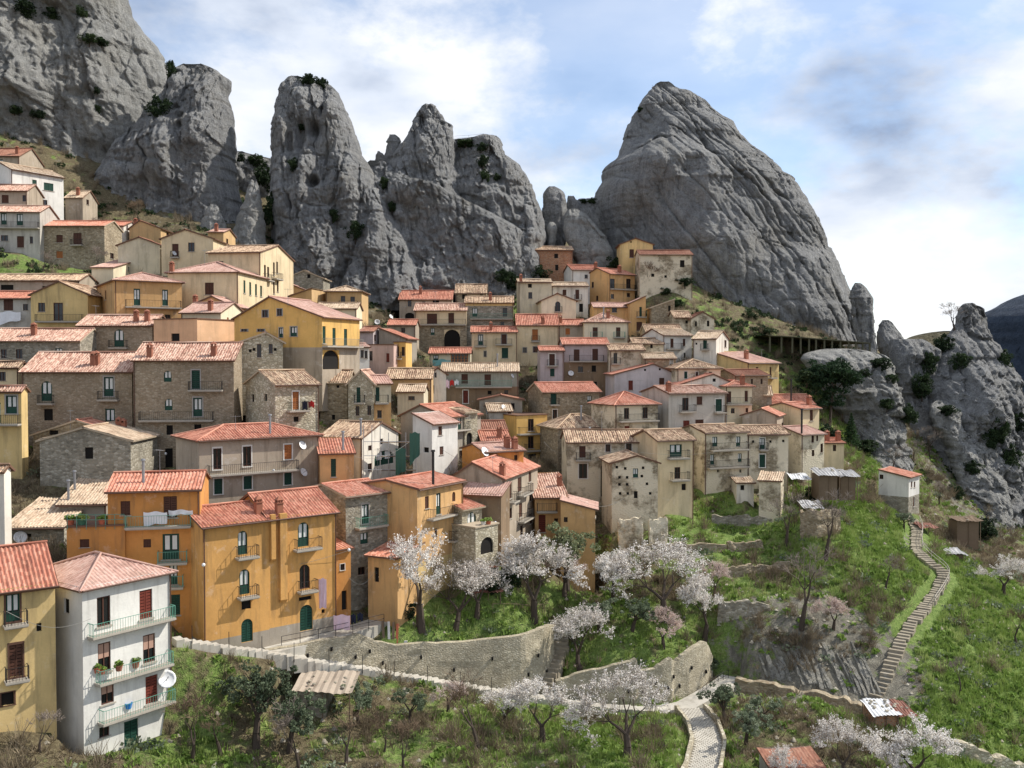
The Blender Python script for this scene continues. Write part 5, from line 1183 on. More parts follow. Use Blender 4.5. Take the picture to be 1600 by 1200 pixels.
for nm, lab, mt, th, pts in WALLS:
    n = max(6, int(len(pts) * 7))
    A = np.array([(*at(p[0], p[1], p[3]),) for p in pts]); zb = np.array([at(p[0], p[2], p[3]).z for p in pts])
    tq = np.linspace(0, len(pts) - 1, n); A = np.stack([np.interp(tq, np.arange(len(pts)), A[:, k]) for k in range(3)], 1); zb = np.interp(tq, np.arange(len(pts)), zb)
    fr_, bk = thicken(A, -th / 2)[0], thicken(A, -th / 2)[1]
    if fr_[:, 1].mean() > bk[:, 1].mean(): fr_, bk = bk, fr_
    rows = 9; V = []; Fq = []
    jit = lambda a, b, s_: (0.10 if nm == 'retaining_wall' else 0.22) * fbm(np.array([a * 0.9]), np.array([b * 1.3]), 3, s_)[0]
    for i_ in range(n):
        top = A[i_, 2] + (0.18 if nm == 'retaining_wall' else 0.4) * fbm(np.array([i_ * .6]), np.array([len(nm) + th]), 2, 5)[0]
        for k in range(rows + 1):
            z = (zb[i_] - 1.5) + (top - zb[i_] + 1.5) * k / rows
            V.append((fr_[i_, 0] + jit(A[i_, 0], z, 3), fr_[i_, 1] + jit(A[i_, 0], z, 4) - 0.12 * (1 - k / rows) * (top - zb[i_]), z))
        V.append((bk[i_, 0], bk[i_, 1], top)); V.append((bk[i_, 0], bk[i_, 1], zb[i_] - 1.5))
    kk = rows + 3
    for i_ in range(n - 1):
        for k in range(kk - 1): Fq.append((i_ * kk + k, (i_ + 1) * kk + k, (i_ + 1) * kk + k + 1, i_ * kk + k + 1))
    Fq.append(tuple(range(kk))); Fq.append(tuple((n - 1) * kk + k for k in reversed(range(kk))))
    w_ = obj(nm, mesh(nm, V, Fq, [M[mt]])); tag(w_, lab, 'wall', kind='thing')
    if nm == 'retaining_wall':                      # weep holes
        for q in range(12):
            i_ = int(2 + q * (n - 4) / 12); z = zb[i_] + (A[i_, 2] - zb[i_]) * (0.35 if q % 2 else 0.62)
            if A[i_, 2] - zb[i_] < 1.2: continue
            b = MB(); b.box(-.09, .09, -.22, .3, -.16, .16)
            b.build('weep_hole', M['dark'], w_, (fr_[i_, 0], fr_[i_, 1] - 0.12 * (1 - (z - zb[i_]) / (A[i_, 2] - zb[i_])) * (A[i_, 2] - zb[i_]), z))
for nm, lab, pts, wd, n, mt in STAIRS:
    P3 = [at(*p) if p[2] else ground_hit(p[0], p[1]) for p in pts]
    P = resample(P3, n + 1)
    if pts[0][2] == 0:
        P[:, 2] = np.convolve(np.pad(P[:, 2], 3, mode='edge'), np.ones(7) / 7, 'valid') + 0.12
    stamp_path(resample(P, n * 3), wd / 2, lift=n > 30)
    root = obj(nm, None, None, tuple(P[0])); tag(root, lab, 'stairs', 'stone stairways')
    for i_ in range(n):
        d_ = P[i_ + 1] - P[i_]; ln = math.hypot(d_[0], d_[1]); a_ = math.atan2(d_[1], d_[0])
        z = max(P[i_, 2], P[i_ + 1, 2])
        b = MB(); j1, j2 = random.uniform(-.16, .16), random.uniform(-.16, .16)
        b.box(-ln * .02, ln * 1.02, -wd / 2 + j1, wd / 2 + j2, -1.3, 0.0)
        b.build('step', M[mt], root, (P[i_, 0] - P[0, 0], P[i_, 1] - P[0, 1], z - P[0, 2] + random.uniform(-.05, .05)), a_ + random.uniform(-.06, .06))
    STAIRP = P
    if mt == 'path' and n > 30:                         # iron posts along the long stairs
        S1 = P
    if n > 75: S4 = P
for nm, lab, pts, wd, mt in RIBBONS:
    P = resample([at(*p) for p in pts], 24); stamp_path(P, wd / 2)
    a, b_ = thicken(P, wd / 2); V = []; Fq = []
    for i_ in range(24):
        for q, dz in ((a, 0), (b_, 0), (b_, -1.2), (a, -1.2)): V.append((q[i_, 0], q[i_, 1], P[i_, 2] + dz))
    for i_ in range(23):
        for k in range(4): Fq.append((i_ * 4 + k, i_ * 4 + (k + 1) % 4, (i_ + 1) * 4 + (k + 1) % 4, (i_ + 1) * 4 + k))
    Fq += [(0, 1, 2, 3), (95, 94, 93, 92)]
    tag(obj(nm, mesh(nm, V, Fq, [M[mt]])), lab, kind='structure')
# cobbled way
P = resample([at(*p) for p in COBBLE], 70); stamp_path(P, 1.5)
a, b_ = thicken(P, 1.35)
V = []; Fq = []
for i_ in range(70):
    for q, dz in ((a, 0), (b_, 0), (b_, -1.0), (a, -1.0)): V.append((q[i_, 0], q[i_, 1], P[i_, 2] + dz - .05))
for i_ in range(69):
    for k in range(4): Fq.append((i_ * 4 + k, i_ * 4 + (k + 1) % 4, (i_ + 1) * 4 + (k + 1) % 4, (i_ + 1) * 4 + k))
cob = obj('cobbled_path', mesh('cobbled_path', V, Fq, [M['stoneg']])); tag(cob, 'cobbled path leading down out of the picture between low walls', kind='structure')
mb = MB()
for i_ in range(69):
    for k in range(8):
        t0, t1 = (k + .06 + .5 * (i_ % 2) - .25) / 8, (k + .94 + .5 * (i_ % 2) - .25) / 8
        if t0 < 0 or t1 > 1: continue
        q = [a[i_] + (b_[i_] - a[i_]) * t0, a[i_] + (b_[i_] - a[i_]) * t1, a[i_ + 1] + (b_[i_ + 1] - a[i_ + 1]) * t1, a[i_ + 1] + (b_[i_ + 1] - a[i_ + 1]) * t0]
        z0, z1 = P[i_, 2] + random.uniform(-.01, .02), P[i_ + 1, 2]
        c_ = sum(q) / 4; q = [c_ + (x - c_) * .92 for x in q]
        tp = [(*q[0], z0), (*q[1], z0), (*q[2], z1), (*q[3], z1)]
        mb.poly(tp)
        for e in range(4):
            p0, p1 = tp[e], tp[(e + 1) % 4]; mb.poly([p0, p1, (p1[0], p1[1], p1[2] - .1), (p0[0], p0[1], p0[2] - .1)])
o = mb.build('cobbles', M['path'], cob); o['kind'] = 'stuff'
for sgn, q, lab in ((1, a, 'left'), (-1, b_, 'right')):
    V = []; Fq = []
    for i_ in range(70):
        h_ = 0.45 + 0.12 * vnoise(np.array([i_ * .4]), np.array([sgn * 3.]), 2)[0]
        c_ = (a[i_] + b_[i_]) / 2; o_ = q[i_] + (q[i_] - c_) / 1.35 * .3
        for p, z in ((q[i_], -1), (q[i_], h_), (o_, h_), (o_, -1)): V.append((p[0], p[1], P[i_, 2] + z))
    for i_ in range(69):
        for k in range(3): Fq.append((i_ * 4 + k, i_ * 4 + k + 1, (i_ + 1) * 4 + k + 1, (i_ + 1) * 4 + k))
    tag(obj('path_kerb', mesh('path_kerb', V, Fq, [M['stonel']])), 'low stone kerb wall on the %s of the cobbled path' % lab, 'wall', kind='thing')
# iron posts and wire beside the long stairs
root = obj('railing', None, None, tuple(S1[0])); tag(root, 'row of thin iron posts beside the long stepped path', 'railing')
for i_ in range(2, 72, 5):
    d_ = S1[i_ + 1] - S1[i_]; t_ = d_[:2] / np.linalg.norm(d_[:2]); nrm = np.array([t_[1], -t_[0]])
    p = S1[i_, :2] + nrm * .68 - S1[0, :2]; z = S1[i_, 2] - S1[0, 2]
    b = MB(); b.tube((p[0], p[1], z - .3), (p[0], p[1], z + 1.5), .035, .03, 5); b.build('post', M['iron'], root)
# handrail of the slope stairs
root = obj('handrail', None, None, tuple(S4[0])); tag(root, 'pale metal handrail curving beside the slope stairs', 'railing')
hr = []
for i_ in range(0, len(S4) - 1):
    d_ = S4[i_ + 1] - S4[i_]; t_ = d_[:2] / np.linalg.norm(d_[:2]); nrm = np.array([t_[1], -t_[0]])
    p = S4[i_, :2] + nrm * .8 - S4[0, :2]; hr.append((p[0], p[1], S4[i_, 2] - S4[0, 2] + .9))
hr = [tuple(np.mean(hr[max(0, k - 2):k + 3], axis=0)) for k in range(len(hr))]
b = MB()
for p, q in zip(hr[30:-1], hr[31:]): b.tube(p, q, .04, .04, 6, cap=False); b.tube((p[0], p[1], p[2] - .42), (q[0], q[1], q[2] - .42), .035, .035, 5, cap=False)
b.build('rail', M['slab'], root)
for p in hr[30::3]:
    b = MB(); b.tube((p[0], p[1], p[2] - 1.5), p, .035, .035, 5); b.build('post', M['slab'], root)
# ------------------------------------------------------------------ ground sheet, after everything that cuts into it
def splat(lst, base):
    a = np.full(hz.shape, base, float); wsum = np.full(hz.shape, 0.35)
    acc = a * wsum
    for (px, py, r, v) in lst:
        p = ground_hit(px, py)
        if p is None: continue
        g = np.exp(-((XX - p.x) ** 2 + (YY - p.y) ** 2) / (2 * r * r)) * 2
        acc += g * v; wsum += g
    return acc / wsum
GREEN = [(1380, 830, 6, .95), (1420, 900, 7, .95), (1330, 900, 6, .85), (1560, 1000, 8, .9), (1500, 1050, 7, .85), (1540, 1130, 8, .85), (1350, 960, 5, .7), (1300, 930, 4, .6), (1100, 820, 4, .75), (1150, 835, 4, .62), (1150, 870, 4, .55), (1180, 915, 4, .5), (1150, 975, 4, .65), (1010, 900, 5, .4), (1010, 940, 5, .55), (1250, 900, 5, .55), (1060, 880, 4, .5),
         (1000, 1010, 4, .75), (650, 985, 3, .75), (760, 965, 3, .75), (850, 990, 3, .6), (880, 1140, 4, .7), (980, 1180, 4, .72), (720, 1130, 3, .68), (700, 1180, 3, .6), (560, 1160, 3, .5), (620, 1100, 4, .35), (400, 1180, 3, .5), (330, 1070, 4, .4), (420, 1080, 4, .3), (500, 1190, 4, .4), (800, 1190, 4, .5), (50, 1170, 4, .2),
         (300, 1120, 3, .7), (250, 1180, 4, .6), (1190, 1150, 4, .4), (1330, 700, 5, .8), (1290, 640, 5, .8), (1250, 575, 6, .5), (1180, 535, 6, .45), (1080, 460, 6, .45), (1020, 450, 4, .4), (60, 420, 5, .7), (20, 210, 10, .4), (100, 260, 8, .2),
         (1590, 800, 8, .7), (1580, 950, 6, .8), (1420, 740, 6, .5), (1000, 1190, 5, .7), (1250, 1000, 5, .35), (1120, 1010, 4, .6), (830, 450, 6, .6), (1400, 1000, 6, .7), (1450, 1100, 6, .75)]
ROCKY = [(1310, 1050, 4, .8), (1250, 1030, 4, .75), (1350, 1060, 3, .7), (1180, 1020, 3, .5), (1500, 780, 6, .6), (1540, 720, 8, .7), (1480, 700, 6, .6), (1450, 850, 4, .45), (1580, 1050, 4, .4), (60, 220, 8, .4), (350, 360, 8, .5), (620, 480, 8, .5), (800, 440, 8, .5)]
_a = at(455, 1112, 83); stamp(_a.x, 83, 0, 5.6, 4.6, _a.z)
gg = splat(GREEN, 0.26); rr = splat(ROCKY, 0.16)
n_y, n_x = hz.shape
V = np.stack([XX, YY, hz], -1).reshape(-1, 3)
j, i = np.meshgrid(np.arange(n_y - 1), np.arange(n_x - 1), indexing='ij')
Fq = np.stack([j * n_x + i, j * n_x + i + 1, (j + 1) * n_x + i + 1, (j + 1) * n_x + i], -1).reshape(-1, 4)
gm = mesh('ground', V, Fq, [M['ground']], smooth=True)
for nm, a in (('green', gg), ('rocky', rr)):
    at_ = gm.attributes.new(nm, 'FLOAT', 'POINT'); at_.data.foreach_set('value', a.ravel().astype(np.float32))
tag(obj('ground', gm), 'grassy and stony hillside under the village', None, kind='structure')
for f in FR: build_house(f)
# ------------------------------------------------------------------ plants
def mat_leaf(name, cols, rough=0.8, trans=0.25, sc=1.2):
    m = NM(name, rough)
    oi = m.n('ShaderNodeObjectInfo'); w = m.world()
    f = m.math('ADD', m.noise(w, sc, 4, .7), m.math('MULTIPLY', m.math('SUBTRACT', oi.outputs['Random'], 0.5), 0.25))
    k = len(cols); a = m.ramp(f, [(0.28 + 0.44 * i / (k - 1), lin(c)) for i, c in enumerate(cols)])
    m.col(a)
    t = m.n('ShaderNodeBsdfTranslucent'); m.l(a, t.inputs['Color'])
    ms = m.n('ShaderNodeMixShader'); ms.inputs[0].default_value = trans
    out = m.t.nodes['Material Output']; m.l(m.b.outputs[0], ms.inputs[1]); m.l(t.outputs[0], ms.inputs[2]); m.l(ms.outputs[0], out.inputs['Surface'])
    return m.m
M['bark'] = flat('bark', (74, 64, 56), 0.95)
M['barkg'] = flat('grey_twigs', (136, 124, 114), 0.95)
M['twig'] = flat('brown_twigs', (116, 98, 80), 0.95)
M['bloss'] = mat_leaf('almond_blossom', [(214, 207, 200), (234, 228, 221), (247, 243, 237)])
M['blossp'] = mat_leaf('pink_blossom', [(200, 178, 168), (220, 200, 190), (234, 218, 210)])
M['olive'] = mat_leaf('olive_leaves', [(70, 80, 60), (104, 116, 90), (146, 154, 130)])
M['silver'] = mat_leaf('silvery_leaves', [(92, 98, 68), (138, 144, 108), (186, 184, 156)])
M['everg'] = mat_leaf('evergreen_leaves', [(24, 36, 22), (42, 58, 34), (66, 82, 48)])
M['pine'] = mat_leaf('pine_needles', [(26, 42, 26), (44, 66, 40), (70, 92, 56)])
M['weed'] = mat_leaf('weeds', [(86, 106, 50), (118, 144, 66), (160, 174, 102)], sc=.5)
M['blade'] = mat_leaf('grass_blades', [(94, 110, 52), (126, 148, 72), (168, 178, 112)], sc=.35)
M['dryb'] = mat_leaf('dry_brush', [(96, 84, 68), (138, 124, 102), (178, 164, 138)], sc=.5)

def grow(seed, levels, spread, ratio=0.72, kids=(3, 4), lean=(0, 0, 0), up=0.25, trunk=0.28, r0=0.028):
    """branch skeleton of a tree one unit tall: segments (p, q, r, r2) and twig tips"""
    rnd = random.Random(seed); segs, tips = [], []
    def go(p, d, ln, r, lv):
        n = 2 if lv < levels else 1
        for k in range(n):
            d2 = (d + Vector((rnd.uniform(-1, 1), rnd.uniform(-1, 1), rnd.uniform(-.4, 1) * .5 + up * .3)) * (.16 if lv == 0 else .26)).normalized()
            q = p + d2 * ln / n; r2 = r * (.80 if n == 2 else .55)
            segs.append((p, q, r, r2, lv)); p, d, r = q, d2, r2
            if lv >= levels - 1: tips.append((p, d, lv))
        if lv < levels:
            m = rnd.randint(*kids)
            for k in range(m):
                a = 2 * math.pi * (k + rnd.random() * .7) / m
                ax = d.orthogonal().normalized(); bx = d.cross(ax)
                s = spread * rnd.uniform(.6, 1.15)
                nd = (d * math.cos(s) + (ax * math.cos(a) + bx * math.sin(a)) * math.sin(s) + Vector((0, 0, up * .5))).normalized()
                go(p, nd, ln * ratio * rnd.uniform(.75, 1.15), r * rnd.uniform(.6, .75), lv + 1)
    go(Vector((0, 0, 0)), (Vector((0, 0, 1)) + Vector(lean)).normalized(), trunk, r0, 0)
    return segs, tips
def tubes(segs, minr=0.0025):
    b = MB()
    for p, q, r, r2, lv in segs:
        b.tube(p, q, max(r, minr), max(r2, minr * .8), 6 if lv < 2 else 4 if lv < 4 else 3, cap=False)
    return b
def quads(C, size, rs, stretch=1.0, upb=0.0):
    """little randomly turned leaf faces at the points C"""
    n = len(C); a = rs.normal(size=(n, 3)); a[:, 2] += upb; a /= np.linalg.norm(a, axis=1)[:, None]
    b = rs.normal(size=(n, 3)); b -= a * np.sum(a * b, 1)[:, None]; b /= np.linalg.norm(b, axis=1)[:, None]
    s = size * rs.uniform(.6, 1.4, (n, 1)); a = a * s * stretch; b = b * s
    V = np.stack([C - a - b * .6, C + a * .2 - b, C + a + b * .3, C - a * .1 + b], 1).reshape(-1, 3)
    return V, np.arange(4 * n).reshape(-1, 4)
def norm_h(segs, tips):
    zt = max(max(p.z, q.z) for p, q, *_ in segs); k = 1 / zt
    return [(p * k, q * k, r * k, r2 * k, lv) for p, q, r, r2, lv in segs], [(p * k, d, lv) for p, d, lv in tips]
TREE = {}
def tree_mesh(kind, v):
    if (kind, v) in TREE: return TREE[(kind, v)]
    rs = np.random.default_rng(100 + v * 7 + sum(map(ord, kind)))
    if kind in ('b', 'B', 'k'):
        segs, tips = norm_h(*grow(11 + v, 5, .74, .80, (2, 3), (rs.uniform(-.25, .25), rs.uniform(-.1, .1), 0), .13, .15, .027))
        fine = [q_ for q_ in segs if q_[4] >= 3]
        for p, d, l in list(tips):
            for k in range(5):
                nd = (d + Vector(rs.normal(0, .55, 3)) + Vector((0, 0, .35))).normalized(); fine.append((p, p + nd * rs.uniform(.05, .13), .0024, .0012, 6))
        A_ = np.array([tuple(q_[0]) for q_ in fine]); B_ = np.array([tuple(q_[1]) for q_ in fine]); ln_ = np.linalg.norm(B_ - A_, axis=1)
        n = {'b': 13000, 'B': 9500, 'k': 8000}[kind]
        i = rs.choice(len(fine), n, p=ln_ / ln_.sum()); C = A_[i] + (B_[i] - A_[i]) * rs.uniform(0, 1.05, (n, 1)) + rs.normal(0, .010, (n, 3))
        V, Fq = quads(C, .0074, rs)
        tw = tubes(fine, .0016); m_ = len(tw.v)
        crown = mesh('blossom', list(map(tuple, tw.v)) + [tuple(x) for x in V], list(tw.f) + [tuple(int(y_) + m_ for y_ in x) for x in Fq], [M['barkg'], M['blossp' if kind == 'B' else 'bloss']], [0] * len(tw.f) + [1] * len(Fq))
        tr = tubes([q_ for q_ in segs if q_[4] < 3]).mesh('trunk', [M['bark']])
    elif kind in ('n', 'm'):
        segs, tips = norm_h(*grow(31 + v, 5, .60, .76, (2, 3), (rs.uniform(-.3, .3), 0, 0), .22, .24, .030))
        big = [s for s in segs if s[4] < 3]; fine = [s for s in segs if s[4] >= 3]
        for p, d, l in list(tips):
            for k in range(3):
                nd = (d + Vector(rs.normal(0, .5, 3))).normalized(); fine.append((p, p + nd * rs.uniform(.04, .10), .0026, .0015, 6))
        tr = tubes(big).mesh('trunk', [M['bark']]); crown = tubes(fine, .0024).mesh('twigs', [M['barkg' if kind == 'n' else 'twig']])
    elif kind in ('o', 's', 'e'):
        segs, tips = norm_h(*grow(51 + v, 3, .7, .74, (3, 4), (0, 0, 0), .2, .22, .035))
        tp = np.array([tuple(p) for p, d, l in tips]); nc = 60
        cl = tp[rs.integers(0, len(tp), nc)] * [1.1, 1.1, .95] + rs.normal(0, .05, (nc, 3))
        n = 4200; i = rs.integers(0, nc, n); g = rs.normal(0, 1, (n, 3)); g /= np.linalg.norm(g, axis=1)[:, None]
        C = cl[i] + g * rs.uniform(.3, 1, (n, 1)) ** .5 * rs.uniform(.05, .10, (nc, 1))[i] * [1, 1, .8]
        V, Fq = quads(C, .013, rs, 1.5)
        crown = mesh('crown', V, Fq, [M[{'o': 'olive', 's': 'silver', 'e': 'everg'}[kind]]]); tr = tubes(segs).mesh('trunk', [M['bark']])
    elif kind == 'h':
        nc = 46; cl = rs.normal(0, 1, (nc, 3)); cl /= np.linalg.norm(cl, axis=1)[:, None]; cl *= rs.uniform(.15, .42, (nc, 1)); cl[:, 2] += .5
        n = 4200; i = rs.integers(0, nc, n); g = rs.normal(0, 1, (n, 3)); g /= np.linalg.norm(g, axis=1)[:, None]
        C = cl[i] + g * rs.uniform(.3, 1, (n, 1)) ** .5 * rs.uniform(.07, .16, (nc, 1))[i]
        V, Fq = quads(C, .021, rs, 1.3); crown = mesh('crown', V, Fq, [M['everg']])
        b = MB(); b.tube((0, 0, -.1), (.03, .02, .5), .03, .015, 6); tr = b.mesh('trunk', [M['bark']])
    elif kind == 'p':
        segs, tips = norm_h(*grow(71 + v, 3, .85, .62, (4, 5), (0, 0, 0), .15, .42, .022))
        cl = np.concatenate([np.array([tuple(p) for p, d, l in tips]), np.stack([rs.uniform(-.30, .30, 46), rs.uniform(-.30, .30, 46), rs.uniform(.32, .98, 46)], 1)]); nc = len(cl)
        n = 11000; i = rs.integers(0, nc, n); g = rs.normal(0, 1, (n, 3)); g /= np.linalg.norm(g, axis=1)[:, None]
        C = cl[i] + g * rs.uniform(.2, 1, (n, 1)) ** .6 * .075 * [1.25, 1.25, .6]
        V, Fq = quads(C, .011, rs, 1.8); crown = mesh('crown', V, Fq, [M['pine']]); tr = tubes(segs).mesh('trunk', [M['bark']])
    elif kind == 'f':
        n = 5200; t = rs.uniform(0, 1, n) ** .7; lay = np.floor(t * 14) / 14 + .04; a = rs.uniform(0, 2 * np.pi, n); rr_ = (1 - lay) * .30 * rs.uniform(.15, 1, n) ** .5 * (1 + .25 * np.sin(a * 5 + lay * 30))
        C = np.stack([rr_ * np.cos(a), rr_ * np.sin(a), .06 + lay * .92 - rr_ * .35 + rs.normal(0, .008, n)], 1)
        V, Fq = quads(C, .012, rs, 1.8); crown = mesh('crown', V, Fq, [M['pine']])
        b = MB(); b.tube((0, 0, -.05), (0, 0, .95), .02, .004, 6); tr = b.mesh('trunk', [M['bark']])
    TREE[(kind, v)] = (tr, crown); return TREE[(kind, v)]
TNAME = {'b': ('almond_tree', 'tree', 'blossoming almond trees'), 'B': ('almond_tree', 'tree', 'blossoming almond trees'), 'k': ('almond_tree', 'tree', 'blossoming almond trees'),
         'n': ('bare_tree', 'tree', 'leafless trees'), 'm': ('bare_tree', 'tree', 'leafless trees'), 'o': ('olive_tree', 'tree', 'olive trees'), 's': ('olive_tree', 'tree', 'olive trees'),
         'e': ('evergreen_bush', 'bush', 'dark evergreen bushes'), 'h': ('evergreen_bush', 'bush', 'dark evergreen bushes'), 'p': ('pine_tree', 'tree', None), 'f': ('conifer', 'tree', None)}
YFIX = {(880, 440): 207, (852, 446): 205, (152, 414): 172, (66, 402): 168, (146, 348): 193, (1394, 692): 158, (1330, 662): 160, (1352, 664): 161, (1270, 748): 135, (1540, 760): 150, (886, 908): 108.5}
def plant(kind, px, py, hpx, label, wide=1.0, at_=None, v=None):
    p = at_ if at_ is not None else ground_hit(px, py)
    if (px, py) in YFIX:
        q = at(px, py, YFIX[(px, py)]); p = Vector((q.x, q.y, ground_z(q.x, q.y)))
    if p is None: return
    s = hpx * p.y / F_PX
    v = int(px * 7 + py) % 3 if v is None else v
    nm, cat, grp = TNAME[kind]; tr, cr = tree_mesh(kind, v)
    root = obj(nm, None, None, (p.x, p.y, p.z - .15), random.uniform(0, 6.28), (s * wide, s * wide, s))
    tag(root, label, cat, grp)
    obj('trunk', tr, root); obj('crown', cr, root)
    return root
for a in [
 ('k', 658, 988, 156, 'largest almond tree in pale bloom, in front of the orange house', 1.0), ('k', 712, 984, 100, 'low spreading almond bloom right of the largest almond tree', 1.15), ('k', 745, 968, 84, 'thin blossoming almond next to the garden shelter', 1.1),
 ('b', 834, 972, 130, 'full white almond tree at the corner of the high retaining wall', 1.05), ('B', 882, 932, 76, 'small pink almond tree below the silvery olive', 1.1), ('b', 906, 1048, 96, 'rounded white almond above the second retaining wall', 1.15),
 ('b', 958, 946, 84, 'almond tree in bloom behind the dark olives', 1.0), ('k', 1036, 972, 118, 'large thinly flowering almond with a forked dark trunk', 1.15), ('b', 1100, 1006, 104, 'dense white almond at the end of the garden terrace', 0.95), ('B', 1036, 1012, 62, 'low pinkish almond above the buttresses', 1.3),
 ('k', 980, 1184, 124, 'almond tree flowering beside the cobbled path', 1.15), ('k', 846, 1160, 96, 'almond tree flowering just below the long stairs', 1.25), ('k', 786, 1132, 66, 'small almond bush below the long stairs', 1.3), ('B', 700, 1112, 50, 'pinkish sapling under the long stairs', 1.2),
 ('k', 1318, 1222, 98, 'almond in bloom beside the red-roofed cottage', 1.0), ('k', 1428, 1232, 112, 'almond in bloom in front of the brick hut', 1.2), ('k', 1240, 1238, 70, 'small almond in front of the red-roofed cottage', 1.0), ('k', 1568, 930, 62, 'almond tree on the far right slope', 1.2), ('B', 1302, 984, 52, 'pinkish almond on the slope below the ruined pen', 1.2), ('B', 1116, 930, 54, 'pinkish almond behind the dense white one', 1.0), ('k', 985, 905, 46, 'almond sapling below the square tower', 1.0), ('k', 1385, 1236, 70, 'little almond between cottage and brick hut', 1.0), ('k', 930, 925, 60, 'almond sapling at the alley foot', 1.0),
 ('s', 886, 908, 108, 'silvery green tree against the orange block', .95), ('o', 400, 1168, 124, 'big dark olive tree below the ochre houses', .95), ('o', 452, 1176, 96, 'olive tree beside the tin-roofed shelter', 1.0), ('m', 345, 1180, 78, 'scrubby brown bush close to the white house', 1.1), ('o', 936, 990, 56, 'dark olive between two blossom trees', 1.2), ('o', 988, 985, 50, 'rounded olive under the forked almond', 1.3), ('o', 1132, 1132, 62, 'olive leaning over the cobbled path', 1.1), ('o', 1165, 1165, 66, 'grey olive below the path wall', 1.0), ('o', 1196, 1130, 42, 'small olive under the path wall', 1.2), ('o', 1110, 1062, 36, 'olive shrub at the bend of the path', 1.2),
 ('o', 560, 1130, 62, 'olive beside the heap of cut branches', 1.0), ('o', 640, 1128, 50, 'young olive under the long stairs', 1.1), ('m', 600, 1175, 66, 'bare bush at the bottom edge of the orchard', 1.0), ('h', 770, 930, 40, 'dark laurel by the green gate', 1.0), ('h', 800, 925, 52, 'dark evergreen at the foot of the white terrace house', .8), ('h', 635, 968, 36, 'glossy dark bush under the largest almond', 1.3),
 ('n', 1252, 984, 128, 'broad bare tree at the top of the rock strata', .95), ('n', 1228, 852, 80, 'bare tree with a straight trunk on the terrace', .95), ('n', 1290, 874, 106, 'leaning bare tree beside the ruined pen', .9), ('n', 1384, 918, 50, 'small bare tree in the middle of the bright grass', 1.1), ('n', 468, 1206, 118, 'bare tree in front of the olives at the bottom', .9), ('m', 748, 1172, 120, 'bare bushy tree under the long stairs', 1.0), ('m', 632, 1206, 84, 'bare brown bush at the bottom edge', 1.1), ('m', 300, 1190, 112, 'tangle of brown twigs next to the white house', 1.1), ('n', 62, 1176, 66, 'thin grey shrub in front of the yellow house', 1.2), ('m', 540, 1195, 80, 'brown bush below the tin-roofed shelter', 1.2),
 ('n', 1422, 736, 48, 'bare tree above the lone white house', 1.1), ('n', 1394, 692, 44, 'bare tree under the rock slab', 1.1), ('n', 1452, 712, 46, 'bare tree beside the scree', 1.1), ('n', 1468, 790, 40, 'bare tree below the scree slab', 1.2), ('m', 1013, 462, 54, 'brown-crowned tree in front of the ruined long house', 1.0), ('n', 880, 440, 48, 'bare tree beside the roofless stone house', 1.1), ('n', 852, 446, 44, 'bare shrub tree on the bushy bank', 1.2), ('h', 838, 440, 30, 'dark bush on the bank above the cream houses', 1.6), ('h', 962, 432, 34, 'dark bush beneath the yellow gabled house', 1.2),
 ('n', 146, 348, 34, 'pruned tree beside the small grey house', .9), ('n', 152, 414, 44, 'bare tree in front of the brown stone house', 1.1), ('n', 66, 402, 34, 'thin bare tree on the left bank', 1.2), ('m', 214, 352, 40, 'brown shrub tree at the left cliff foot', 1.1),
 ('p', 1296, 668, 106, 'broad dark pine at the right end of the village', 1.0), ('f', 1330, 662, 56, 'small cone-shaped fir beside the pine', 1.0), ('h', 1290, 706, 46, 'leafy bush under the pine', 1.0), ('h', 1352, 664, 26, 'hedge-like bush beside the fir', 1.8), ('h', 1270, 748, 28, 'dark round bush behind the blue-edged tin roof', 1.2), ('o', 1412, 826, 28, 'green bush at the foot of the lone white house', 1.2), ('n', 1500, 1085, 60, 'bent bare sapling on the lower right slope', .8), ('m', 1590, 1010, 60, 'brown bush at the right edge', 1.2), ('h', 1540, 760, 40, 'dark bush below the domed crag', 1.2)]:
    plant(*a[:5], wide=a[5])
bpy.context.view_layer.update()
DG = bpy.context.evaluated_depsgraph_get()
def scene_hit(px, py):
    r = Vector(ray(px, py)).normalized()
    ok, loc, nrm, idx, ob, mtx = SC.ray_cast(DG, r * 30.0, r)
    return (loc, nrm) if ok else (None, None)
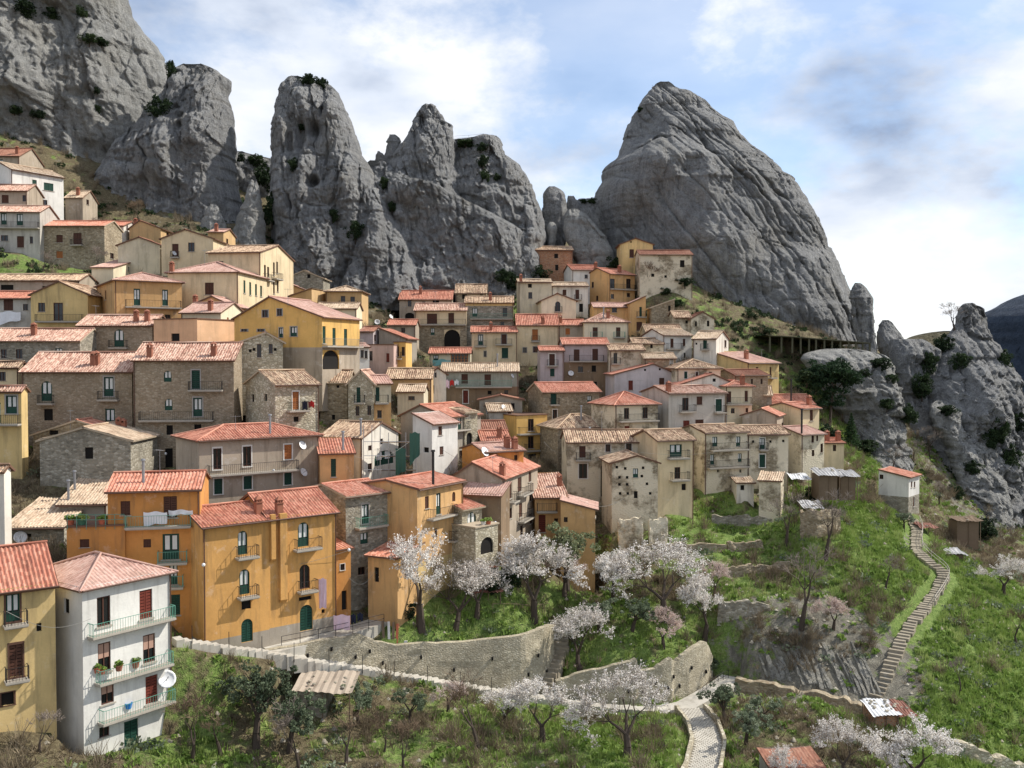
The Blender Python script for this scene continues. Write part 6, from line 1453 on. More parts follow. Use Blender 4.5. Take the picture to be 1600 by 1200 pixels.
for (px, py, hpx, wd, k, lab) in [
 (250, 190, 40, 1.1, 'e', 'big dark bush hanging on the left cliff'), (268, 128, 36, .5, 'e', 'narrow dark cypress-like bush in the cleft'), (482, 136, 22, 1.3, 'e', 'bushes crowning the tall pillar'), (503, 142, 22, 1.0, 'e', 'right bush on top of the tall pillar'), (555, 378, 36, .9, 'e', 'dark bush in the gully between pillars'), (462, 268, 22, 1.2, 'e', 'bush on a ledge of the tall pillar'), (470, 205, 16, 1.0, 'e', 'small bush high on the tall pillar'),
 (415, 300, 44, .9, 'e', 'dark trees filling the gap in the rocks'), (425, 350, 50, .7, 'e', 'shadowed ivy thicket at the gap'), (400, 262, 22, 1.6, 'e', 'scrub along the rock saddle'), (374, 258, 20, 1.2, 'e', 'bush at the edge of the nose pillar'), (728, 232, 16, 2.0, 'e', 'green scrub below the lookout fence'), (752, 236, 14, 1.6, 'e', 'low scrub on the rock shoulder'), (755, 262, 22, .9, 'e', 'ivy patch on the rock shoulder'), (758, 284, 20, 1.0, 'e', 'lower ivy patch on the rock shoulder'), (775, 282, 12, 1.4, 'e', 'ivy tip on the rock shoulder'),
 (40, 28, 28, 1.6, 'e', 'dark shrubs at the top left of the cliff'), (80, 32, 20, 1.8, 'e', 'shrubs on the upper cliff ledge'), (128, 32, 26, .9, 'e', 'shrub in a cleft of the upper cliff'), (140, 70, 18, 1.8, 'e', 'ledge scrub across the cliff'), (160, 72, 14, 1.8, 'e', 'thin scrub at the end of the cliff ledge'), (152, 148, 14, .8, 'e', 'small shrub on the cliff face'), (152, 178, 16, .8, 'e', 'second small shrub on the cliff face'), (24, 178, 14, 1.8, 'e', 'bushes at the cliff foot'), (60, 186, 16, 1.5, 'e', 'bush beside the grassy cliff foot'),
 (1000, 176, 10, 1.0, 'e', 'tiny dark bush on the left edge of the great rock'), (1476, 556, 34, 1.2, 'e', 'dark evergreen on the right crag'), (1500, 582, 34, 1.0, 'e', 'round evergreen on the domed crag'), (1568, 578, 32, .9, 'e', 'evergreen on the outer side of the domed crag'), (1450, 590, 44, .7, 'e', 'shadowy bushes in the ravine'), (1440, 620, 40, .9, 'e', 'ravine thicket below the crag'), (1376, 580, 24, 1.4, 'e', 'mossy bush at the end of the walkway'), (1392, 600, 18, 1.2, 'e', 'green cushion on the pale slab'),
 (1562, 690, 40, .8, 'e', 'dark growth on the outer crag'), (1580, 740, 46, .8, 'e', 'trees in the right ravine'), (1590, 690, 50, .7, 'e', 'dark trees behind the crag'), (1350, 590, 16, 1.4, 'e', 'tuft of bushes in a crack of the pale slab'), (1385, 640, 20, 1.2, 'e', 'bush at the foot of the pale slab'), (1420, 660, 30, 1.1, 'e', 'bush in the ravine mouth'), (1480, 650, 20, 1.6, 'e', 'bushes above the bright scree'), (1520, 740, 22, 1.4, 'e', 'bush half way down the scree'), (1548, 700, 30, .9, 'e', 'bush on the steep outer face'), (1490, 780, 26, 1.3, 'e', 'scrub at the scree foot'), (925, 318, 10, 1.8, 'e', 'green scrub in the saddle beside the great rock'), (912, 318, 8, 1.8, 'e', 'saddle scrub near the thin boulder'), (1170, 505, 20, 1.6, 'e', 'green shrubs above the walkway'), (1190, 530, 22, 1.8, 'e', 'shrubs at the near end of the walkway'), (1150, 520, 20, 1.5, 'e', 'shrubs behind the pink-gabled house'), (1260, 600, 24, 1.8, 'e', 'shrubs below the walkway posts'), (1240, 625, 26, 1.2, 'e', 'green bush behind the ochre house'),
 (1070, 448, 16, 2.0, 'e', 'hedge on the green terrace under the great rock'), (1040, 462, 14, 1.6, 'e', 'bush on the green terrace'), (1060, 482, 16, 1.4, 'e', 'shrub beside the collapsed roof'), (800, 452, 26, 1.5, 'e', 'bushes beside the grey-cream house'), (785, 440, 20, 1.6, 'e', 'bank scrub under the rock shoulder'), (600, 300, 26, .8, 'e', 'scrub in the groove of the domed pinnacle'), (613, 330, 16, 1.0, 'e', 'green tuft under the domed pinnacle'), (520, 350, 26, .8, 'e', 'scrub between the two pillars')]:
    loc, nrm = scene_hit(px, py - hpx * .4)
    if loc is None: loc, nrm = scene_hit(px, py)
    if loc is None: continue
    base = loc + Vector((0, -0.25, -hpx * .45 * loc.y / F_PX))
    plant('h', px, py, hpx * 1.12, lab, wide=wd * .95, at_=base)
loc, nrm = scene_hit(1023, 144)
if loc: plant('n', 1020, 147, 12, 'tiny bare tree on the left edge of the summit', at_=loc)
loc, nrm = scene_hit(1498, 508)
if loc: plant('n', 1490, 530, 46, 'bare tree beside the domed crag head', wide=1.2, at_=loc + Vector((-1.2, -1, -1.5)))

# ------------------------------------------------------------------ ground cover that nobody could count
def inst(V, Fq, pos, sc, rot, szv):
    c, s = np.cos(rot)[:, None], np.sin(rot)[:, None]
    x = V[None, :, 0] * c - V[None, :, 1] * s; y = V[None, :, 0] * s + V[None, :, 1] * c; z = np.repeat(V[None, :, 2], len(pos), 0) * szv[:, None]
    P = np.stack([x, y, z], -1) * sc[:, None, None] + pos[:, None, :]
    n = len(V); return P.reshape(-1, 3), (Fq[None] + (np.arange(len(pos)) * n)[:, None, None]).reshape(-1, Fq.shape[1])
GI = np.vectorize(ground_z)
def cover(name, label, mt, variant, n, want, size, seed, xr=(-62, 92), yr=(62, 178), kind='stuff'):
    rs = np.random.default_rng(seed)
    x = rs.uniform(*xr, n * 6); y = rs.uniform(*yr, n * 6)
    ok = np.abs(x / y) < 0.60
    ii = np.clip(np.searchsorted(GX, x) - 1, 0, len(GX) - 2); jj = np.clip(np.searchsorted(GY, y) - 1, 0, len(GY) - 2)
    u = (x - GX[ii]) / (GX[ii + 1] - GX[ii]); v = (y - GY[jj]) / (GY[jj + 1] - GY[jj])
    z = (hz[jj, ii] * (1 - u) + hz[jj, ii + 1] * u) * (1 - v) + (hz[jj + 1, ii] * (1 - u) + hz[jj + 1, ii + 1] * u) * v
    g, r_ = gg[jj, ii], rr[jj, ii]; cl = fbm(x / 4.0, y / 4.0, 3, seed)
    ok &= rs.uniform(0, 1, len(x)) < want(g, r_, cl)
    for f in FR:
        c, s = math.cos(f.yaw), math.sin(f.yaw); lx = (x - f.o.x) * c + (y - f.o.y) * s; ly = -(x - f.o.x) * s + (y - f.o.y) * c
        ok &= ~((lx > -.6) & (lx < f.W + .6) & (ly > -1.0) & (ly < f.L + .3))
    for Pp, hw in KEEP:
        for k in range(0, len(Pp), 1): ok &= np.hypot(x - Pp[k, 0], y - Pp[k, 1]) > hw
    pos = np.stack([x, y, z - .03], 1)[ok][:n]
    m_ = len(pos); P, Fq = inst(*variant, pos, rs.uniform(*size, m_), rs.uniform(0, 6.28, m_), rs.uniform(.7, 1.3, m_))
    tag(obj(name, mesh(name, P, Fq, [M[mt]])), label, kind='stuff')
KEEP = [(resample(S1, 60), 1.3), (resample(S4, 90), 1.7), (P, 1.8)] + [(resample([at(*q) for q in rb[2]], 30), 1.9) for rb in RIBBONS]
def tuft(n, h, w, seed, lean=.5):
    rs = np.random.default_rng(seed); V, Fq = [], []
    for k in range(n):
        a = rs.uniform(0, 6.28); r = rs.uniform(0, w); b = np.array([r * math.cos(a), r * math.sin(a), 0]); d = np.array([math.cos(a + 1), math.sin(a + 1), 0]) * rs.uniform(.01, .03) * 2
        t = b + np.array([math.cos(a) * rs.uniform(0, lean) * h, math.sin(a) * rs.uniform(0, lean) * h, h * rs.uniform(.5, 1)])
        i = len(V); V += [b - d, b + d, t + d * .2, t - d * .2]; Fq.append((i, i + 1, i + 2, i + 3))
    return np.array(V), np.array(Fq)
def leafy(n, r, sz, seed):
    rs = np.random.default_rng(seed); C = rs.normal(0, 1, (n, 3)); C /= np.linalg.norm(C, axis=1)[:, None]; C *= r * rs.uniform(.4, 1, (n, 1)); C[:, 2] = np.abs(C[:, 2]) * .8
    return quads(C, sz, rs, 1.3)
def brush(n, seed):
    rs = np.random.default_rng(seed); V, Fq = [], []
    for k in range(n):
        a = rs.uniform(0, 6.28); el = rs.uniform(.5, 1.5); L_ = rs.uniform(.5, 1.0); b = rs.normal(0, .12, 3); b[2] = 0
        d = np.array([math.cos(a) * math.cos(el), math.sin(a) * math.cos(el), math.sin(el)]); e = b + d * L_ + rs.normal(0, .08, 3)
        w = np.cross(d, rs.normal(size=3)); w = w / np.linalg.norm(w) * .014
        i = len(V); V += [b - w, b + w, e + w * .5, e - w * .5]; Fq.append((i, i + 1, i + 2, i + 3))
    return np.array(V), np.array(Fq)
cover('grass', 'rough green grass over the slopes', 'blade', tuft(8, .42, .28, 1), 25000, lambda g, r, c: np.clip((g - .38) * 2.2 + c * .5, 0, 1) * (r < .5), (.7, 1.5), 21)
cover('weeds', 'leafy weeds and low green plants on the slopes', 'weed', leafy(20, .42, .105, 2), 4400, lambda g, r, c: np.clip((g - .30) * 1.6 + c * .9, 0, 1), (.6, 1.6), 22)
cover('dry_grass', 'dry yellow grass between the terraces', 'dryb', tuft(9, .5, .3, 3, .8), 11000, lambda g, r, c: np.clip(.75 - g + c * .5, 0, 1), (.7, 1.5), 23)
cover('brushwood', 'brown leafless brushwood on the slopes', 'dryb', brush(44, 4), 3700, lambda g, r, c: np.clip(.55 - g * .85 + c * 1.2, 0, 1), (.8, 2.1), 24)
cover('thicket', 'olive green thicket on the slopes', 'olive', leafy(60, .8, .09, 5), 1100, lambda g, r, c: np.clip(c * 1.4 - .05, 0, 1), (.6, 1.6), 25)
cover('scrub', 'scrub on the upper slopes under the cliffs', 'everg', leafy(40, .9, .17, 6), 1400, lambda g, r, c: np.clip(.35 + c * 1.2, 0, 1), (.5, 1.5), 26, xr=(-130, 100), yr=(160, 232))
cover('dry_scrub', 'dry scrub on the upper slopes under the cliffs', 'dryb', brush(40, 7), 1800, lambda g, r, c: np.clip(.5 - c * .8, 0, 1), (1.0, 2.2), 27, xr=(-130, 100), yr=(160, 232))
# ------------------------------------------------------------------ smaller things
bpy.context.view_layer.update(); DG = bpy.context.evaluated_depsgraph_get()
def rev(profile, n=14):
    V, Fq = [], []
    for k in range(n):
        a = 2 * math.pi * k / n; V += [(r * math.cos(a), r * math.sin(a), z) for r, z in profile]
    m_ = len(profile)
    for k in range(n):
        for q in range(m_ - 1): Fq.append((k * m_ + q, ((k + 1) % n) * m_ + q, ((k + 1) % n) * m_ + q + 1, k * m_ + q + 1))
    return V, Fq
_v, _f = rev([(0.001, -.16), (.2, -.15), (.38, -.09), (.5, 0), (.5, .015), (.38, -.07), (.2, -.13), (0.001, -.14)])
DISH = mesh('dish', _v, _f, [M['dish']], smooth=True)
b = MB(); b.tube((0, 0, -.15), (0, 0, .38), .02, .02, 5); b.tube((0, 0, .36), (0, 0, .46), .05, .05, 6); ARM = b.mesh('feed_arm', [M['metal']])
b = MB(); b.tube((0, 0, -1.0), (0, 0, .0), .03, .03, 6); MAST = b.mesh('mast', [M['metal']])
for px, py, rp, az, lab in [(473, 695, 7, 60, 'upper dish on the corner of the big grey house'), (475, 737, 7, 60, 'lower dish on the corner of the big grey house'), (34, 838, 10, 30, 'white dish on the red ridge by the left edge'), (262, 1058, 14, 30, 'large white dish on the balcony end of the tall white house'),
                            (273, 396, 4, 60, 'dish beside the sunlit cream gable'), (757, 705, 8, 55, 'white dish in front of the orange house with brick chimneys'), (891, 583, 4.5, 10, 'round dish on the bare wall below the lilac house'), (786, 636, 4.5, 50, 'dish on the roof terrace of the yellow balconied house'), (761, 645, 4.5, 60, 'tilted dish left of the roof terrace'),
                            (589, 503, 4.5, 10, 'dish on the roofs right of the yellow gable'), (800, 587, 3.5, 60, 'dish at the right end of the green-grey house'), (611, 495, 4, 60, 'dish on the low red roof in the upper middle')]:
    loc, nrm = scene_hit(px, py)
    if loc is None: continue
    s = 2 * rp * loc.y / F_PX
    root = obj('satellite_dish', None, None, loc + Vector((0.1, -0.45, 0))); tag(root, lab, 'satellite dish', 'satellite dishes')
    n_ = Vector((math.sin(R(az)), -math.cos(R(az)), .55)).normalized(); q = n_.to_track_quat('Z', 'Y')
    for nm, me in (('reflector', DISH), ('feed_arm', ARM)):
        o = obj(nm, me, root, (0, 0, 0), 0, (s, s, s)); o.rotation_mode = 'QUATERNION'; o.rotation_quaternion = q
    obj('mast', MAST, root, tuple(-n_ * .12 * s))
# washing
def cloth(px0, py0, px1, py1, mt, lab, off=0.6, d=None, skew=0.0, nm='laundry'):
    if d is None:
        loc, _ = scene_hit((px0 + px1) / 2, (py0 + py1) / 2)
        if loc is None: return
        d = loc.y - off
    n, m_ = 12, 8; V, Fq = [], []
    for j_ in range(m_ + 1):
        for i_ in range(n + 1):
            u, v = i_ / n, j_ / m_
            p = at(px0 + (px1 - px0) * u, py0 + (py1 - py0) * v * (1 - skew * u) + 1.2 * math.sin(u * 9), d)
            V.append((p.x, p.y + .10 * math.sin(u * 14 + v * 2) * v + .05 * v, p.z))
    for j_ in range(m_):
        for i_ in range(n): k = j_ * (n + 1) + i_; Fq.append((k, k + 1, k + n + 2, k + n + 1))
    tag(obj(nm, mesh(nm, V, Fq, [M[mt]], smooth=True)), lab, 'laundry', 'washing hung out to dry')
for a in [(224, 800, 261, 822, 'cloth', 'large white sheet hung over the orange balcony', .5, None, .2), (263, 797, 301, 806, 'cloth', 'crumpled white cloth beside the large sheet', .5, None, .3), (-6, 487, 32, 508, 'cloth', 'white sheet on the line at the left edge', 1.0, None, .4),
          (498, 904, 510, 950, 'clothp', 'long pink cloth hanging from the ochre house', .5), (521, 961, 547, 984, 'clothp', 'pink towel over the ramp railing', .3, 91.2), (548, 960, 556, 974, 'clothb', 'dark trousers beside the pink towel', .3, 91.4), (558, 958, 567, 970, 'clothb', 'navy cloth on the ramp railing', .3, 91.6),
          (472, 627, 480, 640, 'clothb', 'dark cloth on the crumbling house balcony'), (482, 627, 491, 636, 'clothr', 'red cloth on the crumbling house balcony'), (676, 562, 704, 571, 'clotht', 'turquoise washing in front of the gridded veranda', .8), (695, 594, 702, 606, 'clothp', 'pink washing beside the whitish gable', .8), (703, 594, 709, 602, 'clothr', 'red washing in the middle of the line', .8), (710, 594, 717, 601, 'cloth', 'white washing at the end of the line', .8)]:
    cloth(*a)
# pots and bucket on the white house, plants on the terrace
def pot(px, py, s, mt, lab, leaf=True, nm='flower_pot'):
    loc, _ = scene_hit(px, py)
    if loc is None: return
    root = obj(nm, None, None, loc + Vector((0, -.02, -.05)), 0, (s, s, s)); tag(root, lab, nm.replace('_', ' '), None)
    v, f = rev([(.001, 0), (.16, 0), (.22, .3), (.24, .3), (.24, .36), (.2, .36), (.18, .3), (.001, .3)]); obj('body', mesh('body', v, f, [M[mt]], smooth=False), root)
    if leaf:
        V, Fq = leafy(70, .32, .07, int(px)); V[:, 2] += .34; obj('foliage', mesh('foliage', V, Fq, [M['weed']]), root)
for a in [(152, 1050, 1.2, 'terra', 'potted plant at the near end of the middle balcony'), (160, 1052, 1.0, 'terra', 'second pot on the middle balcony of the white house'), (186, 1047, 1.3, 'chim', 'brown pot in the middle of the white house balcony'), (212, 1042, 1.4, 'chim', 'wide brown planter on the middle balcony'), (110, 820, 1.6, 'terra', 'leafy pot on the terrace of the orange wing'), (128, 820, 1.8, 'greenl', 'green pot with tall leaves on the orange terrace'), (160, 819, 1.5, 'terra', 'terracotta pot at the end of the orange terrace'), (763, 819, 1.4, 'terra', 'yellow-green pot plant on the stone terrace'), (755, 820, 1.3, 'fr_w', 'white pot on the stone terrace')]: pot(*a)
pot(201, 1106, 1.3, 'blue', 'blue bucket on the lowest balcony of the white house', False, 'bucket')
# railing of the orange terrace
def railing(name, label, pts, h=1.0, mt='irong', gap=0.9, bars=1, d=None):
    P3 = []
    for p in pts:
        if len(p) == 3: P3.append(at(*p))
        else:
            q = ground_hit(*p); P3.append(q)
    L_ = sum((b_ - a_).length for a_, b_ in zip(P3[:-1], P3[1:])); n = max(3, int(L_ / gap) + 1); Q = resample(P3, n)
    root = obj(name, None, None, tuple(Q[0])); tag(root, label, 'railing'); Q = Q - Q[0]
    for p in Q:
        b = MB(); b.tube((p[0], p[1], p[2] - .3), (p[0], p[1], p[2] + h), .03, .03, 5); b.build('post', M[mt], root)
    for k in range(bars):
        b = MB(); hh = h * (1 - k * .45)
        for p, q in zip(Q[:-1], Q[1:]): b.tube((p[0], p[1], p[2] + hh), (q[0], q[1], q[2] + hh), .025, .025, 5, cap=False)
        b.build('rail', M[mt], root)
railing('terrace_railing', 'thin green railing round the orange wing terrace', [(105, 822, 83.6), (150, 822, 84.2), (194, 821, 84.8)], 1.0, 'irong', .7, 2)
railing('ramp_railing', 'iron railing along the ramp edge above the retaining wall', [(440, 1011, 88.4), (500, 999, 89.8), (560, 985, 91.8), (600, 975, 93.6)], 1.0, 'iron', 1.6, 2)
railing('garden_fence', 'low wooden post fence behind the shelter garden', [(770, 960), (800, 962), (830, 962), (858, 962)], 1.1, 'wood', 1.2, 1)
railing('path_railing', 'iron railing on the outer side of the curved path', [(1092, 1096), (1104, 1084), (1120, 1072), (1138, 1062)], 1.1, 'iron', .9, 2)
loc, _ = scene_hit(735, 226)
if loc: railing('lookout_fence', 'thin fence on the skyline beside the domed pinnacle', [(709, 220, loc.y - .5), (730, 219, loc.y - .5), (756, 216, loc.y - .5)], 1.1, 'metal', 2.6, 2)
# covered walkway at the foot of the great rock
GP = [(1203, 525, 544), (1221, 526, 545), (1238, 527, 546), (1251, 528, 547), (1264, 529, 548), (1275, 530, 549), (1288, 531, 550), (1300, 532, 552), (1313, 533, 552), (1326, 534, 552), (1337, 535, 552), (1348, 536, 551), (1359, 537, 550)]
DW = 184
root = obj('walkway', None, None, tuple(at(1203, 545, DW))); tag(root, 'long covered walkway on posts along the foot of the great rock', 'walkway'); o0 = at(1203, 545, DW)
for px, yt, yb_ in GP:
    a_, c_ = at(px, yt, DW) - o0, at(px, yb_ + 6, DW) - o0
    b = MB(); b.box(a_.x - .15, a_.x + .15, -.15, .15, c_.z, a_.z); b.build('post', M['moss'], root)
b = MB()
for (p0, y0, _), (p1, y1, _) in zip(GP[:-1], GP[1:]):
    a_, c_ = at(p0, y0, DW) - o0, at(p1, y1, DW) - o0
    if p0 == 1203: a_.x -= .5
    b.poly([(a_.x, -.5, a_.z), (c_.x, -.5, c_.z), (c_.x, -.5, c_.z + .16), (a_.x, -.5, a_.z + .16)]); b.poly([(a_.x, -.5, a_.z + .16), (c_.x, -.5, c_.z + .16), (c_.x, 16, c_.z + .2), (a_.x, 16, a_.z + .2)]); b.poly([(a_.x, -.5, a_.z), (c_.x, -.5, c_.z), (c_.x, 16, c_.z), (a_.x, 16, a_.z)])
b.build('roof', M['moss'], root)
# scaffolding with green netting
root = obj('scaffolding', None, None, tuple(at(570, 750, 112))); tag(root, 'pipe scaffolding around the white gable house', 'scaffolding'); o0 = root.location.copy()
SP_ = [(568, 112), (581, 113), (594, 114), (607, 115), (620, 116), (634, 115.5), (650, 115)]
for px, d in SP_:
    p, q = at(px, 664 if px < 600 else 676, d - 1.5) - o0, at(px, 752, d - 1.5) - o0
    b = MB(); b.tube(p, q, .045, .045, 5); b.build('pole', M['metal'], root)
for yy in (690, 712, 734):
    b = MB()
    for (a_, d0), (c_, d1) in zip(SP_[:-1], SP_[1:]): b.tube(at(a_, yy, d0 - 1.5) - o0, at(c_, yy, d1 - 1.5) - o0, .04, .04, 5, cap=False)
    b.build('ledger', M['metal'], root)
    b = MB()
    for (a_, d0), (c_, d1) in zip(SP_[2:-1], SP_[3:]):
        p, q = at(a_, yy + 1, d0 - 1.5) - o0, at(c_, yy + 1, d1 - 1.5) - o0
        b.poly([p, q, q + Vector((0, 1.0, 0)), p + Vector((0, 1.0, 0))]); b.poly([p - Vector((0, 0, .06)), q - Vector((0, 0, .06)), q, p])
    b.build('deck', M['wood'], root)
cloth(618, 700, 634, 744, 'net', 'lower green scaffold netting beside the white sliver house', d=113.4, nm='netting', skew=.2)
cloth(640, 676, 656, 728, 'net', 'upper green scaffold netting hanging in a fold', d=113.0, nm='netting', skew=.35)
# open shelters and huts
def shelter(name, label, x0, x1, yf, ybk, ybase, d, L, mt, posts=True, wall=None, stones=0, cat='shelter'):
    A, B = at(x0, yf, d), at(x1, yf, d); zb = at((x0 + x1) / 2, ybase, d).z
    C = at((x0 + x1) / 2, ybk, d + L); W = B.x - A.x
    root = obj(name, None, None, (A.x, d, zb)); tag(root, label, cat)
    zf, zk = A.z - zb, max(C.z - zb, A.z - zb + .1 * L)
    n, m_ = 16, 6; V, Fq = [], []
    for j_ in range(m_ + 1):
        for i_ in range(n + 1):
            u, v = i_ / n, j_ / m_
            V.append((-.3 + (W + .6) * u, -.4 + (L + .5) * v, zf + (zk - zf) * v + .04 * math.cos(i_ * math.pi) + .14 * vnoise(np.array([u * 4. + x0]), np.array([v * 3.]), 3)[0]))
    for j_ in range(m_):
        for i_ in range(n): k = j_ * (n + 1) + i_; Fq.append((k, k + 1, k + n + 2, k + n + 1))
    ro = obj('roof', mesh('roof', V, Fq, [M[mt]]), root)
    for px, py in [(0, 0), (W, 0), (0, L), (W, L), (W / 2, 0)]:
        b = MB(); z1 = zf + (zk - zf) * py / L - .02; b.tube((px, py, -1.2), (px, py, z1), .06, .05, 6); b.build('post', M['wood'], root)
    if wall:
        b = MB(); b.box(0.05, W * wall[1], .12, L - .1, -1.2, zf - .1); b.build('wall', M[wall[0]], root)
    rs = np.random.default_rng(int(x0))
    for k in range(stones):
        u, v = rs.uniform(.05, .95), rs.uniform(.05, .9); s = rs.uniform(.10, .2)
        V, Fq = rev([(.001, 0), (.9, .1), (1, .5), (.6, .9), (.001, 1)], 7)
        o = obj('stone', mesh('stone', V, Fq, [M['stoneg']]), root, (W * u, L * v, zf + (zk - zf) * v + .02), rs.uniform(0, 6), (s * 1.4, s, s * .8))
    return root
shelter('tin_shelter', 'ramshackle tin-roofed shelter below the long stairs', 462, 546, 1080, 1054, 1112, 83, 4.2, 't_pale2', wall=('stoneg', .55), stones=9)
shelter('garden_shelter', 'small garden shelter with a brown tiled roof near the blossom trees', 744, 782, 925, 909, 948, 100.5, 2.6, 'rust', stones=0)
shelter('brick_hut', 'orange brick hut with white stone-weighted sheets on its roof', 1367, 1403, 1116, 1093, 1160, 91, 3.2, 'tinw', wall=('brick', 1.0), stones=16, cat='hut')
shelter('lean_to', 'open lean-to with rusty sheets beside the brick hut', 1404, 1427, 1117, 1094, 1160, 91, 3.2, 'rust', stones=7)
shelter('plank_shack', 'patched shack with a crumpled metal roof at the village end', 1280, 1312, 742, 731, 768, 131, 3.5, 'tin', wall=('wood', .9), stones=4, cat='shed')
shelter('plank_shack', 'dark-fronted shack with a sagging metal roof towards the lone white house', 1314, 1340, 744, 734, 768, 132, 3.5, 'tin', wall=('wood', .9), stones=3, cat='shed')
shelter('tin_shelter', 'blue-edged tin roof beside the narrow pink-roofed house', 1239, 1264, 748, 739, 762, 133, 2.6, 'tinw', stones=2)
shelter('tin_shelter', 'collapsed white-sheeted roof on the garden terrace', 1258, 1284, 794, 782, 812, 124, 2.4, 'tin', stones=4)
shelter('plank_shack', 'plank shack with a mossy flat roof below the lone white house', 1496, 1532, 814, 806, 846, 140, 3, 'wood', wall=('wood', .95), stones=2, cat='shed')
shelter('plank_shack', 'low shack roof beside the slope stairs', 1470, 1508, 866, 856, 888, 130, 3, 'tin', wall=('wood', .95), stones=3, cat='shed')
shelter('tin_shelter', 'grey-roofed shelter right below the lone white house terrace', 1440, 1462, 824, 816, 842, 137, 2.5, 'rust', stones=2)
# flue shafts on the ochre house
for f in FR:
    if f.h['label'].startswith('ochre house with arched'):
        r_ = [o for o in COL.objects if o.get('label') == f.h['label']][0]
        for x0, x1, y0, y1 in ((421, 428, 806, 873), (435, 446, 804, 936)):
            u0, z1 = f.side('F', x0, y0); u1, _ = f.side('F', x1, y0); _, z0 = f.side('F', (x0 + x1) / 2, y1)
            b = MB(); b.box(max(u0, .03), u1, -.38, -.004, z0, f.H + .3); b.poly([(max(u0, .03), -.38, z0), (u1, -.38, z0), (u1, -.004, z0 - .35), (max(u0, .03), -.004, z0 - .35)]); b.build('flue', M['ochre'], r_)
# planks leaning on the outbuilding
for k, (x0, y0, x1, y1, mt) in enumerate([(604, 930, 600, 966, 'wood'), (612, 931, 608, 967, 'fr_w'), (616, 930, 614, 968, 'wood'), (619, 932, 619, 968, 'terra'), (626, 930, 628, 968, 'fr_w')]):
    q = at(x1, 955, 93.4); q.z = ground_z(q.x, q.y); p = q + Vector((-.25 + .1 * k, .75, 2.3)); b = MB(); d_ = (q - p); s_ = Vector((.12 if k != 4 else .3, 0, 0)); t_ = Vector((0, .05, .02))
    c_ = [p - s_, p + s_, q + s_, q - s_]; b.poly(c_); b.poly([x + t_ for x in c_])
    for e in range(4): b.poly([c_[e], c_[(e + 1) % 4], c_[(e + 1) % 4] + t_, c_[e] + t_])
    o = b.build('plank', M[mt], None)
    tag(o, ['grey plank leaning on the orange outbuilding, first in the row', 'whitish plank leaning second from the alley', 'brown plank in the middle of the leaning row', 'reddish plank next to the white panel', 'wide white panel leaning at the end of the plank row'][k], 'plank', 'planks leaning by the outbuilding')
# green gate kiosk
p0, p1 = at(762, 886, 102), at(777, 886, 102); zb = at(770, 910, 102).z
root = obj('garden_gate', None, None, (p0.x, 102, zb)); tag(root, 'small green metal gate beside the stone terrace block', 'gate'); W = p1.x - p0.x; h_ = p0.z - zb
for x in (0, W):
    b = MB(); b.box(x - .05, x + .05, -.05, .05, 0, h_); b.build('post', M['net'], root)
for k in range(9):
    b = MB(); x = W * (k + .5) / 9; b.box(x - .03, x + .03, -.02, .02, .1, h_ - .05); b.build('bar', M['net'], root)
b = MB(); b.box(-.1, W + .1, -.3, .3, h_, h_ + .08); b.build('cap', M['chim'], root)
# lamps on brackets
for px, py, lab in [(547, 857, 'white globe lamp on the end of the ochre pair'), (322, 880, 'white globe lamp on the corner of the lower ochre house'), (44, 665, 'globe lamp under the balcony of the yellow house at left'), (430, 734, 'small white lamp under the long balcony of the grey house'), (262, 708, 'small white lamp in front of the tall tan stone house'), (921, 668, 'lamp beside the stone hipped house'), (774, 815, 'lamp over the arch of the stone terrace block')]:
    loc, _ = scene_hit(px, py)
    if loc is None: continue
    root = obj('street_lamp', None, None, loc + Vector((0, -.7, 0))); tag(root, lab, 'lamp', 'globe lamps')
    v, f_ = rev([(.001, -.17), (.12, -.12), (.17, 0), (.12, .12), (.001, .17)], 10); obj('globe', mesh('globe', v, f_, [M['dish']], smooth=True), root)
    b = MB(); b.tube((0, .02, -.02), (0, 1.0, .12), .025, .025, 5); b.build('bracket', M['iron'], root)
# tilted strata in the bank beside the slope stairs
rs_ = np.random.default_rng(77); p0 = ground_hit(1290, 1060); root = obj('rock_strata', None, None, tuple(p0)); tag(root, 'tilted grey rock strata showing through the bank beside the slope stairs', 'rock')
for k in range(34):
    x0 = 1184 + k * 5.0 + rs_.uniform(-2.5, 2.5); y0_, y1_ = 1002 + rs_.uniform(0, 40), min(1062 + (x0 - 1186) * .22, 1090) - rs_.uniform(0, 8); n = 10; V, Fq = [], []
    wd = rs_.uniform(.07, .34); sl_ = rs_.uniform(.28, .56)
    for q in range(n + 1):
        t = q / n; h_ = ground_hit(x0 + (y1_ - y0_) * sl_ * t, y0_ + (y1_ - y0_) * t)
        if h_ is None: continue
        c_ = h_ - p0; hgt = (.05 + .20 * rs_.uniform(.3, 1.2)) * math.sin(math.pi * min(max(t, .04), .97)) ** .5; w_ = wd * rs_.uniform(.7, 1.2)
        V += [(c_.x - w_, c_.y, c_.z - .5), (c_.x - w_ * .8, c_.y - hgt * .7, c_.z + hgt * .8), (c_.x + w_ * .6, c_.y - hgt, c_.z + hgt), (c_.x + w_, c_.y, c_.z - .5)]
    for q in range(len(V) // 4 - 1):
        for e in range(3): Fq.append((q * 4 + e, q * 4 + e + 1, q * 4 + e + 5, q * 4 + e + 4))
    Fq += [(0, 1, 2, 3), tuple(len(V) - 1 - e for e in range(4))]
    obj('stratum', mesh('stratum', V, Fq, [M['rockp']]), root)
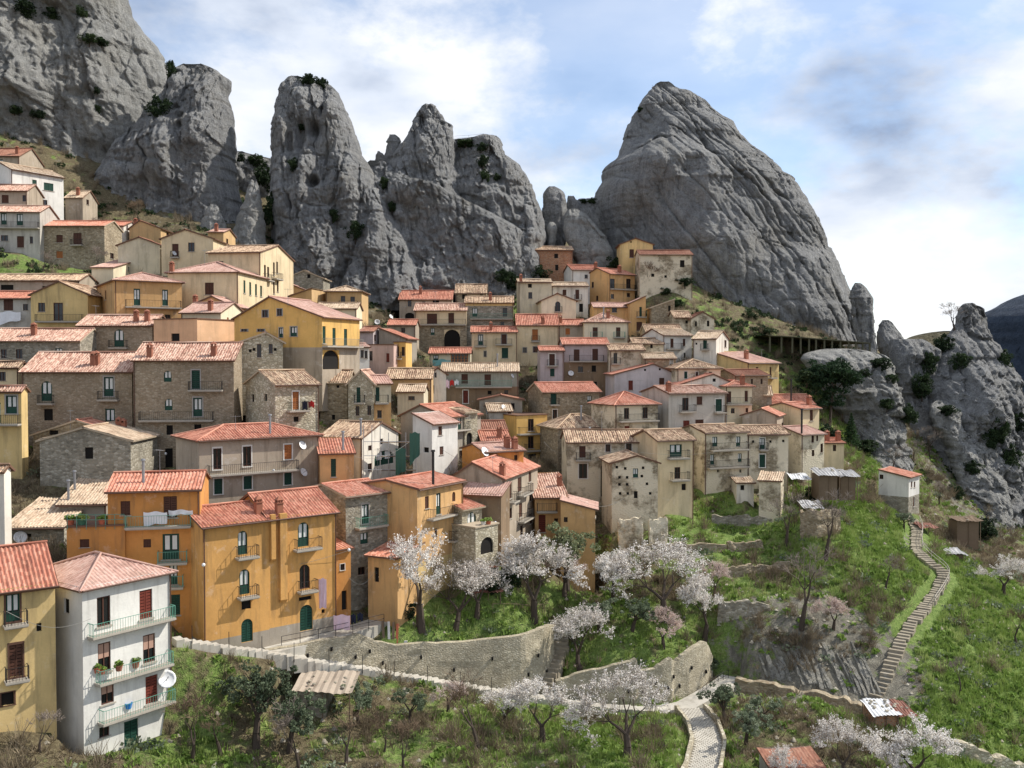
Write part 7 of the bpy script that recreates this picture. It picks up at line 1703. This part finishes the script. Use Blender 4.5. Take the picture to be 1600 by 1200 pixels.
# television aerials
for k, (px, py, lab) in enumerate([(368, 672, 'aerial on the grey house left of its flue'), (110, 668, 'aerial on the grey stone gable'), (250, 744, 'aerial on the laundry house roof'), (590, 738, 'aerial on the stone-fronted house'), (770, 735, 'aerial on the broad orange roof'), (450, 475, 'aerial on the yellow gable roof'), (700, 574, 'aerial on the green-grey roof'), (830, 500, 'aerial on the taller cream house'), (925, 532, 'aerial on the lilac house'), (1080, 606, 'aerial on the big white house'), (1000, 620, 'aerial on the red hipped roof'), (940, 676, 'aerial on the long stone house'), (1135, 666, 'aerial on the stone balcony house'), (150, 500, 'aerial on the brown stone house'), (320, 415, 'aerial on the pink hipped roof'), (680, 478, 'aerial on the arched cream house'), (1190, 560, 'aerial on the broad pink roof'), (640, 460, 'aerial on the red double roof')]):
    loc, _ = scene_hit(px, py)
    if loc is None: continue
    root = obj('tv_aerial', None, None, loc); tag(root, lab, 'aerial', 'television aerials'); h_ = 1.6 + (k % 4) * .45; a_ = k * 1.3
    b = MB(); b.tube((0, 0, -.2), (0, 0, h_), .025, .02, 5); b.build('mast', M['metal'], root)
    b = MB(); dx, dy = math.cos(a_) * .5, math.sin(a_) * .5; b.tube((-dx, -dy, h_ - .1), (dx, dy, h_ - .1), .018, .018, 4)
    for q in range(5):
        t = -1 + q * .5; ex, ey = -dy * (.35 + q * .06), dx * (.35 + q * .06); b.tube((dx * t - ex, dy * t - ey, h_ - .08), (dx * t + ex, dy * t + ey, h_ - .08), .014, .014, 4)
    b.build('elements', M['metal'], root)
# utility cables across the gap
for p, q, lab in [((1000, 706, 122), (1172, 690, 133), 'long pale cable from the tower house to the stone balconies'), ((322, 880, 86), (545, 858, 94), 'sagging cable across the ochre fronts'), ((905, 780, 112), (975, 776, 120), 'white cable across the alley'), ((20, 950, 69), (150, 962, 73), 'thin cable in front of the yellow house'), ((0, 552, 118), (125, 556, 124), 'cable across the grey stone house'), ((205, 760, 90), (310, 720, 103), 'cable from the laundry house up to the grey house'), ((556, 712, 104), (640, 690, 112), 'cable beside the scaffolding'), ((548, 900, 93), (588, 890, 94), 'cable between the annex and the outbuilding'), ((690, 700, 112), (800, 735, 116), 'cable over the broad orange roof'), ((1083, 640, 138), (1165, 648, 144), 'cable between the white houses'), ((850, 690, 134), (890, 700, 128), 'cable from the yellow house to the long house')]:
    a_, c_ = at(*p), at(*q); b = MB(); n = 14
    pts = [a_.lerp(c_, k / n) - Vector((0, .9, .9 * math.sin(math.pi * k / n))) for k in range(n + 1)]
    for u_, v_ in zip(pts[:-1], pts[1:]): b.tube(u_, v_, .016, .016, 4, cap=False)
    tag(b.build('cable', M['ironw'], None), lab, 'cable')
# loose stones
cover('stones', 'loose grey stones scattered over the slopes', 'stoneg', (np.array([(1, 0, 0), (.3, .9, 0), (-.8, .5, 0), (-.7, -.6, 0), (.4, -.9, 0), (.1, 0, .9), (-.3, .2, .7)]), np.array([(0, 1, 5), (1, 2, 6), (2, 3, 6), (3, 4, 5), (4, 0, 5), (5, 1, 6), (5, 6, 3)])), 2600, lambda g, r, c: np.clip(r * 1.2 + .12, 0, 1), (.08, .34), 31)
